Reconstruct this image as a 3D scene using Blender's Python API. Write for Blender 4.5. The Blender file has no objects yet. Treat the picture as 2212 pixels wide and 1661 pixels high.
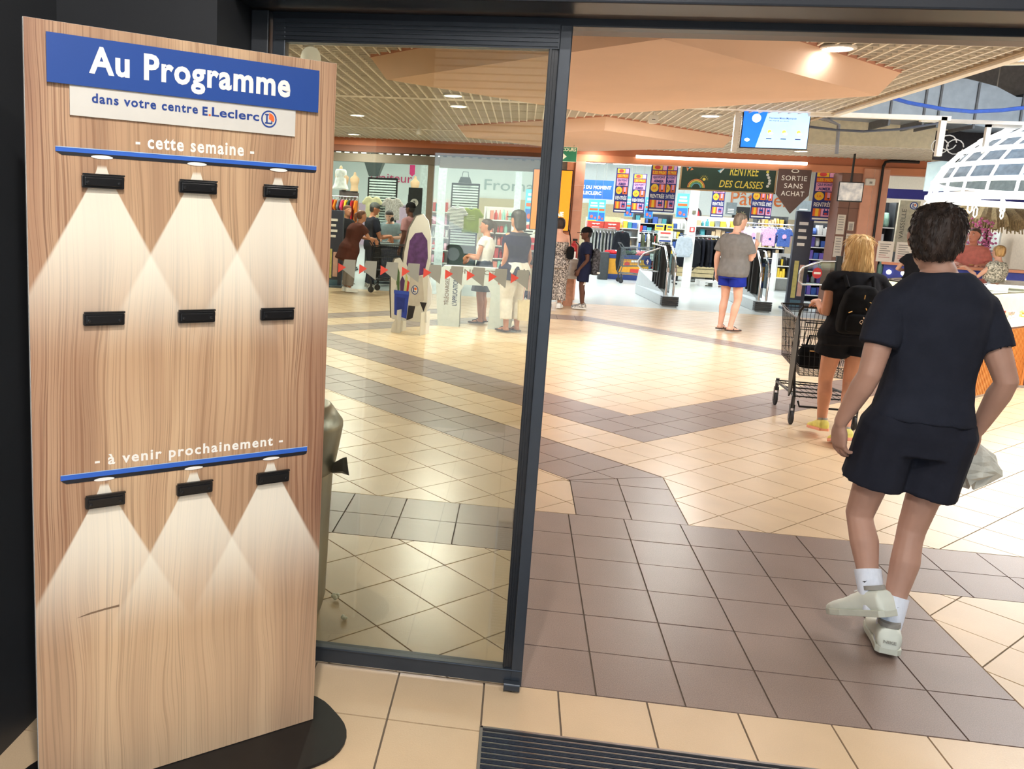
import bpy, bmesh, math, random
from mathutils import Vector, Matrix, noise
random.seed(7)
SC = bpy.context.scene
COL = SC.collection
PI = math.pi

# ------------------------------------------------------------------ camera
cd = bpy.data.cameras.new('camera')
cd.sensor_fit = 'HORIZONTAL'; cd.sensor_width = 36.0
cd.lens = 1823.63/2212*36.0
cd.shift_x = (1106-876.17)/2212; cd.shift_y = (745.85-830.5)/2212
cd.clip_end = 200
cam = bpy.data.objects.new('camera', cd); COL.objects.link(cam)
def cam_matrix(loc, yaw, pitch, roll):
    f = Vector((math.sin(yaw)*math.cos(pitch), math.cos(yaw)*math.cos(pitch), -math.sin(pitch)))
    r = Vector((math.cos(yaw), -math.sin(yaw), 0)); u = r.cross(f)
    r2 = r*math.cos(roll)+u*math.sin(roll); u2 = u*math.cos(roll)-r*math.sin(roll)
    m = Matrix((r2, u2, -f)).transposed().to_4x4(); m.translation = loc
    return m
cam.matrix_world = cam_matrix(Vector((-0.3713, -2.754, 1.6277)), -0.1275, 0.1621, 0.0516)
SC.camera = cam

# ------------------------------------------------------------------ world, big lights, exposure
SC.view_settings.view_transform = 'Standard'; SC.view_settings.look = 'None'
SC.view_settings.gamma = 1.0; SC.view_settings.use_curve_mapping = False
SC.view_settings.exposure = 0.55
SC.cycles.max_bounces = 8; SC.cycles.transparent_max_bounces = 12
w = bpy.data.worlds.new('sky'); SC.world = w; w.use_nodes = True
nt = w.node_tree; nt.nodes.clear()
sky = nt.nodes.new('ShaderNodeTexSky'); sky.sky_type = 'HOSEK_WILKIE'
sky.sun_direction = (-0.35, -0.55, 0.75); sky.turbidity = 4.0; sky.ground_albedo = 0.4
bg = nt.nodes.new('ShaderNodeBackground'); bg.inputs['Strength'].default_value = 8.0
wo = nt.nodes.new('ShaderNodeOutputWorld')
nt.links.new(sky.outputs[0], bg.inputs[0]); nt.links.new(bg.outputs[0], wo.inputs[0])
def lamp(name, kind, loc, energy, color=(1,1,1), size=1.0, size_y=None, rot=(0,0,0), spot=None, blend=.6, parent=None):
    l = bpy.data.lights.new(name, kind); l.energy = energy; l.color = color
    if kind == 'AREA':
        l.size = size
        if size_y: l.shape = 'RECTANGLE'; l.size_y = size_y
        else: l.shape = 'DISK'
    elif kind == 'SPOT':
        l.spot_size = math.radians(spot); l.spot_blend = blend; l.shadow_soft_size = size
    elif kind == 'SUN':
        l.angle = math.radians(.6)
    else: l.shadow_soft_size = size
    o = bpy.data.objects.new(name, l); COL.objects.link(o); o.location = loc; o.rotation_euler = rot
    if parent: o.parent = parent
    return o
# daylight over the car park behind the camera
lamp('sunlight', 'SUN', (0, -12, 9), 11.0, (1, .96, .9), rot=(math.radians(-38), math.radians(-20), 0))
# the supermarket's rows of ceiling luminaires
for lx in (-6.5, -2.2, 2.2, 6.5):
    for ly in (17.0, 21.5, 26.5):
        lamp('store_luminaire_light', 'AREA', (lx, ly, 3.55), 105, (.96, 1, 1), 3.6, 1.2)
# the lit kiosk dome on the right of the mall
lamp('kiosk_light', 'AREA', (6.2, 8.2, 1.93), 190, (1, .985, .96), 3.0, 3.6)
lamp('void_fill_light', 'AREA', (6.2, 4.2, 4.3), 440, (.97, .985, 1), 4.5, 4.0)  # added fill lamp under the closed roof, whitens the floor on the right

# ------------------------------------------------------------------ materials
def lin(c):
    r = []
    for v in c[:3]:
        v /= 255.0
        r.append(v/12.92 if v <= .04045 else ((v+.055)/1.055)**2.4)
    return tuple(r)+(1.0,)
MATS = {}
def M(name, rgb=(128,128,128), rough=.5, metal=0.0, var=.10, scale=18, bump=0.0, emit=0.0, spec=.5, stretch=None, coat=0.0, rgb2=None, detail=3, bscale=None):
    """procedural material: noise-varied base colour, optional fine relief"""
    if name in MATS: return MATS[name]
    m = bpy.data.materials.new(name); m.use_nodes = True; t = m.node_tree
    b = t.nodes['Principled BSDF']
    c = lin(rgb)
    tc = t.nodes.new('ShaderNodeTexCoord'); mp = t.nodes.new('ShaderNodeMapping')
    if stretch: mp.inputs['Scale'].default_value = stretch
    t.links.new(tc.outputs['Object'], mp.inputs[0])
    n = t.nodes.new('ShaderNodeTexNoise'); n.inputs['Scale'].default_value = scale; n.inputs['Detail'].default_value = detail
    t.links.new(mp.outputs[0], n.inputs['Vector'])
    r = t.nodes.new('ShaderNodeValToRGB')
    c2 = lin(rgb2) if rgb2 else tuple(max(0, v*(1+var)) for v in c[:3])+(1,)
    r.color_ramp.elements[0].color = tuple(v*(1-var) for v in c[:3])+(1,) if not rgb2 else c
    r.color_ramp.elements[1].color = c2
    r.color_ramp.elements[0].position = .35; r.color_ramp.elements[1].position = .65
    t.links.new(n.outputs['Fac'], r.inputs[0]); t.links.new(r.outputs[0], b.inputs['Base Color'])
    b.inputs['Roughness'].default_value = rough; b.inputs['Metallic'].default_value = metal
    b.inputs['Specular IOR Level'].default_value = spec
    if coat: b.inputs['Coat Weight'].default_value = coat
    if emit:
        t.links.new(r.outputs[0], b.inputs['Emission Color']); b.inputs['Emission Strength'].default_value = emit
    if bump:
        bp = t.nodes.new('ShaderNodeBump'); bp.inputs['Strength'].default_value = bump; bp.inputs['Distance'].default_value = .004
        n2 = t.nodes.new('ShaderNodeTexNoise'); n2.inputs['Scale'].default_value = bscale or scale*4; n2.inputs['Detail'].default_value = 4
        t.links.new(mp.outputs[0], n2.inputs['Vector']); t.links.new(n2.outputs['Fac'], bp.inputs['Height'])
        t.links.new(bp.outputs[0], b.inputs['Normal'])
    MATS[name] = m
    return m
def glass(name, tint=(225, 235, 228), ior=1.5, rough=0.0):
    """thin flat glass: fresnel mix of clear transmission and mirror reflection"""
    if name in MATS: return MATS[name]
    m = bpy.data.materials.new(name); m.use_nodes = True; t = m.node_tree; t.nodes.clear()
    tr = t.nodes.new('ShaderNodeBsdfTransparent'); tr.inputs[0].default_value = lin(tint)
    gl = t.nodes.new('ShaderNodeBsdfGlossy'); gl.inputs['Roughness'].default_value = rough
    fr = t.nodes.new('ShaderNodeFresnel'); fr.inputs[0].default_value = ior
    mx = t.nodes.new('ShaderNodeMixShader'); o = t.nodes.new('ShaderNodeOutputMaterial')
    t.links.new(fr.outputs[0], mx.inputs[0]); t.links.new(tr.outputs[0], mx.inputs[1]); t.links.new(gl.outputs[0], mx.inputs[2])
    t.links.new(mx.outputs[0], o.inputs[0]); MATS[name] = m
    return m

# ------------------------------------------------------------------ mesh builder and scene helpers
class B:
    """collects shapes for ONE mesh object"""
    def __init__(s): s.v = []; s.f = []; s.m = []; s.cur = 0
    def mat(s, i): s.cur = i; return s
    def add(s, vs, fs):
        o = len(s.v); s.v += [tuple(p) for p in vs]; s.f += [tuple(i+o for i in f) for f in fs]; s.m += [s.cur]*len(fs); return s
    def box(s, x0, x1, y0, y1, z0, z1):
        v = [(x, y, z) for z in (z0, z1) for y in (y0, y1) for x in (x0, x1)]
        return s.add(v, [(0,2,3,1), (4,5,7,6), (0,1,5,4), (2,6,7,3), (0,4,6,2), (1,3,7,5)])
    def rbox(s, x0, x1, y0, y1, z0, z1, r=.01, n=3, axis='z'):
        """box with rounded edges along one axis"""
        if axis == 'z': a0, a1, b0, b1, c0, c1 = x0, x1, y0, y1, z0, z1
        elif axis == 'y': a0, a1, b0, b1, c0, c1 = x0, x1, z0, z1, y0, y1
        else: a0, a1, b0, b1, c0, c1 = y0, y1, z0, z1, x0, x1
        r = min(r, (a1-a0)/2*.999, (b1-b0)/2*.999); P = []
        for cx, cy, st in ((a1-r, b1-r, 0), (a0+r, b1-r, 1), (a0+r, b0+r, 2), (a1-r, b0+r, 3)):
            for k in range(n+1):
                t = (st+k/n)*PI/2; P.append((cx+r*math.cos(t), cy+r*math.sin(t)))
        mp = {'z': lambda a, b, c: (a, b, c), 'y': lambda a, b, c: (a, c, b), 'x': lambda a, b, c: (c, a, b)}[axis]
        N = len(P)
        return s.add([mp(a, b, c0) for a, b in P]+[mp(a, b, c1) for a, b in P],
                     [tuple(range(N-1, -1, -1)), tuple(range(N, 2*N))]+[(i, (i+1) % N, N+(i+1) % N, N+i) for i in range(N)])
    def ring_loft(s, rings, cap=True, closed=True):
        n = len(rings[0]); v = [p for r in rings for p in r]; f = []
        for k in range(len(rings)-1):
            for i in range(n if closed else n-1):
                j = (i+1) % n; f.append((k*n+i, k*n+j, (k+1)*n+j, (k+1)*n+i))
        if cap: f += [tuple(range(n-1, -1, -1)), tuple(range((len(rings)-1)*n, len(rings)*n))]
        return s.add(v, f)
    def cyl(s, p0, p1, r0, r1=None, n=12):
        r1 = r0 if r1 is None else r1; return s.tube([p0, p1], [r0, r1], n)
    def tube(s, pts, r, n=8, closed=False):
        pts = [Vector(p) for p in pts]
        if not isinstance(r, (list, tuple)): r = [r]*len(pts)
        rings = []; up = None
        for i, p in enumerate(pts):
            a = pts[i-1] if (i > 0 or closed) else p; b = pts[(i+1) % len(pts)] if (i < len(pts)-1 or closed) else p
            d = (b-a).normalized()
            if up is None: up = Vector((0, 0, 1)) if abs(d.z) < .9 else Vector((0, 1, 0))
            u = up-d*up.dot(d)
            if u.length < 1e-4: u = d.orthogonal()
            u.normalize(); w_ = d.cross(u); up = u
            rings.append([p+u*(r[i]*math.cos(2*PI*k/n))+w_*(r[i]*math.sin(2*PI*k/n)) for k in range(n)])
        if closed: rings.append(rings[0])
        return s.ring_loft(rings, cap=not closed)
    def lathe(s, prof, c=(0,0,0), n=20, cap=True):
        return s.ring_loft([[(c[0]+r*math.cos(2*PI*k/n), c[1]+r*math.sin(2*PI*k/n), c[2]+z) for k in range(n)] for r, z in prof], cap)
    def ball(s, c, r, n=12, m=8):
        if not isinstance(r, (tuple, list)): r = (r, r, r)
        return s.ring_loft([[(c[0]+r[0]*math.sin(t)*math.cos(2*PI*k/n), c[1]+r[1]*math.sin(t)*math.sin(2*PI*k/n), c[2]-r[2]*math.cos(t)) for k in range(n)]
                            for t in [PI*(.02+.96*i/m) for i in range(m+1)]])
    def prism(s, poly, y0, y1):
        """poly in (x,z), extruded along y"""
        n = len(poly)
        return s.add([(x, y0, z) for x, z in poly]+[(x, y1, z) for x, z in poly],
                     [tuple(range(n)), tuple(range(2*n-1, n-1, -1))]+[(i, i+n, (i+1) % n+n, (i+1) % n) for i in range(n)])
    def slab(s, poly, z0, z1):
        n = len(poly)
        return s.add([(x, y, z0) for x, y in poly]+[(x, y, z1) for x, y in poly],
                     [tuple(range(n-1, -1, -1)), tuple(range(n, 2*n))]+[(i, (i+1) % n, (i+1) % n+n, i+n) for i in range(n)])
    def mesh(s, name, mats=(), smooth=False, bevel=0):
        me = bpy.data.meshes.new(name); me.from_pydata(s.v, [], s.f)
        if not isinstance(mats, (list, tuple)): mats = [mats]
        for m in mats: me.materials.append(m)
        me.polygons.foreach_set('material_index', s.m)
        bm = bmesh.new(); bm.from_mesh(me)
        bmesh.ops.recalc_face_normals(bm, faces=bm.faces)
        if bevel:
            es = [e for e in bm.edges if len(e.link_faces) == 2 and e.calc_face_angle(0) > .6]
            bmesh.ops.bevel(bm, geom=es, offset=bevel, segments=2, affect='EDGES', profile=.6)
        bm.to_mesh(me); bm.free()
        if smooth:
            me.polygons.foreach_set('use_smooth', [True]*len(me.polygons))
            try: me.set_sharp_from_angle(angle=math.radians(smooth if smooth > 1 else 40))
            except Exception: pass
        return me
    def build(s, name, mats, parent=None, loc=(0,0,0), rz=0, smooth=False, bevel=0):
        return put(name, s.mesh(name, mats, smooth, bevel), parent, loc, rz)
def put(name, me, parent=None, loc=(0,0,0), rz=0):
    o = bpy.data.objects.new(name, me); COL.objects.link(o); o.location = loc; o.rotation_euler = (0, 0, rz)
    if parent: o.parent = parent
    return o
def tag(o, label, cat, group=None, kind=None):
    if label: o['label'] = label
    if cat: o['category'] = cat
    if group: o['group'] = group
    if kind: o['kind'] = kind
    return o
def thing(name, label, cat, loc=(0,0,0), rz=0, group=None):
    o = bpy.data.objects.new(name, None); COL.objects.link(o); o.location = loc; o.rotation_euler = (0, 0, rz)
    o.empty_display_size = .05
    return tag(o, label, cat, group)
def struct(o, label=None):
    o['kind'] = 'structure'
    if label: o['label'] = label
    return o
def dup(root, loc=None, rz=None, label=None):
    def cp(o, par):
        c = o.copy(); COL.objects.link(c); c.parent = par
        for ch in list(o.children): cp(ch, c)
        return c
    r = cp(root, root.parent)
    if loc is not None: r.location = loc
    if rz is not None: r.rotation_euler = (0, 0, rz)
    if label: r['label'] = label
    return r
WK = bpy.data.scenes.new('work')      # scratch scene used only while meshes are made
def evaluate(o):
    vl = WK.view_layers[0]; vl.update()
    return bpy.data.meshes.new_from_object(o.evaluated_get(vl.depsgraph))
def text_mesh(name, s, mat, x0, x1, z0, z1, bold=.015, depth=.0008, shear=0.0, spacing=1.0):
    """flat lettering fitted into the rectangle x0..x1, z0..z1, facing -y"""
    c = bpy.data.curves.new(name, 'FONT'); c.body = s; c.offset = bold; c.extrude = 0.0; c.shear = shear; c.resolution_u = 3; c.space_character = spacing
    o = bpy.data.objects.new(name, c); WK.collection.objects.link(o)
    me = evaluate(o); bpy.data.objects.remove(o); bpy.data.curves.remove(c)
    me.name = name
    xs = [v.co.x for v in me.vertices]; ys = [v.co.y for v in me.vertices]
    a, b, e, f = min(xs), max(xs), min(ys), max(ys)
    for v in me.vertices:
        x = x0+(v.co.x-a)/(b-a)*(x1-x0); z = z0+(v.co.y-e)/(f-e)*(z1-z0); v.co = (x, 0, z)
    me.materials.clear(); me.materials.append(mat)
    return me
def text(parent, s, mat, x0, x1, z0, z1, y=0, bold=.015, name='lettering', shear=0.0, spacing=1.0):
    return put(name, text_mesh(name, s, mat, x0, x1, z0, z1, bold, shear=shear, spacing=spacing), parent, (0, y, 0))
def flat(parent, name, items, y=0):
    """one printed layer facing -y: items = [(polygon in x,z, material)]"""
    b = B(); mats = []
    for i_, (poly, m) in enumerate(items):
        if m not in mats: mats.append(m)
        b.mat(mats.index(m)); n = len(poly)
        b.add([(p[0], -.0004*i_, p[1]) for p in poly], [tuple(range(n))])
    me = bpy.data.meshes.new(name); me.from_pydata(b.v, [], b.f)
    for m in mats: me.materials.append(m)
    me.polygons.foreach_set('material_index', b.m)
    return put(name, me, parent, (0, y, 0))
def R(x0, x1, z0, z1): return [(x0, z0), (x1, z0), (x1, z1), (x0, z1)]
def disc(cx, cz, rx, rz=None, n=20):
    rz = rz or rx
    return [(cx+rx*math.cos(2*PI*k/n), cz+rz*math.sin(2*PI*k/n)) for k in range(n)]

# common materials
WHITE = M('white_paint', (228, 228, 224), .5, var=.03)
BLACK = M('black_plastic', (22, 23, 25), .45, var=.15)
DARK = M('anthracite_metal', (46, 50, 56), .42, .25, var=.08, scale=6)
CHROME = M('chrome', (210, 212, 214), .16, 1.0, var=.03)
STEEL = M('brushed_steel', (178, 174, 164), .36, .8, var=.07, scale=40, stretch=(1, 1, .05))
INKW = M('white_ink', (238, 236, 230), .55, var=.01)
INKB = M('blue_ink', (28, 62, 138), .45, var=.02)
INKO = M('orange_ink', (226, 104, 48), .5, var=.02)
INKK = M('black_ink', (30, 30, 34), .5, var=.02)
# ================================================================== FLOOR
def clip_half(poly, a, b, c):
    """keep a*x+b*y <= c"""
    out = []
    for i in range(len(poly)):
        p, q = poly[i], poly[(i+1) % len(poly)]
        dp, dq = a*p[0]+b*p[1]-c, a*q[0]+b*q[1]-c
        if dp <= 0: out.append(p)
        if dp*dq < 0:
            t = dp/(dp-dq); out.append((p[0]+t*(q[0]-p[0]), p[1]+t*(q[1]-p[1])))
    return out
def area(p): return .5*sum(p[i][0]*p[(i+1) % len(p)][1]-p[(i+1) % len(p)][0]*p[i][1] for i in range(len(p)))
def halves(poly):
    if area(poly) < 0: poly = poly[::-1]
    r = []
    for i in range(len(poly)):
        p, q = poly[i], poly[(i+1) % len(poly)]; a, b = q[1]-p[1], -(q[0]-p[0]); L = math.hypot(a, b)
        if L > 1e-9: r.append((a/L, b/L, (a*p[0]+b*p[1])/L))
    return r
def clip(poly, H):
    for h in H:
        poly = clip_half(poly, *h)
        if len(poly) < 3: return []
    return poly
def subtract(poly, H):
    k_ = clip(poly, H)
    if len(k_) < 3 or abs(area(k_)) < 2e-4: return [poly]
    out = []; rest = poly
    for a, b, c in H:
        o = clip_half(rest, -a, -b, -c)
        if len(o) >= 3 and abs(area(o)) > 6e-4: out.append(o)
        rest = clip_half(rest, a, b, c)
        if len(rest) < 3: break
    return out
def lattice(ox, oy, ang, s, bounds):
    ca, sa = math.cos(ang), math.sin(ang); x0, x1, y0, y1 = bounds
    cs = [((x-ox)*ca+(y-oy)*sa, -(x-ox)*sa+(y-oy)*ca) for x in (x0, x1) for y in (y0, y1)]
    i0, i1 = math.floor(min(c[0] for c in cs)/s), math.ceil(max(c[0] for c in cs)/s)
    j0, j1 = math.floor(min(c[1] for c in cs)/s), math.ceil(max(c[1] for c in cs)/s)
    for i in range(i0, i1):
        for j in range(j0, j1):
            q = [((i+a)*s, (j+b)*s) for a, b in ((0,0), (1,0), (1,1), (0,1))]
            yield [(ox+u*ca-v*sa, oy+u*sa+v*ca) for u, v in q]
D45 = PI/4; XL, XR, YF = -6.5, 10.5, 13.45
field = [(-.3,0), (1.5,0), (1.5,1.8), (-.3,1.8)]
bandL = [(XL,1.2), (-.3,1.2), (-.3,1.8), (XL,1.8)]; bandR = [(1.5,1.2), (XR,1.2), (XR,1.8), (1.5,1.8)]
stem = [(.043,1.8), (.645,1.8), (.645,2.655), (.043,2.417)]
V1 = [(.043,2.417), (.645,2.655), (-6.5,9.8), (-6.5,8.96)]
V2l = [(.642,3.498), (1.067,3.923), (-2.75,7.74), (-3.15,7.29)]
V2r = [(1.067,3.923), (4.322,7.178), (3.9,7.606), (.642,4.348)]
octr = [(4.322,7.178), (4.7,7.45), (.78,11.37), (.68,10.82)]
octt = [(.68,10.72), (.78,11.37), (-.1,11.37), (-.05,10.72)]
octl = [(-.05,10.5), (-.1,11.15), (-3.35,7.85), (-3.1,7.35)]
farl = [(-6,6.0), (-6,6.7), (-1.5,11.2), (-1.5,10.5)]
DARKREG = [(field, 0), (bandL, 0), (bandR, 0), (stem, 1), (V1, 2), (V2l, 2), (V2r, 2), (octr, 2), (octt, 0), (octl, 2), (farl, 2)]
pieces = []          # (polygon, is_dark)
for reg, k in DARKREG:
    H = halves(reg); xs = [p[0] for p in reg]; ys = [p[1] for p in reg]
    lat = {0: (0, 0, 0, .3), 1: (.043, 1.8, 0, .301), 2: (.642, 3.498, D45, .3009)}[k]
    for t in lattice(*lat, (min(xs), max(xs), min(ys), max(ys))):
        c = clip(t, H)
        if len(c) >= 3 and abs(area(c)) > 6e-4: pieces.append((c, True))
DH = [halves(r) for r, _ in DARKREG]
def beige(lat, b):
    H = halves([(b[0],b[2]), (b[1],b[2]), (b[1],b[3]), (b[0],b[3])])
    for t in lattice(*lat, b):
        t = clip(t, H)
        if len(t) < 3: continue
        todo = [t]
        for h in DH:
            todo = [o for q in todo for o in subtract(q, h)] if any(True for _ in todo) else []
        for q in todo:
            if abs(area(q)) > 6e-4: pieces.append((q, False))
beige((-1.0356, .946, .7879, .3009), (XL, -.3, 0, 1.2))
beige((.6364, 3.0665, D45, .3009), (1.5, XR, 0, 1.2))
beige((.6364, 3.0665, D45, .3009), (XL, XR, 1.8, YF))
# vestibule tiles in front of the door line
for i in range(6):
    for j in range(12): pieces.append(([(-.385-.3*(i+1), -.2865*(j+1)), (-.385-.3*i, -.2865*(j+1)), (-.385-.3*i, -.2865*j), (-.385-.3*(i+1), -.2865*j)], False))
pieces.append(([(-.385,-.262), (-.13,-.262), (-.13,0), (-.385,0)], False))
for i in range(12): pieces.append(([(-.13+.3*i,-.262), (.17+.3*i,-.262), (.17+.3*i,0), (-.13+.3*i,0)], False))
for i in range(13):
    for j in range(7): pieces.append(([(-.385+.3*i,-1.6-.3*(j+1)), (-.085+.3*i,-1.6-.3*(j+1)), (-.085+.3*i,-1.6-.3*j), (-.385+.3*i,-1.6-.3*j)], False))
def tile_mat(name, c, rough, spec, fleck):
    m = M(name, c, rough, var=.05, scale=3.0, bump=.12, bscale=170, spec=spec)
    t = m.node_tree; b = t.nodes['Principled BSDF']; src = b.inputs['Base Color'].links[0].from_socket
    tc = t.nodes.new('ShaderNodeTexCoord'); n = t.nodes.new('ShaderNodeTexNoise'); n.inputs['Scale'].default_value = 260; n.inputs['Detail'].default_value = 2
    t.links.new(tc.outputs['Object'], n.inputs['Vector'])
    r = t.nodes.new('ShaderNodeMapRange'); r.inputs['From Min'].default_value = .35; r.inputs['From Max'].default_value = .7; r.inputs['To Min'].default_value = 1-fleck; r.inputs['To Max'].default_value = 1+fleck
    mx = t.nodes.new('ShaderNodeMix'); mx.data_type = 'RGBA'; mx.blend_type = 'MULTIPLY'; mx.inputs['Factor'].default_value = 1
    t.links.new(n.outputs['Fac'], r.inputs[0]); t.links.new(src, mx.inputs['A']); t.links.new(r.outputs[0], mx.inputs['B']); t.links.new(mx.outputs['Result'], b.inputs['Base Color'])
    return m
TB = tile_mat('beige_floor_tile', (208, 182, 148), .28, .5, .03)
TD = tile_mat('brown_floor_tile', (136, 117, 107), .33, .5, .18)
GROUT = M('grout', (112, 98, 84), .85, var=.1)
fl_ = struct(B().box(XL, XR, -5.2, YF, -.12, -.006).build('floor', GROUT), 'tiled mall floor of beige and brown squares')
def inset(poly, g):
    if area(poly) < 0: poly = poly[::-1]
    p = poly
    for a, b, c in halves(poly): p = clip_half(p, a, b, c-g)
    return p
def in_view(c):
    d = Vector((c[0]+.3713, c[1]+2.754, -1.6277)); q = cam.matrix_world.to_3x3().transposed() @ d
    if q.z > -.3: return 0
    px = 876+1823.6*q.x/-q.z; py = 746-1823.6*q.y/-q.z
    return 1/d.length_squared if -80 < px < 2290 and py < 1740 else 0
scored = []
for poly, dk in pieces:
    n = len(poly); c = (sum(p[0] for p in poly)/n, sum(p[1] for p in poly)/n)
    p = inset(poly, .0032)
    if len(p) < 3 or abs(area(p)) < 3e-4: continue
    d2 = in_view(c); scored.append((abs(area(p))*d2*(1.6277*math.sqrt(d2) if d2 else 0), c, p, dk))
scored.sort(key=lambda s: -s[0])
cnt = [0, 0]; rest = [B(), B()]
for sc, c, p, dk in scored:
    if cnt[dk] < (300, 150)[dk] and sc > 0:
        cnt[dk] += 1
        zz = random.uniform(-.0004, .0004)
        put('brown_tile' if dk else 'tile', B().slab(p, -.006, zz).mesh('tile', TD if dk else TB), fl_)
    else: rest[dk].slab(p, -.006, 0)
for k in (0, 1):
    if rest[k].v: put(('further_tiles', 'further_brown_tiles')[k], rest[k].mesh('tiles', (TB, TD)[k]), fl_)['kind'] = 'stuff'
def plank_mat():
    m = M('store_floor', (204, 211, 210), .22, var=.06, scale=4, stretch=(.35, 6, 1), spec=.5)
    return m
struct(B().box(-12, 16, YF, 33, -.12, -.001).build('floor', plank_mat()), 'pale grey glossy floor of the store')
struct(B().box(-30, 30, -60, -5.2, -.2, -.03).build('ground', M('asphalt', (176, 176, 174), .9, var=.15, scale=40)), 'grey asphalt outside')

# ================================================================== VESTIBULE SHELL
WALLD = M('dark_wall_panel', (44, 46, 50), .5, .1, var=.05, scale=4)
struct(B().box(-1.95, -1.757, -5.2, -.333, 0, 3.3).build('wall_left', WALLD))
bk = struct(B().box(-1.95, -1.27, -.333, .12, 0, 3.3).build('wall_back', WALLD))
struct(B().box(3.3, 3.5, -5.2, 0, 0, 3.3).build('wall_right', WALLD))
VC = M('vestibule_ceiling', (190, 188, 182), .7, var=.04)
struct(B().box(-1.95, 3.5, -5.2, .35, 3.25, 3.4).build('ceiling', VC))
ow = B().box(-1.95, 3.5, -5.3, -5.2, 2.2, 3.4).box(-1.95, -1.25, -5.3, -5.2, 0, 2.2).box(3.1, 3.5, -5.3, -5.2, 0, 2.2)
wf_ = struct(ow.build('wall_front', WALLD))
lv = B().box(-1.25, 3.1, -.02, .05, 0, .048).mesh('louvre', M('louvre_grey', (226, 230, 234), .5, 0, var=.05))
for k in range(16): put('louvre_slat', lv, wf_, (0, -5.19, 2.22+.063*k))
# door header: casing box, seal rail and inner lintel
HD = M('header_aluminium', (40, 44, 52), .38, .35, var=.06, scale=5, stretch=(.2, 1, 1))
struct(B().box(-1.27, 3.3, -.21, -.06, 2.222, 3.26).build('trim_1', HD, bevel=.006), 'dark casing over the sliding door')
struct(B().box(-1.27, 3.3, -.06, .02, 2.228, 3.26).build('trim_2', M('header_soffit', (86, 78, 76), .5, .1, var=.05, scale=5)), 'grey soffit of the door header')
struct(B().box(-1.27, 3.3, .02, .085, 2.204, 3.26).build('trim_3', HD, bevel=.004), 'dark door track')
struct(B().box(-1.27, 3.3, .085, .26, 2.224, 3.26).build('trim_4', M('lintel', (112, 102, 100), .45, .2, var=.05, scale=5)), 'grey inner lintel')
struct(B().box(-1.27, -1.212, -.03, .09, 0, 2.222).build('trim_5', DARK, bevel=.004), 'dark jamb of the sliding door')
struct(B().box(-6.5, -1.27, .12, .26, 0, 3.3).build('wall_door_side', M('mall_wall', (206, 186, 166), .7, var=.04)))
struct(B().box(3.3, 10.5, .02, .26, 0, 4.6).build('wall_door_side', MATS['mall_wall']))
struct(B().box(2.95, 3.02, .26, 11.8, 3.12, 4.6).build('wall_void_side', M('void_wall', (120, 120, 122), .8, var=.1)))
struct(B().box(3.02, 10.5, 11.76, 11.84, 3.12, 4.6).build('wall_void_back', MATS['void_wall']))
struct(B().box(-6.5, 3.5, .26, .33, 3.0, 4.6).build('wall_above_door', MATS['mall_wall']))

# sliding door leaf
dr = thing('sliding_door', 'dark framed glass sliding door leaf standing beside the open doorway', 'door', (0, 0, 0))
FR = M('door_frame', (56, 62, 70), .36, .4, var=.06, scale=6)
st = B().box(-.296, -.258, -.024, .024, .012, 2.2)
st.build('stile', FR, dr, bevel=.003)
gz = B()
for gx in (-.302, -.310, -.318): gz.box(gx-.0055, gx+.0015, -.016-.004*(gx < -.31), .016, .076, 2.128)
gz.box(-.326, -.296, -.011, .011, .07, 2.13)
gz.build('glazing_gasket', M('gasket', (30, 33, 38), .3, .3, var=.1), dr)
B().box(-1.2, -1.158, -.024, .024, .012, 2.2).build('stile', FR, dr, bevel=.003)
B().box(-1.2, -.258, -.022, .022, .016, .072).box(-1.2, -.258, -.026, .0, .066, .073).build('bottom_rail', FR, dr, bevel=.003)
tr_ = B().box(-1.2, -.258, -.022, .022, 2.128, 2.2)
for k in range(5): tr_.box(-1.19, -.30, -.027, -.02, 2.134+k*.013, 2.141+k*.013)
tr_.build('top_rail', FR, dr)
B().rbox(-.318, -.264, -.052, -.022, .006, .034, .006, axis='x').build('guide_block', FR, dr)
B().box(-1.16, -.322, -.004, .004, .07, 2.132).build('glass_pane', glass('door_glass', (234, 236, 226), 1.62), dr)
PG = M('sticker_grey', (150, 146, 128), .6, var=.03); PR_ = M('sticker_red', (222, 74, 52), .6, var=.03)
for k in range(10):
    x = -.962+.0712*k
    flat(dr, 'glass_sticker', [([(x+.02,1.447), (x+.058,1.447), (x+.056,1.385), (x+.014,1.414)], PG), ([(x,1.434), (x+.026,1.421), (x,1.402)], PR_)], -.0055)

# entrance mat
mt = thing('entrance_mat', 'recessed black ribbed entrance mat with aluminium strips', 'mat', (0, 0, 0))
B().box(-.385, 3.2, -1.6, -.262, -.02, -.004).build('mat_tray', M('mat_rubber', (24, 26, 32), .8, var=.2, scale=60), mt)
ALU = M('aluminium_strip', (176, 176, 178), .35, 1.0, var=.05)
B().box(-.385, 3.2, -.268, -.259, -.01, .002).build('edge_strip', ALU, mt)
B().box(-.387, -.378, -1.6, -.259, -.01, .002).build('edge_strip', ALU, mt)
RIB = M('mat_rib', (34, 42, 56), .9, var=.3, scale=120)
rb = B().box(-.378, 3.2, -.002, .002, -.006, -.0005).box(-.378, 3.2, -.0055, -.0035, -.006, -.0008).mesh('strip', ALU)
cb = B()
for q in range(3): cb.box(-.378, 3.2, -.0018+q*.0055, .0018+q*.0055, -.006, .0005)
cb = cb.mesh('rib', RIB)
for k in range(48):
    y = -.283-k*.0268
    put('aluminium_strip', rb, mt, (0, y, 0)); put('carpet_rib', cb, mt, (0, y-.019, 0))

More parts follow.
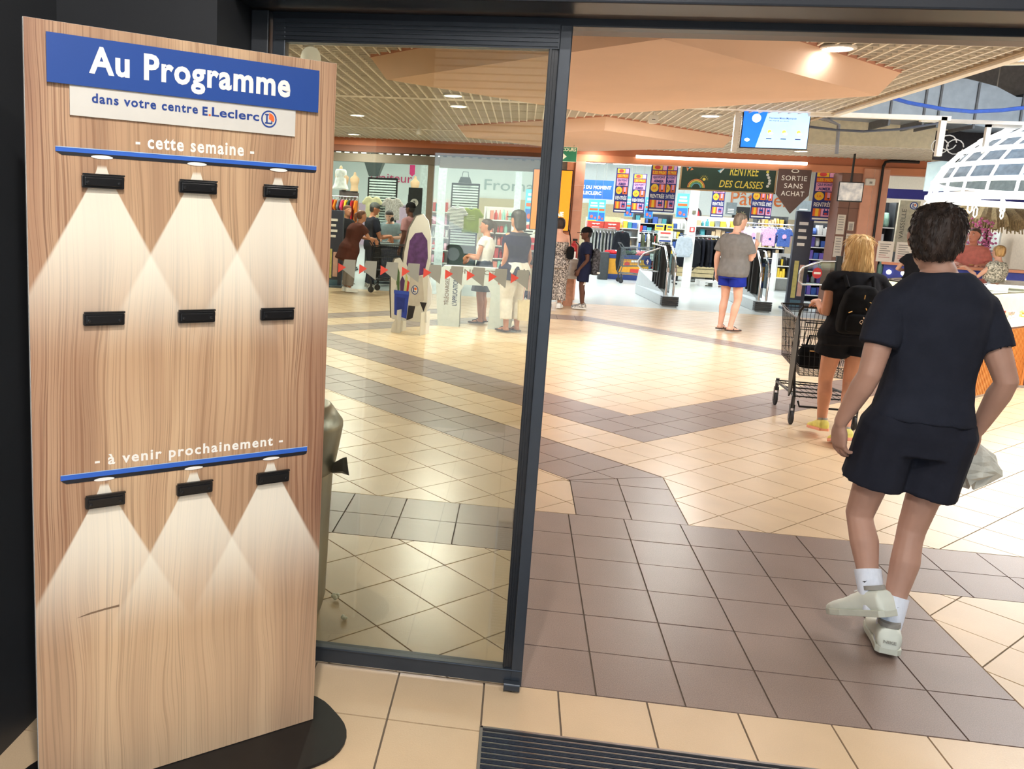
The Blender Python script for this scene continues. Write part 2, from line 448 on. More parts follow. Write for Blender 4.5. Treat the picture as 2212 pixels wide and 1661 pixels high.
# vestibule downlights; the last is added to brighten the louvre slats
for k, (x, y) in enumerate([(-.65, -2.15), (-.3, -3.2), (1.3, -1.5), (.4, -4.45)]):
    dl = thing('downlight', 'round recessed downlight in the entrance ceiling', 'light', (x, y, 3.25), 0, 'entrance ceiling downlights')
    B().lathe([(.075, 0), (.075, -.008), (.055, -.012), (.05, .0)], n=20).build('trim_ring', WHITE, dl)
    B().lathe([(.05, -.004), (.001, -.003)], n=20).build('diffuser', M('warm_diffuser', (255, 222, 170), .5, var=.01, emit=9), dl)
    lamp('downlight_beam', 'AREA', (0, 0, -.02), (48, 20, 22, 45)[k], (1, .95, .89), .12, parent=dl)

# ================================================================== MALL SHELL
PEACH = M('peach_plaster', (228, 196, 172), .75, var=.02, scale=2)
struct(B().box(-6.7, -6.5, .1, 14.2, 0, 3.3).build('wall_left', MATS['mall_wall']))
struct(B().box(10.5, 10.7, .1, 33, 0, 4.6).build('wall_right', MATS['mall_wall']))
PLEN = M('plenum_beige', (152, 148, 140), .9, var=.08)
struct(B().box(-6.5, 3.05, .3, 14.2, 3.12, 3.2).box(3.05, 10.5, 11.7, 14.2, 3.12, 3.2).build('ceiling', PLEN), 'mall ceiling void above the open grid')
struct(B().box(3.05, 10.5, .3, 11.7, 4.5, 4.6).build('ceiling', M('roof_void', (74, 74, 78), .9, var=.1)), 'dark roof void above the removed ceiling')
GRID = M('grid_cream', (234, 230, 220), .5, var=.03)
cg = struct(B().box(-6.5, 3.05, 7.62, 7.78, 2.925, 2.965).build('ceiling_grid', GRID), 'open cell ceiling of cream metal bars')
put('joint_rail', B().box(-6.5, 3.3, 11.6, 11.74, 2.92, 2.97).mesh('rail', GRID), cg)
me = B().box(-.008, .008, 0, 1, -.005, .055).mesh('bar', GRID)
x = -6.45
while x < 3.05:
    o = put('grid_bar', me, cg, (x, .33, 2.93)); o.scale = (1, 13.85, 1); x += .108
while x < 9.5:
    o = put('grid_bar', me, cg, (x, 11.74, 2.93)); o.scale = (1, 2.45, 1); x += .108
mc = B().box(0, 1, -.006, .006, .004, .05).mesh('cross', GRID)
y = .4
while y < 14.15:
    if not 7.58 < y < 7.82:
        o = put('cross_bar', mc, cg, (-6.5, y, 2.93)); o.scale = (9.55 if y < 11.7 else 16, 1, 1)
    y += .108
struct(B().box(3.02, 3.07, .3, 11.7, 2.92, 3.12).build('trim_6', M('edge_beige', (176, 158, 134), .7, var=.06)), 'cut edge beam of the ceiling')
put('edge_rail', B().box(3.05, 3.12, .3, 7.7, 2.9, 2.935).mesh('rail', GRID), cg)

# hanging diamond soffits
def soffit(name, label, cx, cy, hb, ht, zb, zt, k=1.0):
    b = B(); top = [(cx-ht,cy), (cx,cy-ht), (cx+ht,cy), (cx,cy+ht)]; bot = [(cx-hb,cy), (cx,cy-hb), (cx+hb,cy), (cx,cy+hb)]
    v = [(x, y, zt) for x, y in top]+[(x, y, zb) for x, y in bot]+[(cx, cy+hb*.28, zb-.06)]
    b.add(v, [(0,1,5,4), (1,2,6,5), (2,3,7,6), (3,0,4,7), (4,5,8), (5,6,8), (6,7,8), (7,4,8)])
    s = struct(b.build(name, PEACH), label)
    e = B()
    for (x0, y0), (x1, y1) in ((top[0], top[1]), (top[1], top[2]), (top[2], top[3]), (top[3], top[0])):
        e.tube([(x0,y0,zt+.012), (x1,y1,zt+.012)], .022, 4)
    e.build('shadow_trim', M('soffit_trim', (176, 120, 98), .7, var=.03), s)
    return s
soffit('ceiling_soffit', 'large faceted peach soffit hanging from the mall ceiling near the door', .41, 4.93, 2.06, 2.22, 2.735, 2.93)
soffit('ceiling_soffit', 'smaller pale peach soffit further back under the mall ceiling', .62, 10.9, 1.95, 2.1, 2.76, 2.93)

# ceiling downlights of the mall
DLW = M('cool_diffuser', (255, 250, 238), .5, var=.01, emit=7)
for x, y, lb in [(-1.257,7.29,'downlight, nearer of the close pair behind the door glass'), (-1.268,8.27,'downlight, further of the close pair behind the door glass'),
                 (-2.87,9.81,'downlight at the far left, seen through the door glass'), (1.83,8.33,'downlight left of the hanging weather screen'),
                 (.89,13.8,'downlight above the green exit sign'), (1.807,4.0,'downlight nearest the doorway beside the large soffit'), (4.3,12.9,'downlight below the weather screen'),
                 (-3.4,4.5,'downlight on the left of the mall ceiling behind the display board'), (-3.6,13.2,'downlight near the left storefront shutter')]:
    dl = thing('downlight', 'round white recessed '+lb, 'light', (x, y, 2.93), 0, 'mall ceiling downlights')
    B().lathe([(.13, 0), (.13, -.012), (.105, -.016), (.1, -.006)], n=24).build('trim_ring', WHITE, dl)
    B().lathe([(.1, -.012), (.001, -.01)], n=24).build('diffuser', DLW, dl)
    lamp('downlight_beam', 'AREA', (0, 0, -.03), 3 if 'nearest the doorway' in lb else 5 if 'green exit' in lb or 'below the weather' in lb else 58, (1, .98, .95), .18, parent=dl)

# ================================================================== STOREFRONT (y = 14.2)
TERRA = M('terracotta_fascia', (198, 120, 84), .55, var=.04, scale=3)
TPINK = M('pink_column', (222, 164, 138), .5, var=.05, scale=6)
TBROWN = M('brown_panel', (132, 94, 80), .5, var=.05, scale=5)
struct(B().box(-6.5, 10.5, 14.1, 14.3, 2.79, 2.935).build('trim_7', TERRA), 'terracotta fascia above the storefront')
struct(B().box(.42, 10.5, 14.05, 14.32, 2.66, 2.79).build('trim_8', M('terracotta_light', (214, 142, 104), .5, var=.04, scale=3), bevel=.01), 'terracotta beam above the store entrance')
struct(B().box(-6.5, .42, 14.12, 14.3, 2.66, 2.79).build('trim_9', M('brown_beam', (140, 88, 68), .6, var=.04)), 'brown beam above the shutter')
struct(B().box(-6.5, 10.5, 14.3, 14.45, 2.75, 4.6).build('wall_above_store', M('store_wall_white', (226, 232, 230), .7, var=.02)))
sh = thing('roller_shutter', 'raised grey roller shutter with its track above the left store opening', 'shutter', (0, 14.15, 0))
B().box(-6.5, -2.05, -.06, .14, 2.47, 2.63).build('shutter_box', M('shutter_grey', (122, 112, 100), .5, .3, var=.05), sh)
tk = B()
for k in range(40): tk.cyl((-6.4+.17*k, -.07, 2.645), (-6.33+.17*k, -.07, 2.645), .014, n=6)
tk.box(-6.5, .42, -.06, -.04, 2.655, 2.668).build('guide_track', M('track_dark', (74, 60, 54), .5, .4, var=.1), sh)
B().box(-2.05, .42, -.02, .12, 2.43, 2.655).build('raised_curtain', M('shutter_curtain', (150, 148, 140), .4, .5, var=.08, scale=8, stretch=(1,1,8)), sh)
struct(B().box(-2.27, -2.15, 14.12, 14.28, 0, 2.47).build('column_post', M('post_taupe', (128, 116, 104), .5, var=.05)), 'taupe post dividing the left store opening')
pl = struct(B().box(.58, .76, 14.02, 14.4, 0, 2.66).build('pillar', TPINK), 'pink stone pillar at the left of the store entrance')
put('orange_cladding', B().box(.42, .58, 14.06, 14.4, 0, 2.66).mesh('clad', M('orange_clad', (206, 132, 92), .5, var=.04)), pl)
for z in (.55, 1.15, 1.72, 2.2): put('joint', B().box(.575, .765, 14.015, 14.03, z, z+.012).mesh('joint', M('joint_pale', (226, 188, 168), .6)), pl)
pr = struct(B().box(5.42, 5.78, 14.05, 14.5, 0, 2.66).build('pillar', TBROWN), 'brown panelled column at the right of the store entrance')
for z in (.62, 1.38, 2.02): put('joint', B().box(5.41, 5.79, 14.04, 14.06, z, z+.01).mesh('joint', M('joint_dark', (92, 62, 52), .6)), pr)
put('joint', B().box(5.6, 5.608, 14.04, 14.06, 0, 2.66).mesh('joint', MATS['joint_dark']), pr)
p2 = struct(B().box(5.78, 6.22, 14.0, 14.5, 0, 2.75).build('pillar', TPINK), 'pink column at the right of the store entrance')
put('joint', B().box(5.95, 5.956, 13.99, 14.01, 0, 2.75).mesh('joint', MATS['joint_pale']), p2)
pp = thing('drain_pipe', 'black vertical pipe running down the pink column', 'pipe', (6.07, 13.96, 0))
B().cyl((0,0,0), (0,0,2.8), .022, n=10).build('pipe', BLACK, pp, smooth=True)
B().tube([(0,0,2.8), (.03,0,2.88), (.12,0,2.9), (.6,0,2.9)], .028, 8).build('elbow', BLACK, pp, smooth=True)

# ================================================================== STORE SHELL
SW = MATS['store_wall_white']
wb = struct(B().box(-12, 10.5, 32, 32.2, 0, 4.3).build('wall_back', SW))
struct(B().box(-12.2, -12, 14.2, 32, 0, 4.3).build('wall_left', SW))
SCM = M('store_ceiling', (196, 206, 206), .8, var=.05)
scl = struct(B().box(-12, 10.5, 14.4, 32, 4.15, 4.3).build('ceiling', SCM))
for k in range(9): put('roof_beam', B().box(-12, 10.5, -.05, .05, 3.85, 4.15).mesh('beam', M('roof_steel', (206, 212, 212), .5, var=.04)), scl, (0, 15.6+2*k, 0))
for k in range(6): put('roof_purlin', B().cyl((-11+4*k,14.6,3.82), (-11+4*k,31.8,3.82), .04, n=6).mesh('purlin', MATS['roof_steel']), scl)
TUBE = M('tube_light', (250, 255, 255), .5, var=.01, emit=6)
lt = B().box(-.75, .75, -.06, .06, -.03, .03).mesh('tube', TUBE); lh = B().box(-.78, .78, -.07, .07, .03, .06).mesh('housing', WHITE)
for iy, y in enumerate((16.2, 18.6, 21.0, 24.0, 27.0, 30.0)):
    for x in (-7.2,-5.4,-3.6,-1.8,0,1.8,3.6,5.4,7.2):
        t = thing('batten_light', 'white linear batten light in the store ceiling rows', 'light', (x, y, 3.62), 0, 'store ceiling batten lights')
        put('tube', lt, t); put('housing', lh, t)
        put('hanger', B().cyl((0,0,.06), (0,0,.5), .006, n=5).mesh('hanger', WHITE), t)
# ================================================================== PEOPLE
def remesh(b, voxel, its=4, fac=.5, disp=0.0, dscale=6.0, seed=0, dvec=(1,1,1)):
    me = b.mesh('tmp'); o = bpy.data.objects.new('tmp', me); WK.collection.objects.link(o)
    m = o.modifiers.new('r', 'REMESH'); m.mode = 'VOXEL'; m.voxel_size = voxel
    if its: s = o.modifiers.new('s', 'SMOOTH'); s.factor = fac; s.iterations = its
    r = evaluate(o); bpy.data.objects.remove(o); bpy.data.meshes.remove(me)
    if disp:
        n = [v.normal.copy() for v in r.vertices]
        for v, nn in zip(r.vertices, n):
            q = Vector((v.co.x*dvec[0], v.co.y*dvec[1], v.co.z*dvec[2]))*dscale+Vector((seed, seed*1.7, 0))
            v.co += nn*(noise.noise(q)*disp+noise.noise(q*2.3)*disp*.45)
    r.polygons.foreach_set('use_smooth', [True]*len(r.polygons))
    return r
def ering(c, u, v, n=16, sq=0.0, grooves=0, amp=0.0):
    out = []
    for k in range(n):
        t = 2*PI*k/n; a, b = math.cos(t), math.sin(t); s = 1+amp*math.sin(grooves*t)
        if sq: q = (abs(a)**(2+sq)+abs(b)**(2+sq))**(-1/(2+sq)); s *= q
        out.append(c+u*(a*s)+v*(b*s))
    return out
def limb(b, pts, rad, ref=Vector((0,1,0)), n=14, round0=True, round1=True):
    pts = [Vector(p) for p in pts]; rings = []
    for i, p in enumerate(pts):
        d = (pts[min(i+1, len(pts)-1)]-pts[max(i-1, 0)]).normalized()
        v = ref-d*ref.dot(d)
        if v.length < .05: v = d.orthogonal()
        v.normalize(); u = v.cross(d)
        r = rad[i] if isinstance(rad[i], tuple) else (rad[i], rad[i])
        if i == 0 and round0: rings += [ering(p-d*r[0]*.75, u*r[0]*.35, v*r[1]*.35, n), ering(p-d*r[0]*.45, u*r[0]*.8, v*r[1]*.8, n)]
        rings.append(ering(p, u*r[0], v*r[1], n))
        if i == len(pts)-1 and round1: rings += [ering(p+d*r[0]*.45, u*r[0]*.8, v*r[1]*.8, n), ering(p+d*r[0]*.75, u*r[0]*.35, v*r[1]*.35, n)]
    b.ring_loft(rings); return b
def hand(b, w, d, pn, L, curl=.35, side=1, thick=1.0, spread=.05):
    """palm, four unequal bent fingers and a thumb; side = +1/-1 is the thumb side along d x palm normal"""
    d = d.normalized(); pn = (pn-d*pn.dot(d)).normalized(); lat = d.cross(pn)*side
    rings = [ering(w-d*.06*L, lat*.125*L, pn*.1*L*thick, 12), ering(w+d*.06*L, lat*.15*L, pn*.095*L*thick, 12), ering(w+d*.2*L, lat*.205*L, pn*.1*L*thick, 12, .6),
             ering(w+d*.36*L, lat*.225*L, pn*.088*L*thick, 12, .6), ering(w+d*.48*L, lat*.215*L, pn*.078*L*thick, 12, .6), ering(w+d*.53*L, lat*.17*L, pn*.05*L, 12)]
    b.ring_loft(rings)
    for k, (o, fl, cc) in enumerate(((.155,.40,.9), (.053,.47,1.0), (-.05,.445,1.08), (-.15,.345,1.2))):
        p = w+d*(.47-.03*abs(k-1.2))*L+lat*o*L; dirv = (d+lat*o*spread*4).normalized(); pts = [p]; a = curl*cc*.55
        for seg in (.45, .32, .23):
            dv = dirv*math.cos(a)+pn*math.sin(a); p = p+dv*fl*seg*L; pts.append(p); a += curl*cc
        limb(b, pts, [.052*L, .05*L, .046*L, .038*L], pn, 8)
    p = w+d*.14*L+lat*.15*L+pn*.03*L; t1 = (d*.72+lat*.55+pn*.42).normalized(); t2 = (d*.9+lat*.12+pn*.5).normalized()
    limb(b, [p, p+t1*.2*L, p+t1*.2*L+t2*.17*L, p+t1*.2*L+t2*.3*L], [.075*L, .062*L, .052*L, .042*L], pn, 8)
TORSO = {'m': [(.475,.088,.066), (.50,.098,.072), (.54,.098,.070), (.58,.090,.062), (.62,.086,.058), (.67,.094,.063), (.72,.104,.068), (.76,.108,.066), (.795,.100,.058), (.82,.074,.046), (.838,.042,.038)],
         'f': [(.475,.092,.070), (.50,.104,.075), (.54,.100,.070), (.58,.084,.058), (.62,.074,.052), (.67,.082,.060), (.72,.092,.070), (.76,.094,.062), (.795,.088,.052), (.82,.062,.042), (.838,.034,.032)]}
def person(label, H, loc, rz, skin, hair=None, top=None, bottom=None, shoes=None, J=None, sex='m', build=1.0, head_yaw=0, head_pitch=0, voxel=.009,
           hands=None, legs=1.0, headscale=1.0, socks=None, eyes=True, group=None, cap=None, cvox=None, belly=0.0, lips=True):
    cvox = cvox or voxel
    root = thing('person', label, 'person', loc, 0, group)
    cz, sz = math.cos(rz), math.sin(rz)
    F = Vector((-sz, cz, 0)); Rg = Vector((cz, sz, 0)); Z = Vector((0,0,1))
    def P(t): return Rg*t[0]+F*t[1]+Z*t[2]
    D = {'pelvis': (0,0,.52*H), 'chest': (0,0,.72*H), 'neck': (0,-.008*H,.838*H), 'head': (0,.004*H,.868*H)}
    for s, k in ((-1,'L'), (1,'R')):
        D['hip'+k] = (s*.052*H,0,.505*H); D['knee'+k] = (s*.056*H,.012*H,.285*H); D['ank'+k] = (s*.056*H,-.012*H,.045*H); D['toe'+k] = (s*.066*H,.1*H,.012*H)
        w = 1.0 if sex == 'm' else .88
        D['sh'+k] = (s*.105*H*w,-.004*H,.80*H); D['el'+k] = (s*.13*H*w,-.02*H,.625*H); D['wr'+k] = (s*.132*H*w,.028*H,.475*H)
        D['fing'+k] = (s*.005,.25,-1); D['palm'+k] = (-s*1,.1,0)
    J = J or {}
    D.update(J)
    N = {k: P(v) for k, v in D.items()}
    spine = [(.40, N['pelvis']+(N['pelvis']-N['chest'])*.6), (.52, N['pelvis']), (.72, N['chest']), (.838, N['neck'])]
    def at(f):
        for (a, p), (b_, q) in zip(spine, spine[1:]):
            if f <= b_: t = (f-a)/(b_-a); return p.lerp(q, t)
        return spine[-1][1]
    ah = (N['hipR']-N['hipL']).normalized(); as_ = (N['shR']-N['shL']).normalized()
    def axes(f):
        t = min(1, max(0, (f-.5)/.28)); x = ah.lerp(as_, t).normalized(); d = (N['neck']-N['pelvis']).normalized(); y = d.cross(x).normalized(); return x, y
    def torso(b, f0, f1, add=0.0, mul=1.0, n=22, sq=.35, flare=0.0):
        T = TORSO[sex]; fs = sorted({f0, f1} | {f for f, _, _ in T if f0 < f < f1}); rings = []
        for f in fs:
            ff = min(max(f, T[0][0]), T[-1][0])
            for (a, w0, d0), (b_, w1, d1) in zip(T, T[1:]):
                if a <= ff <= b_: t = (ff-a)/(b_-a); w, dd = w0+(w1-w0)*t, d0+(d1-d0)*t; break
            bl = belly*math.exp(-((f-.6)/.07)**2)
            x, y = axes(f); g = add+flare*max(0, .62-f)
            rings.append(ering(at(f)+y*(bl*.5*H), x*(w*H*build*mul+g), y*(dd*H*build*mul+g+bl*.5*H), n, sq))
        b.ring_loft(rings)
    def leg(k, r=1.0):
        h, kn, an = N['hip'+k], N['knee'+k], N['ank'+k]; m = (.92+.08*build)*r*legs
        return ([h, h.lerp(kn,.3), h.lerp(kn,.65), kn, kn.lerp(an,.12), kn.lerp(an,.32)-F*.006*H, kn.lerp(an,.62), an],
                [.050*H*m, .047*H*m, .039*H*m, .0325*H*m, .031*H*m, .0335*H*m, .026*H*m, .0205*H*m])
    b = B(); torso(b, .475, .838, -.004)
    limb(b, [at(.80), N['neck'], N['head']+Z*.02*H], [.040*H, (.031*H*build**.5, .033*H), (.032*H, .035*H)], F)
    for k in 'LR':
        p, r = leg(k); limb(b, p, r, F)
        sh, el, wr = N['sh'+k], N['el'+k], N['wr'+k]; m = (.8+.2*build)*(1 if sex == 'm' else .86)
        limb(b, [at(.79).lerp(sh,.5), sh, sh.lerp(el,.35), sh.lerp(el,.7), el, el.lerp(wr,.25), el.lerp(wr,.6), wr],
             [.034*H*m, .028*H*m, .0285*H*m, .027*H*m, .0235*H*m, .0245*H*m, .0205*H*m, (.0135*H*m, .017*H*m)], F)
        hs = (hands or {}).get(k, {})
        side = 1 if k == 'L' else -1
        d = P(D['fing'+k]); pn = P(D['palm'+k])
        lat = d.normalized().cross((pn-d*pn.dot(d)/d.length_squared).normalized())
        fwd = F+Z*.15 if 'thumb' not in hs else P(hs['thumb'])
        hand(b, wr, d, pn, .107*H, hs.get('curl', .32), 1 if lat.dot(fwd) > 0 else -1, 1.0, hs.get('spread', .05))
        an, to = N['ank'+k], N['toe'+k]
        if not shoes or shoes.get('kind') in ('flip', 'bare', 'sandal'):
            fd = (to-an); fd.z = 0; fd.normalize(); base = an.copy(); base.z = an.z-.028*H; up = Z
            sd = fd.cross(up)
            b.ring_loft([ering(base-fd*.03*H+Z*.014*H, sd*.012*H, Z*.010*H, 10), ering(base-fd*.022*H+Z*.012*H, sd*.019*H, Z*.018*H, 10), ering(base+fd*.01*H+Z*.014*H, sd*.02*H, Z*.026*H, 10),
                         ering(base+fd*.05*H+Z*.005*H, sd*.022*H, Z*.019*H, 10), ering(base+fd*.085*H-Z*.002*H, sd*.027*H, Z*.011*H, 10), ering(base+fd*.11*H-Z*.004*H, sd*.026*H, Z*.008*H, 10), ering(base+fd*.122*H-Z*.005*H, sd*.018*H, Z*.005*H, 10)])
    # head
    hh = .132*H*headscale; a = math.radians(head_yaw); pt = math.radians(head_pitch)
    hf = F*math.cos(a)-Rg*math.sin(a); hr = Rg*math.cos(a)+F*math.sin(a); hu = Z*math.cos(pt)-hf*math.sin(pt)*-1 if False else (Z*math.cos(pt)+hf*math.sin(pt)); hf = (hf*math.cos(pt)-Z*math.sin(pt))
    hb = N['head']
    def hd(r, f, u): return hb+(hr*r+hf*f+hu*u)*hh
    HS = [(-.01,.10,.10,.20), (.03,.19,.19,.17), (.10,.25,.27,.11), (.2,.29,.35,.05), (.33,.325,.40,.01), (.47,.345,.43,-.01), (.62,.352,.445,-.025), (.75,.335,.425,-.035), (.86,.285,.36,-.045), (.94,.2,.26,-.05), (.985,.1,.14,-.05)]
    b.ring_loft([ering(hd(0, yo, u), hr*w*hh, hf*d*hh, 20) for u, w, d, yo in HS])
    limb(b, [hd(0,.395,.56), hd(0,.44,.45), hd(0,.475,.375)], [.035*hh, .05*hh, .07*hh], hr, 8)
    limb(b, [hd(-.2,.33,.6), hd(0,.38,.61), hd(.2,.33,.6)], [.05*hh, .055*hh, .05*hh], hf, 8)
    b.ball(tuple(hd(0,.33,.09)), .1*hh, 10, 6)
    for s in (-1, 1):
        limb(b, [hd(s*.345,-.04,.36), hd(s*.375,-.06,.45), hd(s*.385,-.08,.53), hd(s*.365,-.07,.58)], [(.05*hh,.035*hh), (.075*hh,.03*hh), (.085*hh,.03*hh), (.05*hh,.03*hh)], hr, 8)
    body = put('body', remesh(b, voxel, 3), root); body.data.materials.append(skin)
    if eyes:
        for s in (-1, 1):
            e = B().ball(tuple(hd(s*.145,.345,.525)), (.05*hh,)*3, 10, 6).build('eye', M('eye_white', (214, 206, 200), .3, var=.02), root, smooth=True)
            B().ball(tuple(hd(s*.145,.383,.522)), (.022*hh,)*3, 8, 5).build('iris', M('iris_dark', (40, 30, 26), .2, var=.1), e, smooth=True)
            limb(B(), [hd(s*.08,.385,.63), hd(s*.15,.375,.65), hd(s*.22,.325,.62)], [.018*hh]*3, hf, 6).build('eyebrow', hair['mat'] if hair else skin, root)
        if lips: limb(B(), [hd(-.11,.335,.235), hd(-.05,.372,.245), hd(0,.378,.24), hd(.05,.372,.245), hd(.11,.335,.235)], [.012*hh, .028*hh, .03*hh, .028*hh, .012*hh], hf, 8).build('lips', M('lips', (168, 96, 86), .5, var=.05), root, smooth=True)
    if hair:
        k = hair.get('kind', 'short'); hbm = B(); dd = hair.get('disp', .004)
        if k in ('short', 'crop'):
            t = 1.0 if k == 'short' else .93; hr0 = hr; hr = hr*hair.get('w', 1.0)
            hbm.ball(tuple(hd(0,-.10,.66)), .1*hh, 8, 6)
            hbm.ring_loft([ering(hd(0,-.155,.14), hr*.2*hh*t, hf*.2*hh*t, 20), ering(hd(0,-.15,.22), hr*.285*hh*t, hf*.285*hh*t, 20), ering(hd(0,-.135,.34), hr*.345*hh*t, hf*.335*hh*t, 20), ering(hd(0,-.125,.48), hr*.375*hh*t, hf*.36*hh*t, 20),
                           ering(hd(0,-.105,.62), hr*.385*hh*t, hf*.395*hh*t, 20), ering(hd(0,-.06,.76), hr*.375*hh*t, hf*.435*hh*t, 20), ering(hd(0,-.04,.88), hr*.335*hh*t, hf*.40*hh*t, 20), ering(hd(0,-.05,.975), hr*.25*hh*t, hf*.3*hh*t, 20), ering(hd(0,-.06,.975+.055*t), hr*.12*hh, hf*.15*hh, 20)])
            hr = hr0
        elif k == 'long':
            q = hair.get('len', .75)
            hbm.ring_loft([ering(hd(0,-.05,1.045), hr*.12*hh, hf*.14*hh, 40), ering(hd(0,-.05,1.0), hr*.26*hh, hf*.3*hh, 40, 0, 13, .01), ering(hd(0,-.06,.88), hr*.37*hh, hf*.42*hh, 40, 0, 13, .015), ering(hd(0,-.09,.7), hr*.41*hh, hf*.44*hh, 40, 0, 13, .02),
                           ering(hd(0,-.16,.45), hr*.43*hh, hf*.38*hh, 40, 0, 13, .03), ering(hd(0,-.2,.2), hr*.45*hh, hf*.33*hh, 40, 0, 13, .04), ering(hd(0,-.24,-.05), hr*.50*hh, hf*.27*hh, 40, 0, 13, .05), ering(hd(0,-.27,.15-q*.55), hr*.53*hh, hf*.22*hh, 40, 0, 13, .07), ering(hd(.02,-.3,.15-q), hr*.44*hh, hf*.12*hh, 40, 0, 13, .1)])
        elif k == 'pony':
            hbm.ring_loft([ering(hd(0,-.13,.2), hr*.24*hh, hf*.22*hh, 20), ering(hd(0,-.12,.4), hr*.355*hh, hf*.34*hh, 20), ering(hd(0,-.1,.6), hr*.375*hh, hf*.4*hh, 20), ering(hd(0,-.055,.78), hr*.36*hh, hf*.435*hh, 20), ering(hd(0,-.05,.92), hr*.28*hh, hf*.34*hh, 20), ering(hd(0,-.06,1.01), hr*.12*hh, hf*.15*hh, 20)])
            limb(hbm, [hd(0,-.42,.7), hd(0,-.62,.66), hd(.02,-.66,.4), hd(.02,-.6,.1), hd(0,-.58,-.1)], [.1*hh, .11*hh, .12*hh, .1*hh, .03*hh], hr, 12)
        elif k == 'bob':
            hbm.ring_loft([ering(hd(0,-.12,.12), hr*.34*hh, hf*.28*hh, 30, 0, 11, .02), ering(hd(0,-.12,.3), hr*.41*hh, hf*.36*hh, 30, 0, 11, .02), ering(hd(0,-.11,.5), hr*.425*hh, hf*.41*hh, 30, 0, 11, .02), ering(hd(0,-.06,.7), hr*.42*hh, hf*.46*hh, 30), ering(hd(0,-.05,.87), hr*.36*hh, hf*.42*hh, 30), ering(hd(0,-.05,.99), hr*.24*hh, hf*.28*hh, 30), ering(hd(0,-.05,1.05), hr*.1*hh, hf*.12*hh, 30)])
        hm = remesh(hbm, hair.get('voxel', voxel), 1, .5, dd, hair.get('dscale', 55), 3, hair.get('dvec', (1,1,.35)))
        put('hair', hm, root).data.materials.append(hair['mat'])
    if cap:
        cb_ = B(); cb_.ring_loft([ering(hd(0,-.04,.56), hr*.385*hh, hf*.475*hh, 24), ering(hd(0,-.04,.72), hr*.39*hh, hf*.48*hh, 24), ering(hd(0,-.04,.9), hr*.33*hh, hf*.40*hh, 24), ering(hd(0,-.05,1.02), hr*.2*hh, hf*.24*hh, 24), ering(hd(0,-.05,1.07), hr*.05*hh, hf*.06*hh, 24)])
        co = cb_.build('cap', cap, root, smooth=60)
        bs = -1 if (isinstance(hair, dict) and hair.get('capback')) else 1
        pb = B(); pts = [(-.27,.3), (-.25,.55), (-.14,.72), (0,.77), (.14,.72), (.25,.55), (.27,.3)]
        pb.ring_loft([[hd(x, bs*y-.0, .62-.03*(y-.3)) for x, y in pts], [hd(x, bs*y, .585-.06*(y-.3)) for x, y in pts]], closed=True)
        pb.build('peak', cap, co)
    if top:
        tb = B(); g = top.get('loose', .012); hem = top.get('hem', .49); k = top.get('kind', 'tee')
        torso(tb, hem, top.get('neck', .826), g, 1.03, flare=top.get('flare', .02))
        sl = top.get('sleeve', .5)
        if k != 'tank':
            limb(tb, [N['shL']-Z*.010*H, at(.795)+Z*.008*H, N['shR']-Z*.010*H], [(.037*H, .042*H), (.045*H, .052*H), (.037*H, .042*H)], F)
            for kk in 'LR':
                sh, el, wr = N['sh'+kk], N['el'+kk], N['wr'+kk]; m = (.8+.2*build)*(1 if sex == 'm' else .86)
                pts = [at(.765).lerp(sh,.55), sh-Z*.014*H, sh.lerp(el, min(sl,1)*.55), sh.lerp(el, min(sl,1))]; rr = [.043*H*m+g*.7, .0335*H*m+g*.7, .0325*H*m+g*.9, .031*H*m+g*1.15]
                if sl > 1: pts += [el.lerp(wr,.5), el.lerp(wr, sl-1)]; rr += [.028*H*m+g, .022*H*m+g]
                limb(tb, pts, rr, F, round1=False)
        o = put(top.get('name', 't_shirt' if k == 'tee' else 'top'), remesh(tb, cvox, 3, .5, top.get('disp', .006), top.get('dscale', 9), H, (1,1,.55)), root); o.data.materials.append(top['mat'])
        root['_top'] = 0
    if bottom:
        bb = B(); g = bottom.get('loose', .015); k = bottom.get('kind', 'shorts')
        if k in ('shorts', 'trousers'):
            torso(bb, .455, bottom.get('waist', .59), bottom.get('wloose', g*.8), 1.03)
            ln = bottom.get('len', .6)
            for kk in 'LR':
                h, kn, an = N['hip'+kk], N['knee'+kk], N['ank'+kk]; e = h.lerp(kn, min(ln,1)); o_ = (h-N['pelvis']); o_.z = 0
                fl = bottom.get('flare', .012)
                pts = [h+Z*.02, h.lerp(kn, min(ln,1)*.5), e]; rr = [(.053*H+g*.8, .058*H+g*.8), (.049*H*(.9+.1*build)+g, .053*H*(.9+.1*build)+g), (.044*H+g+fl, .047*H+g+fl)]
                if ln > 1: pts += [kn.lerp(an,.35), kn.lerp(an, ln-1)]; rr = rr[:2]+[(.034*H+g,)*2, (.034*H+g,)*2, (.025*H+g+fl,)*2]
                limb(bb, pts, rr, F, round1=False)
        else:   # dress or skirt
            wf = bottom.get('waist', .8); torso(bb, .5, wf, g, 1.02)
            hz = bottom.get('hemz', .3*H); c = at(.5); x, y = axes(.5)
            c1 = Vector(((N['kneeL']+N['kneeR'])/2)); c1.z = hz
            w0 = TORSO[sex][1][1]*H*build+g
            bb.ring_loft([ering(at(.53), x*w0, y*.075*H*build+y*g, 24), ering(c.lerp(c1,.35), x*(w0+.01), y*(.078*H*build+g+.005), 24), ering(c.lerp(c1,.7), x*(w0+bottom.get('flare',.02)*.6), y*(.075*H+g+.01), 24, 0, 7, .02), ering(c1, x*(w0+bottom.get('flare',.02)), y*(.075*H+g+bottom.get('flare',.02)), 24, 0, 7, .03)])
        o = put(bottom.get('name', k if k != 'trousers' else 'trousers'), remesh(bb, cvox, 3, .5, bottom.get('disp', .005), 10, H+2, (1,1,.45)), root); o.data.materials.append(bottom['mat'])
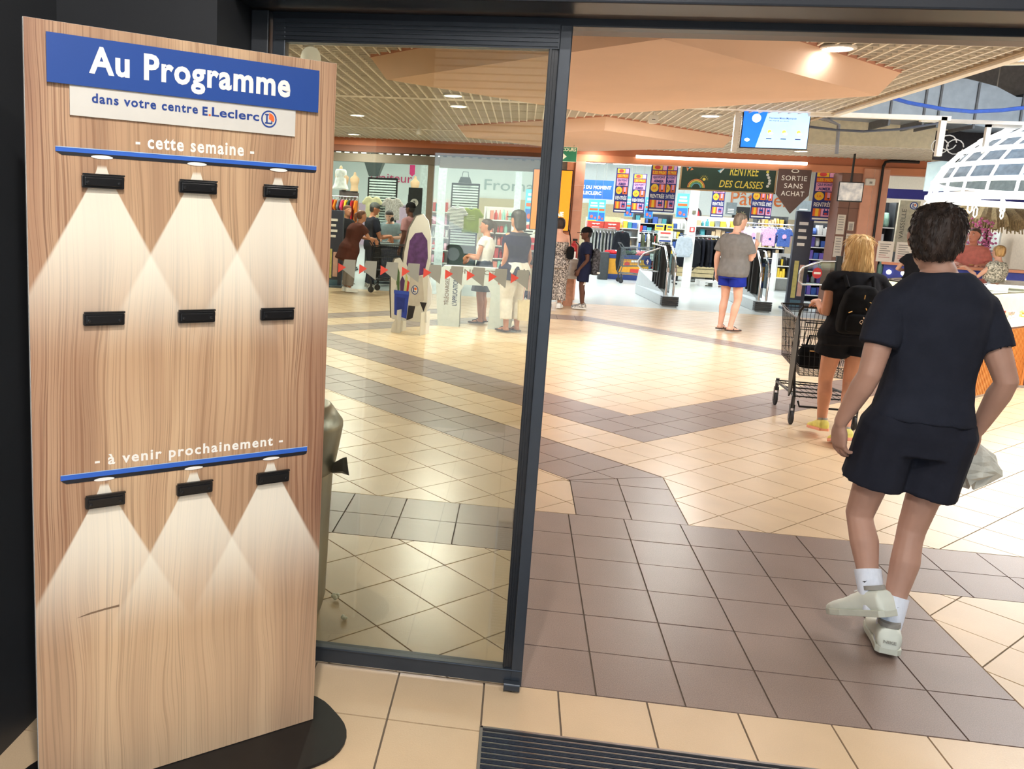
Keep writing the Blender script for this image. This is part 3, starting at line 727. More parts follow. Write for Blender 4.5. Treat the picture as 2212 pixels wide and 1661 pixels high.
    if shoes:
        for kk in 'LR':
            an, to, kn = N['ank'+kk], N['toe'+kk], N['knee'+kk]
            fd = (to-(an-Z*.035*H)).normalized() if 'tilt' in shoes else Vector(((to-an).x, (to-an).y, 0)).normalized()
            sd = fd.cross(Z).normalized(); up = sd.cross(fd)
            base = an-up*.033*H if 'tilt' in shoes else Vector((an.x, an.y, an.z-.033*H))
            kd = shoes['kind']
            if kd == 'sneaker':
                L = .155*H*shoes.get('scale', 1)
                q = [(-.27,.10,.02,.18), (-.22,.150,.015,.33), (-.08,.155,.01,.36), (.05,.16,.01,.35), (.2,.178,.01,.29), (.4,.205,.01,.22), (.58,.20,.01,.18), (.70,.155,.015,.14), (.74,.08,.03,.10)]
                sb = B().ring_loft([ering(base+fd*s_*L+up*((z0+z1)/2*L), sd*w_*L, up*((z1-z0)/2*L), 16, .8) for s_, w_, z0, z1 in q])
                so = put('shoe', remesh(sb, min(voxel, .006), 3), root); so.data.materials.append(shoes['mat'])
                pl_ = [(s_, w_*1.06) for s_, w_, _, _ in q]
                rr = [base+fd*s_*L+sd*w_*L for s_, w_ in pl_]+[base+fd*s_*L-sd*w_*L for s_, w_ in pl_[::-1]]
                B().ring_loft([[p-up*.012*L for p in rr], [p+up*.075*L for p in rr]]).build('sole', shoes.get('sole', shoes['mat']), so, bevel=.003)
                B().ring_loft([ering(base+fd*-.06*L+up*.33*L, sd*.14*L, fd*.16*L, 16), ering(base+fd*-.055*L+up*.385*L, sd*.135*L, fd*.155*L, 16)]).build('collar', shoes.get('collar', M('shoe_lining', (150,146,138), .8)), so, smooth=True)
                for i in range(4):
                    p = base+fd*(.12+.09*i)*L+up*(.36-.055*i)*L
                    B().tube([p-sd*.07*L, p+up*.012*L, p+sd*.07*L], .008*L, 6).build('lace', shoes.get('lace', WHITE), so)
            else:
                L = .16*H
                rr = [(-.25,.12), (-.2,.16), (0,.16), (.3,.18), (.5,.2), (.65,.17), (.73,.09)]
                ol = [base+fd*s_*L+sd*w_*L for s_, w_ in rr]+[base+fd*s_*L-sd*w_*L for s_, w_ in rr[::-1]]
                fz = lambda p, z: Vector((p.x, p.y, z+max(0, base.z)))
                so = B().ring_loft([[fz(p, .002) for p in ol], [fz(p, .018) for p in ol]]).build('sandal_sole', shoes['mat'], root, bevel=.003)
                B().tube([fz(base+fd*.1*L+sd*.17*L, .02), base+fd*.3*L+Z*.034*H, fz(base+fd*.5*L, .03), base+fd*.3*L+Z*.034*H, fz(base+fd*.1*L-sd*.17*L, .02)], .007, 6).build('strap', shoes['mat'], so)
    if socks:
        for kk in 'LR':
            an, kn = N['ank'+kk], N['knee'+kk]
            limb(B(), [an-(kn-an).normalized()*.02*H, an, an.lerp(kn, socks['len']*.5), an.lerp(kn, socks['len'])], [.0235*H, .0245*H, .0265*H, .0275*H], F, 20, round1=False).build('sock', socks['mat'], root, smooth=True)
    if '_top' in root: del root['_top']
    return root, hd, at, P, N
def skin(name, rgb): return M('skin_'+name, rgb, .52, var=.06, scale=9, spec=.35)
def cloth(name, rgb, **k): return M('cloth_'+name, rgb, .92, var=k.pop('var', .08), scale=k.pop('scale', 14), bump=k.pop('bump', .25), bscale=420, spec=.15, **k)
def hairmat(name, rgb, rgb2=None): return M('hair_'+name, rgb, .55, var=.35, scale=40, stretch=(1,1,.06), bump=.5, bscale=160, rgb2=rgb2)

S1 = skin('tan', (182, 142, 124)); S2 = skin('fair', (222, 172, 148)); S3 = skin('brown', (128, 84, 64)); S4 = skin('olive', (192, 134, 104)); S5 = skin('dark', (96, 62, 48))
HB = hairmat('dark_brown', (34, 27, 26), (62, 48, 42)); HBL = hairmat('blond', (188, 146, 88), (238, 208, 150)); HGR = hairmat('greying', (96, 82, 72), (138, 124, 110)); HK = hairmat('black', (20, 18, 18), (44, 38, 36)); HLB = hairmat('light_brown', (140, 102, 62), (212, 172, 112))

# 1. young man in black walking in through the door
CBLK = cloth('black_tee', (39, 42, 53)); CBLK2 = cloth('black_shorts', (36, 38, 48), bump=.1)
WS = M('sneaker_leather', (214, 218, 206), .5, var=.05, scale=10); SOLE = M('sneaker_sole', (196, 198, 184), .6, var=.05)
o = (1.19, .66, 0)
def rel(x, y, z): return (x-o[0], y-o[1], z)
mw, hdm, atm, Pm, Nm = person('young man in black t-shirt and black shorts walking away through the doorway', 1.77, o, 0, S1, {'kind': 'short', 'mat': HB, 'w': 1.0, 'voxel': .006, 'disp': .007, 'dscale': 48, 'dvec': (1, 1, .6)},
    {'kind': 'tee', 'mat': CBLK, 'hem': .53, 'neck': .836, 'sleeve': .60, 'loose': .014, 'disp': .013, 'dscale': 7}, {'kind': 'shorts', 'mat': CBLK2, 'len': .60, 'loose': .022, 'flare': .014, 'waist': .585, 'wloose': .006},
    {'kind': 'sneaker', 'mat': WS, 'sole': SOLE, 'tilt': 1, 'scale': 1.05}, {
    'pelvis': rel(1.205, .66, .90), 'chest': rel(1.225, .68, 1.25), 'neck': rel(1.213, .69, 1.488), 'head': rel(1.19, .715, 1.497),
    'shL': rel(1.045, .67, 1.372), 'shR': rel(1.38, .69, 1.365), 'elL': rel(.975, .60, 1.09), 'wrL': rel(.925, .68, .88), 'elR': rel(1.455, .60, 1.10), 'wrR': rel(1.44, .71, .885),
    'fingL': (.10, .12, -1), 'palmL': (.95, .3, .15), 'fingR': (.08, .35, -1), 'palmR': (-1, .2, 0),
    'hipL': rel(1.105, .66, .875), 'hipR': rel(1.305, .66, .865), 'kneeL': rel(1.06, .72, .50), 'ankL': rel(1.085, .56, .215), 'toeL': rel(1.02, .70, .085),
    'kneeR': rel(1.25, .69, .47), 'ankR': rel(1.165, .575, .082), 'toeR': rel(1.225, .80, .012)},
    head_yaw=-20, headscale=1.03, build=.92, legs=.9, voxel=.0055, cvox=.008, hands={'L': {'curl': .5, 'spread': .12, 'thumb': (.3,1,0)}, 'R': {'curl': .7}}, socks={'mat': M('sock_white', (226, 232, 244), .9, var=.05, scale=60, stretch=(1,1,.05), bump=.3), 'len': .34})
def strands(root, hair_obj, m, n, ln, r, fall, seed, zmin=-9, lift=1.0):
    random.seed(seed); me = hair_obj.data; vs = [v for v in me.vertices if v.co.z > zmin]; b_ = B()
    for i in range(n):
        v = random.choice(vs); p = v.co.copy(); nn = v.normal.copy(); L_ = ln*random.uniform(.6,1.3)
        d = Vector((random.uniform(-.5,.5), random.uniform(-.5,.5), -fall)); d = (d-nn*d.dot(nn)).normalized()
        b_.tube([p-nn*.002, p+d*L_*.5+nn*L_*.06*lift, p+d*L_+nn*L_*random.uniform(-.06,.10)*lift], [r, r*.8, r*.15], 4)
    o_ = b_.build('hair_strands', m, root); o_['kind'] = 'stuff'; random.seed(7); return o_
strands(mw, [c for c in mw.children if c.name.startswith('hair')][0], HB, 1800, .020, .0019, .9, 5)
# sports mark on the socks and heel lettering
for kk, c in (('L', Nm['ankL'].lerp(Nm['kneeL'], .26)), ('R', Nm['ankR'].lerp(Nm['kneeR'], .26))):
    b = B(); p = c+Vector((-.02, -.046, .0))
    b.add([p+Vector(q) for q in ((-.018,.006,-.006), (-.008,.001,-.010), (.02,-.001,.012), (-.008,.001,-.002))], [(0,1,2,3)]); b.build('sock_mark', INKK, mw)
hl = text_mesh('heel_lettering', 'NIKE', M('heel_grey', (150,150,142), .6), -.022, .022, -.006, .006, .03)
ho = put('heel_lettering', hl, mw); fdv = (Nm['toeR']-Nm['ankR']); ho.location = Nm['ankR']-Vector((fdv.x,fdv.y,0)).normalized()*.083-Vector((0,0,.008)); ho.rotation_euler = (0, 0, math.atan2(-fdv.x, fdv.y))
# crumpled paper bag in his right hand
pbm = B(); rp = []; random.seed(4)
for i in range(9):
    t = i/8; rr = (.03, .052, .075, .085, .09, .095, .085, .06, .02)[i]
    rp.append([Vector((rr*math.cos(2*PI*k/14)*(1.15+.35*math.sin(k*2.7+i)*t)+.02*t, rr*.6*math.sin(2*PI*k/14)*(1+.3*math.sin(k*1.9+i*2)*t), -.012-t*.165+.025*math.sin(k*2.3)*t)) for k in range(14)])
pbm.ring_loft(rp)
tag(pbm.build('paper_bag', M('paper_greyish', (206, 206, 196), .85, var=.08, scale=25, bump=.6), None, (1.448, .755, .835)), 'crumpled off-white paper bag in the hand of the man in black', 'bag')
random.seed(7)

# 2. blond woman pushing the trolley
o = (2.19, 4.08, 0)
CB3 = cloth('black_top', (28, 28, 32)); YS = M('yellow_shoe', (226, 214, 112), .7, var=.1); PKS = M('pink_sole', (238, 160, 132), .7, var=.05)
wl, hdw, atw, Pw, Nw = person('blond woman in black with backpack pushing the shopping trolley', 1.62, o, 0, skin('sun_tanned', (204, 146, 116)), {'kind': 'long', 'mat': HBL, 'len': .72, 'voxel': .007, 'disp': .006, 'dscale': 40, 'dvec': (1,1,.12)},
    {'kind': 'tee', 'mat': CB3, 'hem': .505, 'sleeve': .38, 'loose': .022, 'flare': .05}, {'kind': 'shorts', 'mat': cloth('black_skirt', (26, 26, 30)), 'len': .40, 'loose': .03, 'flare': .03, 'waist': .62},
    {'kind': 'sneaker', 'mat': YS, 'sole': PKS, 'tilt': 1, 'lace': YS}, {
    'pelvis': rel(2.17, 4.08, .84), 'chest': rel(2.19, 4.10, 1.12), 'neck': rel(2.20, 4.13, 1.33), 'head': rel(2.195, 4.16, 1.375), 'shL': rel(2.02, 4.1, 1.265), 'shR': rel(2.37, 4.1, 1.265),
    'elL': rel(1.985, 4.06, .985), 'wrL': rel(1.99, 4.27, 1.055), 'elR': rel(2.44, 4.06, .99), 'wrR': rel(2.36, 4.28, 1.06), 'fingL': (.1,1,.05), 'palmL': (.3,.1,-1), 'fingR': (-.1,1,.05), 'palmR': (-.3,.1,-1),
    'hipL': rel(2.09, 4.08, .82), 'hipR': rel(2.26, 4.08, .82), 'kneeL': rel(2.085, 4.16, .47), 'ankL': rel(2.085, 4.12, .115), 'toeL': rel(2.075, 4.27, .04), 'kneeR': rel(2.235, 4.07, .46), 'ankR': rel(2.155, 3.83, .115), 'toeR': rel(2.13, 3.97, .012)},
    sex='f', build=1.06, voxel=.007, cvox=.009, hands={'L': {'curl': .9}, 'R': {'curl': .9}}, eyes=True)
strands(wl, [c for c in wl.children if c.name.startswith('hair')][0], HBL, 600, .075, .0026, 6.0, 6, lift=.35)
# accessories of the two nearest people
bp = thing('backpack', 'small black backpack with gold zips worn by the blond woman', 'backpack', (2.165, 3.865, .865))
BPM = cloth('backpack_black', (20, 20, 22), bump=.5)
b = B(); b.ring_loft([ering(Vector((0,.02,z)), Vector((w,0,0)), Vector((0,d,0)), 20, 1.2) for z, w, d in ((0,.12,.05), (.015,.145,.075), (.06,.152,.085), (.2,.145,.085), (.3,.12,.07), (.35,.08,.05), (.365,.03,.02))])
pk = put('bag_body', remesh(b, .008, 2, .5, .004, 14), bp); pk.data.materials.append(BPM)
b = B(); b.ring_loft([ering(Vector((0,-.055,z)), Vector((w,0,0)), Vector((0,d,0)), 20, 1.2) for z, w, d in ((.02,.09,.02), (.03,.115,.032), (.09,.12,.036), (.14,.11,.032), (.155,.085,.02))])
fp = put('front_pocket', remesh(b, .007, 2), bp); fp.data.materials.append(BPM)
GOLD = M('gold_zip', (222, 184, 120), .3, 1.0, var=.05)
for (x0, z0, x1, z1) in ((.02,.25,.05,.235), (.0,.205,.008,.19), (-.115,.165,-.09,.175), (.11,.165,.125,.185), (.085,.14,.105,.12), (-.02,.27,-.016,.3)):
    B().tube([(x0,-.082,z0), (x1,-.078,z1)], .004, 6).build('zip_pull', GOLD, bp)
text(bp, 'Queen', M('rose_gold', (236, 206, 178), .5, var=.02), -.035, .048, .085, .118, -.094, .0, shear=.3)
flat(bp, 'crown_mark', [([(-.012,.126), (.032,.126), (.036,.142), (.022,.134), (.011,.146), (0,.134), (-.016,.142)], MATS['rose_gold'])], -.094)
flat(bp, 'brand_patch', [(R(.018,.05,.052,.066), MATS['rose_gold'])], -.092)
for s in (-1, 1):
    B().tube([(s*.09,.06,.34), (s*.1,.12,.42), (s*.1,.2,.4), (s*.12,.29,.3)], .014, 8).build('shoulder_strap', BPM, bp, smooth=True)

WIRE = M('black_wire', (26, 27, 30), .4, .5, var=.1)
def trolley(label, loc, rz, wire=WIRE, items=True, group=None):
    t = thing('shopping_trolley', label, 'trolley', loc, rz, group)
    # basket: local +y forward, handle at y=0
    wb = B()
    def sec(y, z): k = (y-.08)/.82; return (.275-.06*k)*(.80+.20*(z-.42)/.46)
    def top(y): return .88+.05*(y-.08)/.82
    for y in [.08+.041*i for i in range(21)]:
        for s in (-1, 1): wb.tube([(s*sec(y,.42), y, .42+.05*(y-.08)), (s*sec(y,.88), y, top(y))], .0024, 4)
        wb.tube([(-sec(y,.42), y, .42+.05*(y-.08)), (sec(y,.42), y, .42+.05*(y-.08))], .0024, 4)
    for y in (.08, .9):
        n = 12
        for i in range(1, n): x = -1+2*i/n; wb.tube([(x*sec(y,.42), y, .42+.05*(y-.08)), (x*sec(y,.88), y, top(y))], .0024, 4)
    for z in (.42, .5, .58, .66, .74, .82, .88):
        wb.tube([(-sec(.08,z),.08,z), (-sec(.9,z),.9,z+.05), (sec(.9,z),.9,z+.05), (sec(.08,z),.08,z)], .0038 if z in (.42,.66) else .003, 5, closed=True)
    for i in range(1, 10): x = -1+2*i/10; wb.tube([(x*sec(.08,.42),.08,.42), (x*sec(.9,.42),.9,.46)], .0024, 4)
    wb.build('basket', wire, t)
    B().tube([(-.275,.06,.885), (-.28,.5,.91), (-.225,.9,.935), (0,.93,.94), (.225,.9,.935), (.28,.5,.91), (.275,.06,.885)], .008, 8).build('rim', wire, t, smooth=True)
    B().tube([(-.27,.0,1.0), (.27,.0,1.0)], .017, 12).build('handle', M('handle_grip', (34,34,38), .5), t, smooth=True)
    for s in (-1, 1):
        B().tube([(s*.27,0,1.0), (s*.285,.03,.96), (s*.28,.1,.86), (s*.26,.07,.42), (s*.25,.03,.25)], .011, 8).build('upright', wire, t, smooth=True)
        B().prism([], 0, 0) if False else None
    sp = B()
    for s in (-1,):
        sp.ring_loft([[(s*.292,.0,.30), (s*.292,.06,.24), (s*.292,.12,.42), (s*.292,.1,.86), (s*.292,.05,.93), (s*.292,-.02,.80), (s*.292,-.03,.5)], [(s*.280,.0,.30), (s*.280,.06,.24), (s*.280,.12,.42), (s*.280,.1,.86), (s*.280,.05,.93), (s*.280,-.02,.80), (s*.280,-.03,.5)]])
    sp.build('side_panel', BLACK, t)
    ch = B()
    for s in (-1, 1): ch.tube([(s*.25,.02,.25), (s*.24,.3,.25), (s*.2,.85,.22)], .011, 8)
    for y in (.06,.28,.5,.72,.85): ch.tube([(-.235+.04*y,y,.245-.02*y), (.235-.04*y,y,.245-.02*y)], .006, 6)
    for i in range(9): ch.tube([(-.2+.05*i,.05,.238), (-.17+.0425*i,.85,.222)], .003, 4)
    ch.build('lower_frame', wire, t)
    B().tube([(-.2,.1,.2), (-.18,.11,.15), (-.05,.11,.15), (.05,.11,.15), (.18,.11,.15), (.2,.1,.2)], .009, 6).build('stop_bar', wire, t)
    for s in (-1, 1):
        for y, x in ((.05,.245), (.82,.195)):
            w = B().lathe([(.001,-.012), (.05,-.012), (.058,-.008), (.058,.008), (.05,.012), (.001,.012)], n=18)
            w.v = [(z+s*x, a+y+.02, c+.058) for a, c, z in w.v]
            wo = w.build('wheel', M('castor_tyre', (40,40,42), .7), t, smooth=True)
            B().box(s*x-.018, s*x-.014, y, y+.04, .05, .17).box(s*x+.014, s*x+.018, y, y+.04, .05, .17).cyl((s*x,y+.02,.14), (s*x,y+.01,.25), .016).build('fork', M('castor_fork', (70,72,76), .4, .7), t)
    cs = B()
    for i in range(7): cs.tube([(-.2+.066*i,.09,.86), (-.19+.063*i,.2,.66)], .003, 4)
    cs.tube([(-.22,.09,.86), (.22,.09,.86)], .005, 6).tube([(-.2,.2,.66), (.2,.2,.66)], .005, 6).build('child_seat', wire, t)
    return t
tr1 = trolley('black wire shopping trolley pushed by the blond woman', (2.215, 4.42, 0), math.radians(-3))
hb_ = thing('handbag', 'black handbag lying in the front trolley basket', 'handbag', (2.13, 4.62, .47))
put('bag_body', remesh(B().ring_loft([ering(Vector((0,0,z)), Vector((w,0,0)), Vector((0,d,0)), 16, 1.0) for z, w, d in ((0,.1,.05), (.02,.125,.065), (.14,.12,.06), (.19,.1,.04))]), .01, 2), hb_).data.materials.append(BPM)
B().tube([(-.07,0,.18), (-.05,0,.27), (.05,0,.27), (.07,0,.18)], .008, 6).build('strap', BPM, hb_, smooth=True)
B().tube([(-.06,-.064,.15), (.06,-.064,.15)], .005, 6).build('clasp', GOLD, hb_)

# ================================================================== DISPLAY BOARD
ang = math.atan2(.64487, .76429)
sg = thing('display_board', 'tall wood effect display board with clips on a black base plate', 'sign', (-.913-.806*.76429, -.353-.806*.64487, 0), ang)
def wood_print():
    m = bpy.data.materials.new('wood_print'); m.use_nodes = True; t = m.node_tree; N = t.nodes; L = t.links
    b = N['Principled BSDF']; b.inputs['Roughness'].default_value = .5
    tc = N.new('ShaderNodeTexCoord'); sx = N.new('ShaderNodeSeparateXYZ'); L.new(tc.outputs['Object'], sx.inputs[0])
    def mth(op, a, c=None, clamp=False):
        n = N.new('ShaderNodeMath'); n.operation = op; n.use_clamp = clamp
        for i, v in enumerate((a, c)):
            if v is None: continue
            if isinstance(v, (int, float)): n.inputs[i].default_value = v
            else: L.new(v, n.inputs[i])
        return n.outputs[0]
    X, Zc = sx.outputs[0], sx.outputs[2]
    # slow warp so that the grain lines wander
    mp = N.new('ShaderNodeMapping'); mp.inputs['Scale'].default_value = (5, 1, 1.1); L.new(tc.outputs['Object'], mp.inputs[0])
    wn = N.new('ShaderNodeTexNoise'); wn.inputs['Scale'].default_value = 1.0; wn.inputs['Detail'].default_value = 2; L.new(mp.outputs[0], wn.inputs['Vector'])
    wx = mth('ADD', X, mth('MULTIPLY', mth('SUBTRACT', wn.outputs['Fac'], .5), .10))
    def streak(sc, zs, det):
        cb = N.new('ShaderNodeCombineXYZ'); L.new(mth('MULTIPLY', wx, sc), cb.inputs[0]); L.new(mth('MULTIPLY', Zc, zs), cb.inputs[2])
        n = N.new('ShaderNodeTexNoise'); n.inputs['Scale'].default_value = 1.0; n.inputs['Detail'].default_value = det; L.new(cb.outputs[0], n.inputs['Vector']); return n.outputs['Fac']
    big, mid, fine = streak(9, .7, 2), streak(260, 1.0, 3), streak(105, .7, 2)
    r1 = N.new('ShaderNodeValToRGB'); L.new(big, r1.inputs[0]); e = r1.color_ramp.elements
    e[0].position, e[0].color = .3, lin((134, 96, 76)); e[1].position, e[1].color = .66, lin((196, 164, 132))
    e2 = r1.color_ramp.elements.new(.48); e2.color = lin((172, 136, 108))
    def mix(a, c, f, mode='MIX'):
        n = N.new('ShaderNodeMix'); n.data_type = 'RGBA'; n.blend_type = mode
        for i, v in (('Factor', f), ('A', a), ('B', c)):
            if isinstance(v, (int, float)): n.inputs[i].default_value = v
            elif isinstance(v, tuple): n.inputs[i].default_value = v
            else: L.new(v, n.inputs[i])
        return n.outputs['Result']
    def ss(v, a, c_):
        n = N.new('ShaderNodeMapRange'); n.interpolation_type = 'SMOOTHSTEP'; L.new(v, n.inputs[0]); n.inputs[1].default_value = a; n.inputs[2].default_value = c_; return n.outputs[0]
    col = mix(r1.outputs[0], lin((96, 62, 46)), mth('MULTIPLY', ss(mid, .50, .66), .75))
    col = mix(col, lin((118, 74, 52)), mth('MULTIPLY', ss(fine, .55, .64), .65))
    # darker, redder flanks of the printed planks, paler centre
    edge = ss(mth('ABSOLUTE', mth('SUBTRACT', X, .40)), .12, .42)
    col = mix(mix(col, lin((222, 190, 148)), .28), mix(col, lin((146, 98, 74)), .16), edge)
    # printed spotlight cones
    tot = None
    for zc, dz in ((1.692, 1.0), (.880, .95)):
        for xc in (.171, .409, .638):
            d = mth('SUBTRACT', zc, Zc); h = mth('SQRT', mth('ADD', mth('MULTIPLY', mth('MULTIPLY', d, d), .31), .00012))
            q = mth('DIVIDE', mth('ABSOLUTE', mth('SUBTRACT', X, xc)), h)
            ins = mth('MULTIPLY', mth('SUBTRACT', 1.0, ss(q, .93, 1.03)), ss(d, .0, .012))
            fd = mth('SUBTRACT', 1.0, ss(d, .12, .50*dz)); k = mth('MULTIPLY', ins, mth('MULTIPLY', fd, .74))
            tot = k if tot is None else mth('SUBTRACT', 1.0, mth('MULTIPLY', mth('SUBTRACT', 1.0, tot), mth('SUBTRACT', 1.0, k)))
    pale = mix(col, lin((246, 243, 228)), tot)
    warm = mix(pale, lin((232, 206, 168)), mth('MULTIPLY', mth('SUBTRACT', 1.0, ss(Zc, .35, .8)), .25))
    L.new(warm, b.inputs['Base Color'])
    return m
WP = wood_print()
B().box(0, .806, 0, .004, .012, 2.012).build('face_panel', WP, sg)
B().box(-.001, .807, .004, .016, .010, 2.013).build('core_board', M('foam_board_edge', (206, 204, 200), .6, var=.03), sg)
BLU = M('sign_blue', (30, 70, 146), .42, var=.03, scale=3); SWH = M('sign_white', (208, 206, 200), .45, var=.02)
bh = B().box(.046, .748, -.010, -.006, 1.873, 1.985).build('title_plate', BLU, sg)
put('spacer', B().box(.09, .70, -.006, 0, 1.89, 1.97).mesh('spacer', BLACK), bh)
text(bh, 'Au Programme', INKW, .140, .662, 1.884, 1.967, -.0108, .032, spacing=1.10)
wp_ = B().box(.097, .682, -.0055, -.0015, 1.803, 1.873).build('subtitle_plate', SWH, sg)
text(wp_, 'dans votre centre', INKB, .147, .408, 1.836, 1.859, -.0062, .028, spacing=1.16)
text(wp_, 'E', INKB, .420, .434, 1.834, 1.856, -.0062, .04); flat(wp_, 'red_dot', [(disc(.4395,1.8363,.0028), INKO)], -.0062)
text(wp_, 'Leclerc', INKB, .445, .576, 1.834, 1.857, -.0062, .022, spacing=1.04)
flat(wp_, 'logo_emblem', [(disc(.604,1.842,.0225), INKB)], -.0062)
flat(wp_, 'logo_disc', [(disc(.604,1.842,.0185), SWH)], -.0064)
flat(wp_, 'logo_arc', [([(.604,1.842)]+[(.604+.0155*math.cos(t), 1.842+.0155*math.sin(t)) for t in [-.5+.16*i for i in range(14)]], INKO)], -.0066)
flat(wp_, 'logo_letter', [(R(.592,.603,1.8515,1.855), INKB), (R(.5955,.6,1.8315,1.854), INKB), (R(.592,.613,1.8295,1.833), INKB), (R(.610,.613,1.8295,1.838), INKB)], -.0068)
text(sg, '- cette semaine -', INKW, .252, .566, 1.739, 1.771, -.0006, .026, spacing=1.16)
text(sg, '- à venir prochainement -', INKW, .148, .674, .919, .957, -.0006, .026, spacing=1.2)
LB = M('bar_blue', (46, 98, 196), .45, var=.02); LBK = M('bar_shadow', (22, 24, 34), .5, var=.02); GLW = M('bar_gloss', (168, 198, 238), .45, var=.02)
for z0, z1 in ((1.709, 1.727), (.889, .912)):
    h = z1-z0
    flat(sg, 'printed_lamp_bar', [([(.064,z1), (.753,z1), (.753,z0+.45*h), (.064,z0+.45*h)], LB), ([(.064,z0+.45*h), (.753,z0+.45*h), (.751,z0+.1*h), (.743,z0), (.078,z0)], LBK), (R(.064,.753,z1,z1+.0018), GLW)]
         , -.0008)
    flat(sg, 'printed_lamps', [(disc(x, z0+.05*h, .026, .0045), INKW) for x in (.171,.409,.638)], -.0014)
def clip_part(x, z):
    c = B(); c.rbox(x-.050, x+.050, -.012, -.001, z-.0155, z+.0155, .004, axis='y').box(x-.044, x+.044, -.016, -.011, z-.010, z+.010)
    o = c.build('clip', M('clip_black', (20, 20, 22), .32, var=.1), sg, bevel=.0015)
    B().box(x-.048, x+.052, -.012, -.003, z+.0155, z+.0195).build('clip_lever', MATS['clip_black'], o, bevel=.001)
    for s in (-1, 1): B().lathe([(.001,0), (.0045,.001), (.0045,.003), (.001,.0035)], n=12).build('rivet', M('rivet_black', (46,46,48), .25, .4), o).matrix_local = Matrix.Translation((x+s*.037, -.0155, z-.002)) @ Matrix.Rotation(PI/2, 4, 'X')
    return o
for z in (1.650, 1.311, .833):
    for x in (.1715, .410, .6425): clip_part(x, z)
flat(sg, 'pen_mark', [([(.098,.519), (.13,.527), (.17,.531), (.208,.5335), (.208,.5275), (.17,.526), (.13,.522)], M('pen_grey', (128, 104, 82), .7, var=.1))], -.0007)
bs = [( -.06,.20), (-.06,-.19)]
def oval(x0, x1, y0, y1, r):
    P_ = []
    for cx, cy, st_ in ((x1-r,y1-r,0), (x0+r,y1-r,1), (x0+r,y0+r,2), (x1-r,y0+r,3)):
        for k in range(9): t = (st_+k/8)*PI/2; P_.append((cx+r*math.cos(t), cy+r*math.sin(t)))
    return P_
B().slab(oval(-.075, .888, -.20, .21, .17), .001, .010).build('base_plate', M('base_black', (30, 28, 28), .42, .3, var=.08), sg, bevel=.002)

# ================================================================== STAINLESS BIN behind the glass
bn = thing('litter_bin', 'brushed steel litter bin behind the display board, a bag corner poking out', 'bin', (-1.215, .36, 0))
B().lathe([(.150,.006), (.158,.03), (.168,.08), (.174,.40), (.180,.58), (.178,.592)], n=36, cap=True).build('bin_body', STEEL, bn, smooth=50)
B().lathe([(.180,.594), (.192,.64), (.214,.775), (.213,.792), (.165,.856), (.150,.862), (.118,.855), (.112,.82), (.11,.80)], n=36, cap=False).build('bin_hood', STEEL, bn, smooth=50)
B().lathe([(.11,.802), (.001,.80)], n=30).build('opening', BLACK, bn)
b = B().ring_loft([[(.17,.0,.62), (.185,-.03,.60), (.185,.01,.585)], [(.225,-.02,.66), (.235,-.06,.62), (.22,-.01,.595)], [(.24,-.02,.665), (.262,-.065,.607), (.225,-.02,.598)]])
b.build('bag_corner', M('bag_plastic', (92, 84, 84), .3, var=.2, scale=30), bn)
for k, (x, y, r) in enumerate([(-1.028, .490, .017), (-.956, .328, .013)]):
    pc = B(); random.seed(20+k)
    for i in range(6): pc.ball((random.uniform(-.5,.5)*r*1.3, random.uniform(-.5,.5)*r*1.3, r*.55+random.uniform(0,.5)*r), r*random.uniform(.42,.62), 8, 6)
    tag(pc.build('popcorn', M('popcorn_white', (240, 236, 220), .8, var=.05), None, (x, y, .0), smooth=True), ('larger white popcorn piece on the floor against the steel bin', 'smaller white popcorn piece on the floor in front of the steel bin')[k], 'popcorn', 'popcorn on the floor')
random.seed(7)
# 3. man in grey with a phone
def stand(*a, **k): return person(*a, **k)[0]
o = (2.86, 10.65, 0)
CG = cloth('grey_tee', (122, 120, 118)); CBL = cloth('royal_blue', (34, 50, 150))
FF = M('flip_flop_brown', (58, 44, 40), .7, var=.1)
gm, hdg, atg, Pg, Ng = person('man in grey t-shirt and blue shorts looking at his phone', 1.79, o, math.radians(-48), S2, {'kind': 'crop', 'mat': HGR, 'voxel': .01, 'disp': .003}, {'kind': 'tee', 'mat': CG, 'hem': .47, 'sleeve': .72, 'loose': .03, 'disp': .01, 'flare': .06},
    {'kind': 'shorts', 'mat': CBL, 'len': .52, 'loose': .03, 'waist': .56}, {'kind': 'flip', 'mat': FF}, {'elR': (.22,.10,1.115), 'wrR': (.14,.31,1.31), 'fingR': (-.1,.4,1), 'palmR': (-.9,.3,.1), 'elL': (-.27,-.05,1.12), 'wrL': (-.285,.0,.88), 'kneeR': (.12,.03,.5), 'ankR': (.10,-.06,.08), 'toeR': (.14,.12,.012)},
    build=1.12, head_yaw=-18, head_pitch=14, voxel=.01, hands={'R': {'curl': .75}}, belly=.03)
ph = thing('phone', 'white phone in the raised hand of the man in grey', 'phone', (3.20, 10.775, 1.37), math.radians(-60))
B().rbox(-.037, .037, -.005, .005, 0, .15, .01, axis='y').build('phone_body', WHITE, ph); flat(ph, 'phone_screen', [(R(-.032,.032,.008,.142), M('phone_screen', (90, 120, 160), .2, emit=.6))], .0056)

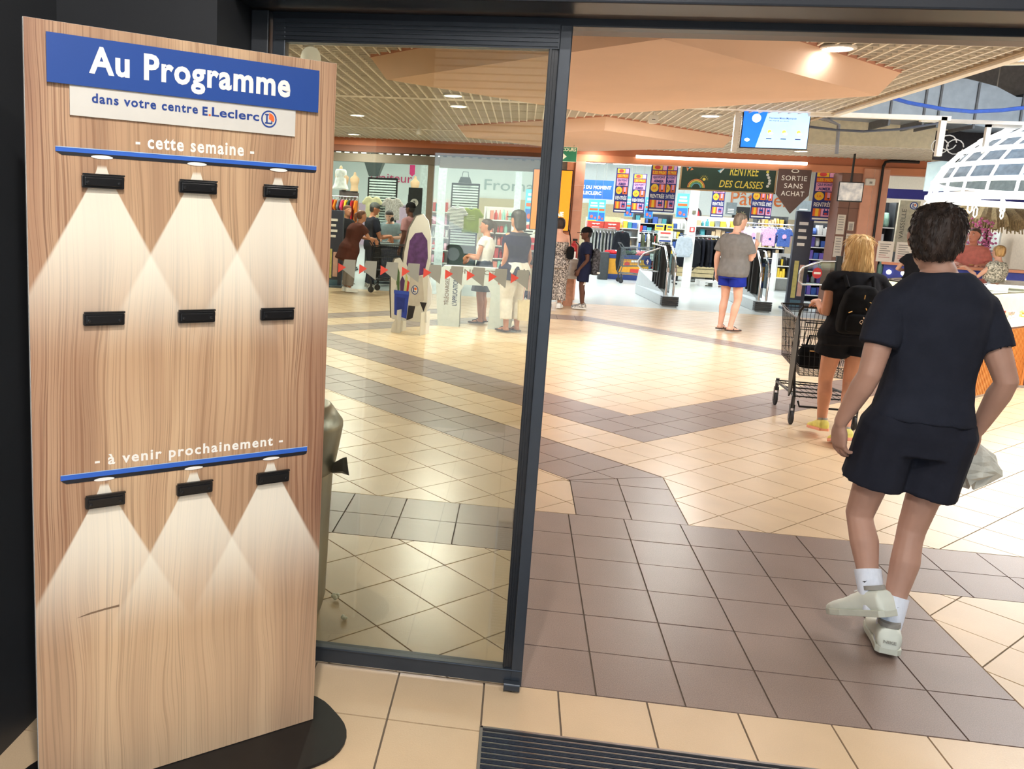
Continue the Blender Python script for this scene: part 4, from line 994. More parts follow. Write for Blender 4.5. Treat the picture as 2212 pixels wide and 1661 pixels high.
# 4. boy with cap and rucksack, 5. woman in the print dress
NAVY = cloth('navy_kit', (34, 38, 62)); DCAP = cloth('black_cap', (24, 24, 26)); SKW = M('sneaker_bw', (216, 212, 204), .6, var=.1, rgb2=(60,60,62), scale=30)
o = (.78, 12.45, 0)
boy = stand('boy in black cap and navy sports kit with a dark rucksack', 1.42, o, math.radians(90), S5, {'kind': 'crop', 'mat': HK}, {'kind': 'tee', 'mat': NAVY, 'hem': .44, 'sleeve': .62, 'loose': .02}, {'kind': 'shorts', 'mat': NAVY, 'len': .72, 'loose': .022}, {'kind': 'sneaker', 'mat': SKW, 'sole': WHITE, 'scale': 1.15},
    {'elL': (-.17,-.03,.88), 'wrL': (-.14,.10,.70), 'elR': (.17,-.03,.88), 'wrR': (.14,.10,.70)}, voxel=.01, head_yaw=0, head_pitch=4, headscale=1.1, cap=DCAP)
flat(boy, 'sleeve_stripe', [(R(-.02,.03,.98,1.12), INKW)], 0).location = (.02, -.185, 0)
flat(boy, 'shorts_stripe', [(R(-.02,.03,.44,.6), INKW)], 0).location = (.01, -.125, 0)
rk = thing('rucksack', 'dark patterned rucksack on the back of the boy in the cap', 'backpack', (.965, 12.45, .62))
put('bag_body', remesh(B().ring_loft([ering(Vector((0,0,z)), Vector((.075*w,0,0)), Vector((0,.14*w,0)), 18, 1) for z, w in ((0,.8), (.03,1), (.3,1), (.42,.85), (.46,.5))]), .012, 2), rk).data.materials.append(M('rucksack_print', (26,26,30), .8, rgb2=(96,96,102), scale=30))
B().tube([(-.05,-.1,.4), (-.13,-.1,.5), (-.22,-.1,.42), (-.2,-.1,.2)], .016, 8).build('shoulder_strap', BPM, rk, smooth=True); B().box(.03,.08,-.145,-.14,.03,.06).build('reflective_tab', WHITE, rk)
LEO = M('leopard_print', (206, 196, 186), .9, rgb2=(66, 58, 56), scale=42, detail=1)
ldy = stand('woman in animal print jumpsuit with a black handbag at the pillar', 1.58, (.30, 12.3, 0), math.radians(-8), S2, {'kind': 'bob', 'mat': HB}, {'kind': 'tank', 'mat': LEO, 'hem': .5, 'neck': .74, 'loose': .012, 'name': 'jumpsuit_top'}, {'kind': 'trousers', 'mat': LEO, 'len': 1.8, 'loose': .045, 'flare': .02, 'waist': .6}, {'kind': 'sneaker', 'mat': WHITE}, {'wrR': (.1,.25,.98), 'elR': (.2,.02,.95)}, sex='f', build=1.12, voxel=.011, eyes=False)
hb2 = thing('handbag', 'black studded handbag on the shoulder of the woman in print', 'handbag', (.50, 12.2, .88))
B().rbox(-.06, .06, -.14, .14, 0, .22, .05, axis='y').build('bag_body', cloth('bag_black', (22,22,24)), hb2, bevel=.012)
B().tube([(0,-.11,.2), (-.03,-.09,.42), (-.05,0,.5), (-.03,.09,.42), (0,.11,.2)], .009, 6).build('strap', BPM, hb2, smooth=True)
for k in range(8): B().ball((.055, -.1+.066*(k % 4), .1+.08*(k//4)), .012, 8, 6).build('stud', GOLD, hb2, smooth=True)

# people seen through the door glass
TK = cloth('navy_tank', (44, 42, 62)); WTR = cloth('white_trousers', (226, 222, 214)); WTP = cloth('white_top', (230, 228, 222)); GSK = cloth('denim_grey', (86, 92, 104))
tm = stand('person in navy sleeveless top and white trousers behind the door glass', 1.66, (-.42, 8.85, 0), math.radians(38), S4, {'kind': 'long', 'mat': HK, 'len': .35}, {'kind': 'tank', 'mat': TK, 'hem': .44, 'loose': .02, 'flare': .05}, {'kind': 'trousers', 'mat': WTR, 'len': 1.72, 'loose': .03, 'flare': .01}, {'kind': 'sandal', 'mat': FF}, {'wrR': (.19,.06,.82), 'elR': (.22,-.03,1.02)}, sex='f', build=1.18, voxel=.011, cap=DCAP, head_yaw=20)
bgc = thing('shopping_bag', 'cream paper carrier bag held low behind the door glass', 'bag', (-.24, 8.86, .18), math.radians(20))
B().ring_loft([[(-.1,-.04,0), (.1,-.04,0), (.1,.04,0), (-.1,.04,0)], [(-.11,-.05,.28), (.11,-.05,.28), (.11,.05,.28), (-.11,.05,.28)]]).build('bag_body', M('cream_paper', (226,212,176), .8, var=.06), bgc)
for y in (-.045, .045): B().tube([(-.05,y,.28), (-.03,y*.3,.62), (.03,y*.3,.62), (.05,y,.28)], .005, 5).build('bag_handle', M('pink_cord', (214,160,150), .7), bgc)
ww = stand('woman with ponytail in white top and grey skirt facing left behind the glass', 1.52, (-.86, 9.55, 0), math.radians(75), S4, {'kind': 'pony', 'mat': HB}, {'kind': 'tee', 'mat': WTP, 'hem': .6, 'sleeve': .3, 'loose': .012}, {'kind': 'dress', 'mat': GSK, 'waist': .62, 'hemz': .48, 'loose': .012, 'name': 'skirt'}, {'kind': 'sandal', 'mat': FF}, {'elL': (-.2,.05,.95), 'wrL': (-.08,.25,.98), 'elR': (.2,.05,.95), 'wrR': (.05,.26,.99)}, sex='f', build=1.06, voxel=.011, head_yaw=10)
kid = stand('small child in pale tunic crouching on the floor behind the door glass', 1.08, (-.14, 12.6, -.24), math.radians(30), S4, {'kind': 'crop', 'mat': HB}, {'kind': 'tee', 'mat': cloth('oatmeal', (196,188,168)), 'hem': .46, 'sleeve': .6, 'loose': .02}, {'kind': 'shorts', 'mat': cloth('kid_blue', (70,84,124)), 'len': .8, 'loose': .02}, {'kind': 'sneaker', 'mat': SKW},
    {'kneeL': (-.1,.2,.33), 'kneeR': (.1,.2,.33), 'ankL': (-.1,-.05,.285), 'ankR': (.1,-.05,.285), 'toeL': (-.1,-.18,.26), 'toeR': (.1,-.18,.26), 'hipL': (-.06,0,.53), 'hipR': (.06,0,.53), 'wrL': (-.1,.25,.62), 'wrR': (.1,.25,.62), 'elL': (-.16,.05,.62), 'elR': (.16,.05,.62)}, voxel=.011, headscale=1.25)
BRN = cloth('brown_tunic', (82, 44, 36)); GTR = cloth('grey_trousers', (132, 124, 118))
bw = stand('woman in long brown tunic with tied hair leaning on a trolley', 1.58, (-3.50, 12.74, 0), math.radians(-55), S4, {'kind': 'pony', 'mat': hairmat('auburn', (84,48,34), (120,76,52))}, {'kind': 'tee', 'mat': BRN, 'hem': .36, 'sleeve': .62, 'loose': .03, 'flare': .12}, {'kind': 'trousers', 'mat': GTR, 'len': 1.85, 'loose': .02}, {'kind': 'sneaker', 'mat': WHITE}, {'chest': (0,.1,1.12), 'neck': (0,.17,1.28), 'head': (0,.22,1.32), 'shL': (-.16,.15,1.24), 'shR': (.16,.15,1.24), 'elL': (-.2,.3,1.02), 'elR': (.2,.3,1.02), 'wrL': (-.12,.48,1.0), 'wrR': (.12,.48,1.0)}, sex='f', build=1.15, voxel=.012)
bc = stand('man in black t-shirt and grey-peaked cap at the left checkout', 1.68, (-3.27, 13.80, 0), math.radians(-70), S4, {'kind': 'crop', 'mat': HK}, {'kind': 'tee', 'mat': CBLK, 'hem': .46, 'sleeve': .65, 'loose': .025}, {'kind': 'trousers', 'mat': cloth('dark_jeans', (44,48,62)), 'len': 1.95, 'loose': .02}, {'kind': 'sneaker', 'mat': SKW}, {'elR': (.2,.12,1.0), 'wrR': (.1,.36,1.05), 'elL': (-.2,.12,1.0), 'wrL': (-.08,.36,1.05)}, build=1.1, voxel=.012, cap=cloth('grey_cap', (88,92,92)), head_pitch=12)
bd = stand('bearded man in grey-blue t-shirt leaning over the checkout with a receipt', 1.72, (-3.22, 16.0, -.12), math.radians(172), S2, {'kind': 'short', 'mat': HB}, {'kind': 'tee', 'mat': cloth('grey_blue', (140,156,160)), 'hem': .46, 'sleeve': .7, 'loose': .02}, {'kind': 'trousers', 'mat': MATS['cloth_dark_jeans'], 'len': 1.95, 'loose': .02}, {'kind': 'sneaker', 'mat': SKW}, {'chest': (0,.06,1.2), 'neck': (0,.13,1.4), 'head': (0,.19,1.43), 'shL': (-.19,.1,1.34), 'shR': (.19,.1,1.34), 'elL': (-.28,.14,1.08), 'elR': (.28,.14,1.08), 'wrL': (-.08,.4,1.06), 'wrR': (.12,.36,1.06)}, build=1.12, voxel=.012, head_pitch=24)
put('beard', remesh(B().ball((0,0,0), (.062,.05,.06), 12, 8), .01, 1, .5, .005, 50), bd, (.018, -.245, 1.475)).data.materials.append(HB)
pc_ = stand('man in black cap and dusty pink top standing right of the checkout', 1.72, (-2.56, 14.0, 0), math.radians(60), S5, {'kind': 'crop', 'mat': HK}, {'kind': 'tee', 'mat': cloth('dusty_pink', (166,124,128)), 'hem': .46, 'sleeve': .7, 'loose': .02}, {'kind': 'trousers', 'mat': MATS['cloth_dark_jeans'], 'len': 1.95, 'loose': .02}, {'kind': 'sneaker', 'mat': SKW}, voxel=.012, cap=DCAP)
sgp = stand('person with sunglasses in dark top behind the woman in brown', 1.6, (-3.86, 14.15, 0), math.radians(-130), S4, {'kind': 'short', 'mat': hairmat('auburn', (84,48,34))}, {'kind': 'tee', 'mat': CB3, 'hem': .46, 'sleeve': .6, 'loose': .02}, {'kind': 'trousers', 'mat': GTR, 'len': 1.9, 'loose': .02}, {'kind': 'sneaker', 'mat': SKW}, sex='f', voxel=.012)
# at the information desk on the right
pm = stand('man in salmon pink t-shirt leaning on the blue counter', 1.76, (7.68, 13.74, 0), math.radians(150), skin('ruddy', (222,152,126)), {'kind': 'crop', 'mat': hairmat('brown_crop', (70,54,46), (98,78,64))}, {'kind': 'tee', 'mat': cloth('salmon', (226,138,126)), 'hem': .46, 'sleeve': .8, 'loose': .03}, {'kind': 'trousers', 'mat': MATS['cloth_dark_jeans'], 'len': 1.95, 'loose': .02}, {'kind': 'sneaker', 'mat': SKW}, {'elR': (.26,.16,1.14), 'wrR': (.12,.42,1.13), 'elL': (-.26,.1,1.12), 'wrL': (-.16,.36,1.13), 'fingR': (-.2,1,-.05), 'fingL': (.3,1,-.05), 'palmR': (0,.1,-1), 'palmL': (0,.1,-1)}, build=1.25, belly=.05, voxel=.011, head_yaw=-32, headscale=1.04)
B().lathe([(.036,0), (.04,.004), (.04,.016), (.036,.02)], n=16).build('watch', GOLD, pm, (-.13, -.32, 1.12))
sb_ = stand('woman with short blond hair in patterned top at the blue counter', 1.5, (7.36, 12.25, 0), math.radians(40), S2, {'kind': 'bob', 'mat': HLB}, {'kind': 'tee', 'mat': M('floral_print', (226,222,206), .9, rgb2=(104,104,92), scale=40, detail=1), 'hem': .46, 'sleeve': .3, 'loose': .025, 'flare': .05}, {'kind': 'trousers', 'mat': cloth('cream_trousers', (214,206,190)), 'len': 1.9, 'loose': .025}, {'kind': 'sneaker', 'mat': WHITE}, {'elL': (-.22,.16,.98), 'wrL': (-.12,.42,1.13), 'fingL': (.1,1,-.1), 'palmL': (0,.1,-1)}, sex='f', build=1.25, belly=.03, voxel=.012)
dk_ = stand('person in dark clothes at the blue counter half hidden by the man in black', 1.56, (6.16, 12.3, 0), math.radians(-25), S2, {'kind': 'bob', 'mat': HB}, {'kind': 'tee', 'mat': CB3, 'hem': .46, 'sleeve': .5, 'loose': .025}, {'kind': 'trousers', 'mat': cloth('dark_trousers', (40,40,48)), 'len': 1.95, 'loose': .02}, {'kind': 'sneaker', 'mat': SKW}, {'elL': (-.27,.06,1.02), 'wrL': (-.14,.22,1.0)}, sex='f', build=1.1, voxel=.012)
# ================================================================== MALL THINGS
# hanging weather screen
tv = thing('hanging_screen', 'ceiling hung screen showing the blue weather forecast', 'screen', (2.50, 7.95, 2.74), math.radians(-4))
B().box(-.375, .375, -.02, .03, -.215, .215).build('screen_housing', BLACK, tv, bevel=.006)
SKY1 = M('screen_blue', (28, 108, 226), .3, emit=1.1, var=.1, scale=4); SKY2 = M('screen_pale', (160, 200, 246), .3, emit=1.1, var=.05, scale=4); SUNW = M('screen_white', (236, 246, 255), .3, emit=1.4)
flat(tv, 'display', [([(-.365,-.205), (-.20,-.205), (-.10,.205), (-.365,.205)], SKY1), ([(-.20,-.205), (.365,-.205), (.365,.205), (-.10,.205)], SKY2), (disc(-.22,.13,.05), SUNW), (disc(-.3,-.12,.03,.02), SUNW)], -.0215)
text(tv, 'Prévisions Météo Marmande', M('screen_text', (52, 62, 128), .4, emit=.4), -.08, .22, .125, .148, -.0225, .01); text(tv, 'du mardi au jeudi', MATS['screen_text'], -.08, .14, .098, .112, -.0225)
ic = []
for x in (-.06, .1, .26): ic += [(disc(x,-.02,.022), M('sun_icon', (248, 222, 92), .4, emit=.8)), (disc(x+.015,-.04,.026,.014), SUNW), (R(x-.03,x+.03,-.105,-.095), MATS['screen_text'])]
flat(tv, 'weather_icons', ic, -.023)
B().box(-.02, .02, .03, .06, -.1, .28).box(-.35, -.33, .03, .06, -.2, .24).build('bracket', WHITE, tv)
B().box(-.46, -.40, -.03, .03, -.26, .19).build('white_post', WHITE, tv)
ap = thing('ceiling_unit', 'white plastic wireless unit under the mall ceiling left of the screen', 'wireless unit', (1.125, 8.13, 2.83))
B().rbox(-.055, .055, -.03, .03, -.05, .055, .025, axis='y').build('unit_body', WHITE, ap, bevel=.006); B().cyl((0,0,.05), (0,0,.1), .012).build('mount', WHITE, ap); flat(ap, 'logo_mark', [(R(-.02,.02,-.004,.004), INKK)], -.031)
# green exit sign
ex = thing('exit_sign', 'green and white emergency exit sign hung on wires', 'sign', (.155, 11, 2.57))
GRN = M('exit_green', (36, 118, 84), .5, emit=.25, var=.03); CRM = M('exit_cream', (232, 234, 206), .5, emit=.25, var=.02)
B().box(-.225, .255, -.012, .012, -.115, .115).build('panel', CRM, ex, bevel=.003)
flat(ex, 'green_field', [(R(-.22,.25,-.11,.11), GRN)], -.0128)
text(ex, 'DE SECOURS', CRM, -.15, .236, .048, .1, -.0135, .02)
flat(ex, 'arrow_mark', [([(-.15,-.085), (.04,-.085), (.10,-.035), (.04,.015), (-.15,.015)], CRM)], -.0135)
flat(ex, 'arrow_inner', [([(-.06,-.05), (.02,-.05), (.05,-.035), (.02,-.02), (-.06,-.02)], GRN)], -.014)
for x in (-.18, .2): B().cyl((x,0,.115), (x,0,.36), .0035, n=5).build('hanging_wire', STEEL, ex)
# orange advertising screen
og = thing('advertising_screen', 'tall orange advertising screen beside the left pillar', 'screen', (.16, 13.95, 1.9))
B().box(-.38, .38, -.02, .05, -.58, .585).build('housing', BLACK, og, bevel=.01)
ORG = M('orange_screen', (255, 136, 26), .4, emit=.85, var=.02); ORW = M('orange_text', (255, 240, 226), .4, emit=.9, var=.01)
flat(og, 'display', [(R(-.36,.36,-.565,.565), ORG)], -.0215)
for s, z0, z1, xx in (('LA', .1,.22,.1), ('7', -.06,.08,.1), ('J/7', -.2,-.08,.1), ('MONNAIE', -.3,-.21,.255), ('OUVERT', -.42,-.33,.255)): text(og, s, ORW, xx-.45 if xx > .2 else -.05, xx, z0, z1, -.023, .03)
B().box(-.06, .06, -.02, .03, -1.9, -.58).build('stand_leg', WHITE, og)
kp = thing('service_terminal', 'low white service terminal between the dress woman and the boy', 'terminal', (.45, 12.95, 0))
B().rbox(-.03, .25, -.2, .2, .5, .86, .03, axis='y').build('cabinet', WHITE, kp, bevel=.008); B().box(-.08, -.03, -.2, .2, 0, .95).build('side_panel', WHITE, kp); B().box(.03, .2, -.12, .12, 0, .5).build('foot', M('terminal_foot', (214,156,126), .6), kp); B().box(.0,.24,-.202,-.2,.55,.8).build('front_plate', M('grey_plate', (206,202,198), .5), kp)
fx = thing('fire_extinguisher', 'red fire extinguisher fixed to the pink pillar', 'fire extinguisher', (.66, 13.93, .62))
B().lathe([(.02,0), (.065,.01), (.07,.04), (.07,.42), (.05,.47), (.025,.49), (.025,.53)], n=18).build('cylinder', M('red_paint', (176,30,34), .35), fx, smooth=True); B().box(-.03,.06,-.02,.02,.53,.57).build('valve_handle', BLACK, fx); B().tube([(.03,0,.52), (.1,0,.45), (.1,0,.1)], .012, 8).build('hose', BLACK, fx, smooth=True)
flat(fx, 'label_plate', [(R(-.045,.045,.15,.33), INKW)], -.072)
# CCTV monitor on a drop pole
mo = thing('ceiling_monitor', 'small monitor on a black ceiling pole by the brown column', 'monitor', (5.24, 13.05, 2.28), math.radians(-6))
B().box(-.2, .2, -.02, .02, -.17, .17).build('monitor_housing', BLACK, mo, bevel=.008)
flat(mo, 'display', [(R(-.185,.185,-.15,.155), M('cctv_picture', (150,150,152), .3, emit=.35, rgb2=(210,204,196), scale=9, detail=4))], -.0215)
B().cyl((0,.03,.1), (0,.03,.66), .018, n=10).build('drop_pole', BLACK, mo, smooth=True); B().box(-.08,.08,0,.05,-.05,.1).build('mount_plate', BLACK, mo)
ab = thing('alarm_box', 'white alarm box high on the pink column', 'alarm', (5.86, 13.97, 2.5)); B().rbox(-.06, .1, -.04, .02, -.05, .07, .015, axis='y').build('box', WHITE, ab, bevel=.005); flat(ab, 'grille', [(R(0,.05,-.02,.02), M('grille_grey',(150,150,150),.5))], -.041)
for k, (x, z0, z1, w_) in enumerate([(5.48,1.54,1.9,.14), (5.48,1.12,1.5,.14), (5.66,1.62,1.78,.1), (5.66,1.0,1.56,.12)]):
    pn = B().box(-w_/2, w_/2, -.008, 0, z0, z1).build('notice_sheet', M('notice_paper', (220,212,200), .6, var=.03), None, (x+.02, 14.04, 0))
    tag(pn, 'framed paper notice on the brown column, '+('upper left','lower left','small upper right','tall lower right')[k], 'notice', 'notices on the column')
    b_ = []
    for i in range(6): b_.append((R(-w_*.35, w_*.3, z1-.05-(z1-z0)*.13*i, z1-.035-(z1-z0)*.13*i), M('print_grey', (150,146,142), .6)))
    flat(pn, 'print', b_, -.009)
# long white tube on the fascia
tl = thing('fascia_tube_light', 'long white tube light along the terracotta beam', 'light', (3.22, 14.0, 2.79)); B().rbox(-1.54, 1.54, -.03, .03, -.03, .03, .025, axis='x').build('diffuser', M('tube_warm', (255,248,230), .5, emit=2.2, var=.01), tl); B().box(-1.5,1.5,.02,.06,-.02,.03).build('housing', WHITE, tl)
# pendant lamp through the top of the glass
pe = thing('pendant_lamp', 'white bell pendant lamp above the corner of the display board', 'light', (-2.21, 4.4, 2.78)); B().lathe([(.085,0), (.084,.04), (.075,.08), (.05,.11), (.02,.12)], n=24).build('shade', M('opal_white', (236,232,220), .4, emit=.3, var=.01), pe, smooth=50); B().cyl((0,0,.12), (0,0,.16), .022).build('cap', WHITE, pe)
for k,(x,y) in enumerate([(-2.1,10.9)]):
    sp_ = thing('track_spotlight', 'small white track spotlight on the ceiling rail behind the glass', 'light', (x, y, 2.915)); B().cyl((0,0,.012), (.02,0,-.06), .012).build('arm', WHITE, sp_); B().lathe([(.025,0), (.04,-.05), (.045,-.1), (.03,-.1)], n=16).build('head', WHITE, sp_, (.02,0,-.04))

# promotional standee (its printed creature left out) with blue crate and vegetables
sd_ = thing('promotional_standee', 'white cut-out promotional standee with a blue crate printed on it', 'standee', (-1.74, 8.15, 0), math.radians(-18))
ow_ = [(-.16,.15), (-.26,.16), (-.29,.5), (-.30,.82), (-.25,.95), (-.18,.97), (-.13,.90), (-.12,1.05), (-.06,1.36), (.03,1.52), (.12,1.55), (.20,1.47), (.25,1.28), (.26,1.0), (.25,.75), (.30,.6), (.30,.42), (.24,.30), (.26,.16)]
SWB = M('standee_white', (226,224,220), .6, var=.02); SPU = M('standee_purple', (96,62,118), .7, var=.25, scale=14); SGE = M('standee_edge', (112,108,102), .7)
B().prism(ow_, 0, .012).build('front_board', SWB, sd_)
bk_ = B().prism([(x-.045, z+.005) for x, z in ow_], .05, .06); bk_.build('back_board', SGE, sd_)
flat(sd_, 'purple_field', [([(-.08,.9), (-.05,1.2), (.02,1.3), (.12,1.32), (.2,1.22), (.22,1.0), (.18,.78), (.02,.74), (-.04,.8)], SPU)], -.001)
flat(sd_, 'apron_print', [([(-.02,.74), (.16,.76), (.2,.45), (.12,.36), (-.02,.36)], M('apron_grey',(206,200,194),.8,var=.05))], -.0015)
flat(sd_, 'logo_emblem', [(disc(.06,.57,.05,.06), INKB)], -.002); flat(sd_, 'logo_disc', [(disc(.06,.57,.04,.049), INKW)], -.0025); flat(sd_, 'logo_letter', [(R(.035,.05,.54,.605), INKB), (R(.035,.08,.54,.552), INKB), (disc(.07,.585,.018), INKO)], -.003)
flat(sd_, 'crate_print', [([(-.235,.52), (-.02,.50), (-.04,.18), (-.22,.22)], M('crate_blue',(44,70,178),.5,var=.05)), (R(-.24,-.02,.50,.545), M('crate_rim',(58,90,204),.5)), ([(-.2,.46), (-.07,.45), (-.08,.26), (-.19,.28)], M('crate_panel',(36,58,150),.5))], -.002)
flat(sd_, 'vegetable_print', [([(-.2,.545), (-.16,.545), (-.17,.78), (-.205,.86), (-.22,.7)], M('leaf_print',(84,112,72),.7)), ([(-.15,.545), (-.1,.545), (-.09,.68), (-.13,.74), (-.16,.66)], M('aubergine_print',(84,56,104),.6)), ([(-.09,.545), (-.06,.545), (-.05,.72), (-.08,.78)], M('leek_print',(196,206,132),.7)), ([(-.06,.545), (-.03,.545), (-.02,.66), (-.05,.69)], M('radish_print',(196,70,62),.6)), ([(-.23,.545), (-.19,.545), (-.2,.62)], M('fish_print',(190,196,200),.5))], -.003)
flat(sd_, 'leg_print', [([(-.02,.36), (.08,.36), (.05,.2), (-.04,.16)], M('leg_dark',(42,38,46),.7)), ([(.14,.42), (.24,.42), (.2,.3)], MATS['leg_dark'])], -.0015)
for x, m_ in ((-.12, SWB), (.22, SWB)): B().prism([(-.005,0), (.005,0), (.005,.3), (-.005,.3)], -.12, .16).build('foot_support', m_, sd_, (x,0,0))
flat(sd_, 'foot_front', [([(-.2,0), (-.06,0), (-.08,.14), (-.13,.2), (-.19,.1)], SWB)], -.12)

# phone-app promotion arch
ar = thing('promotion_arch', 'pale arch shaped promotion counter with app lettering behind the glass', 'counter', (-1.40, 9.03, 0))
APG = M('arch_pale', (206,216,214), .4, var=.04)
prof = [(-.04,0), (-.10,.62), (-.08,.78), (0,.85), (.96,.85), (1.04,.78), (1.06,.62), (.98,0), (.66,0), (.68,.5), (.62,.6), (.30,.6), (.25,.5), (.26,0)]
B().prism(prof, 0, .02).prism(prof, .2, .22).build('arch_faces', APG, ar); B().box(0,.96,.02,.2,.835,.85).box(-.04,.0,.02,.2,0,.6).box(.3,.62,.02,.2,.6,.615).build('arch_soffits', APG, ar)
text(ar, 'CONNECTÉ !', M('taupe_text',(128,112,96),.6), .08, .86, .755, .835, -.003, .02)
tt = text_mesh('lettering', 'TÉLÉCHARGEZ', MATS['taupe_text'], 0, .38, 0, .07, .02); o_ = put('lettering', tt, ar, (.05, -.003, .3)); o_.rotation_euler = (0, -PI/2, 0); o_.location = (.09, -.003, .3)
tt = text_mesh('lettering', "L'APPLICATION", M('navy_text',(70,84,110),.6), 0, .38, 0, .07, .02); o_ = put('lettering', tt, ar, (.21, -.003, .3)); o_.rotation_euler = (0, -PI/2, 0)
# slim dark totem at the far left
def totem(label, x, y, w_, h, rz=0):
    t_ = thing('security_totem', label, 'totem', (x, y, 0), rz)
    B().box(-w_/2, w_/2, -.05, .05, 0, h).build('panel', M('totem_navy',(52,58,74),.4,var=.04), t_, bevel=.01)
    flat(t_, 'print', [(R(-w_*.3,-w_*.05,h*.12,h*.5), M('totem_yellow',(206,196,120),.5)), (R(w_*.02,w_*.28,h*.14,h*.46), M('totem_rose',(214,172,158),.5)), (R(-w_*.3,w_*.3,h*.03,h*.1), M('totem_teal',(74,110,128),.5))], -.052)
    for i in range(4): flat(t_, 'lettering', [(R(-w_*.3, w_*(.2-.08*(i % 2)), h*(.86-.07*i), h*(.89-.07*i)), INKW)], -.052)
    B().box(-w_*.7, w_*.7, -.16, .16, 0, .04).build('base', M('totem_base',(80,96,110),.4), t_)
    return t_
totem('dark blue information totem at the far left behind the glass', -3.98, 13.55, .36, 1.5)
totem('dark grey entrance totem with yellow and pink print beside the brown column', 5.15, 15.0, .34, 1.95)

# ---------------------------------------------------------------- entrance barriers
def barrier(label, loc, rz, hoop=True):
    t_ = thing('entrance_barrier', label, 'barrier', loc, rz)
    GB = M('barrier_grey', (176,184,186), .35, .3, var=.04)
    b_ = B(); b_.ring_loft([[(-.14,0,0), (.14,0,0), (.14,2.6,0), (-.14,2.6,0)], [(-.14,0,.2), (.14,0,.2), (.14,2.6,.2), (-.14,2.6,.2)], [(-.06,.3,.24), (.06,.3,.24), (.12,2.5,.55), (-.12,2.5,.55)]]).build('plinth', GB, t_, bevel=.012)
    bb = B()
    for i in range(5): bb.box(-.155, .155, -.03, .12, .02+.036*i, .048+.036*i)
    bb.build('bumper', BLACK, t_)
    for x in (-.07, .07):
        B().tube([(x,.1,.2), (x,.1,.72), (x,.16,.84), (x,.5,1.12), (x,1.6,1.14)], .022, 10).build('rail', CHROME, t_, smooth=True)
        B().cyl((x,.1,.66), (x,.1,.74), .032, n=12).build('rail_collar', CHROME, t_, smooth=True)
    for i in range(4): B().rbox(-.09, .09, .65+.2*i, .71+.2*i, .3, 1.16, .02, axis='z').build('sensor_post', BLACK, t_)
    B().box(-.004, .004, .16, .6, .25, 1.0).build('glass_panel', glass('barrier_glass', (226,240,238)), t_)
    if hoop:
        B().tube([(-.1,.75,1.08), (-.42,.75,.95), (-.5,.75,.82), (-.5,.75,.72), (-.42,.75,.64), (-.1,.75,.62)], .02, 10).build('gate_hoop', CHROME, t_, smooth=True)
        B().prism([(-.1,1.06), (-.41,.935), (-.485,.82), (-.485,.73), (-.41,.655), (-.1,.635)], .746, .754).build('gate_panel', glass('barrier_glass'), t_)
    return t_
b1 = barrier('left chrome entrance barrier with black posts in front of the yellow bin', (2.55, 13.9, 0), math.radians(4))
flat(b1, 'arrow_sign', [(disc(-.33,.8,.075), INKB), ([(-.33,.85), (-.3,.79), (-.32,.79), (-.32,.75), (-.34,.75), (-.34,.79), (-.36,.79)], INKW)], .742)
b2 = barrier('middle chrome entrance barrier just behind the man in grey', (4.30, 14.05, 0), math.radians(0), False)
b3 = thing('exit_gate', 'glass exit gate with red no entry disc left of the trolley', 'gate', (4.75, 13.6, 0))
B().tube([(.62,0,1.05), (.36,0,1.04), (.06,0,.92), (.0,0,.84), (0,0,.66), (.06,0,.6), (.62,0,.62)], .02, 10).build('gate_hoop', CHROME, b3, smooth=True)
B().prism([(.6,1.03), (.36,1.02), (.08,.9), (.025,.83), (.025,.67), (.08,.62), (.6,.64)], -.004, .004).build('gate_panel', MATS['barrier_glass'], b3)
flat(b3, 'no_entry_sign', [(disc(.30,.82,.085,.1), M('sign_red',(196,30,38),.4)), ], -.006); flat(b3, 'no_entry_bar', [(R(.24,.36,.80,.84), INKW)], -.007)
B().rbox(.6, .7, -.05, .05, 0, 1.15, .02).build('gate_post', BLACK, b3); B().cyl((.66,.0,0), (.66,.0,.02), .1, n=16).build('post_foot', STEEL, b3)

# ---------------------------------------------------------------- torn out ceiling on the right
def simple(name, b, mat_, label, cat, loc=(0,0,0), rz=0, group=None, smooth=False): return tag(b.build(name, mat_, None, loc, rz, smooth=smooth), label, cat, group)
GALV = M('galvanised_sheet', (128,138,146), .4, .6, var=.08, scale=9)
dc = thing('air_duct', 'large galvanised air duct exposed above the removed ceiling', 'duct', (0, 0, 0))
B().ring_loft([[(3.6,9.0,3.08), (3.6,9.6,3.08), (3.6,9.6,3.6), (3.6,9.0,3.6)], [(5.0,9.0,3.02), (5.0,9.6,3.02), (5.0,9.6,3.56), (5.0,9.0,3.56)], [(5.35,9.0,2.98), (5.35,9.6,2.98), (5.35,9.6,3.48), (5.35,9.0,3.48)], [(5.6,9.0,2.98), (5.6,9.6,2.98), (5.6,9.6,3.36), (5.6,9.0,3.36)], [(5.85,9.0,2.98), (5.85,9.6,2.98), (5.85,9.6,3.36), (5.85,9.0,3.36)]]).build('duct_body', GALV, dc)
for x, z in ((4.15,3.6), (4.55,3.58), (4.72,3.58), (5.15,3.5), (5.68,3.38), (5.83,3.38)): B().box(x-.012, x+.012, 8.985, 9.615, 2.96, z+.02).build('duct_flange', M('flange_dark',(96,100,104),.5,.5), dc)
for x in (4.35, 5.5): B().cyl((x,9.3,3.4), (x,9.3,4.5), .008, n=6).build('hanger_rod', STEEL, dc)
WB = M('white_frame', (232,230,224), .5, var=.03)
simple('ceiling_rail', B().box(2.8,4.3,7.7,7.78,2.89,2.94), WB, 'white rail left hanging beside the weather screen', 'rail')
simple('ceiling_rail', B().box(4.2,7.5,8.2,8.27,2.93,2.97), WB, 'white rail running right under the air duct', 'rail')
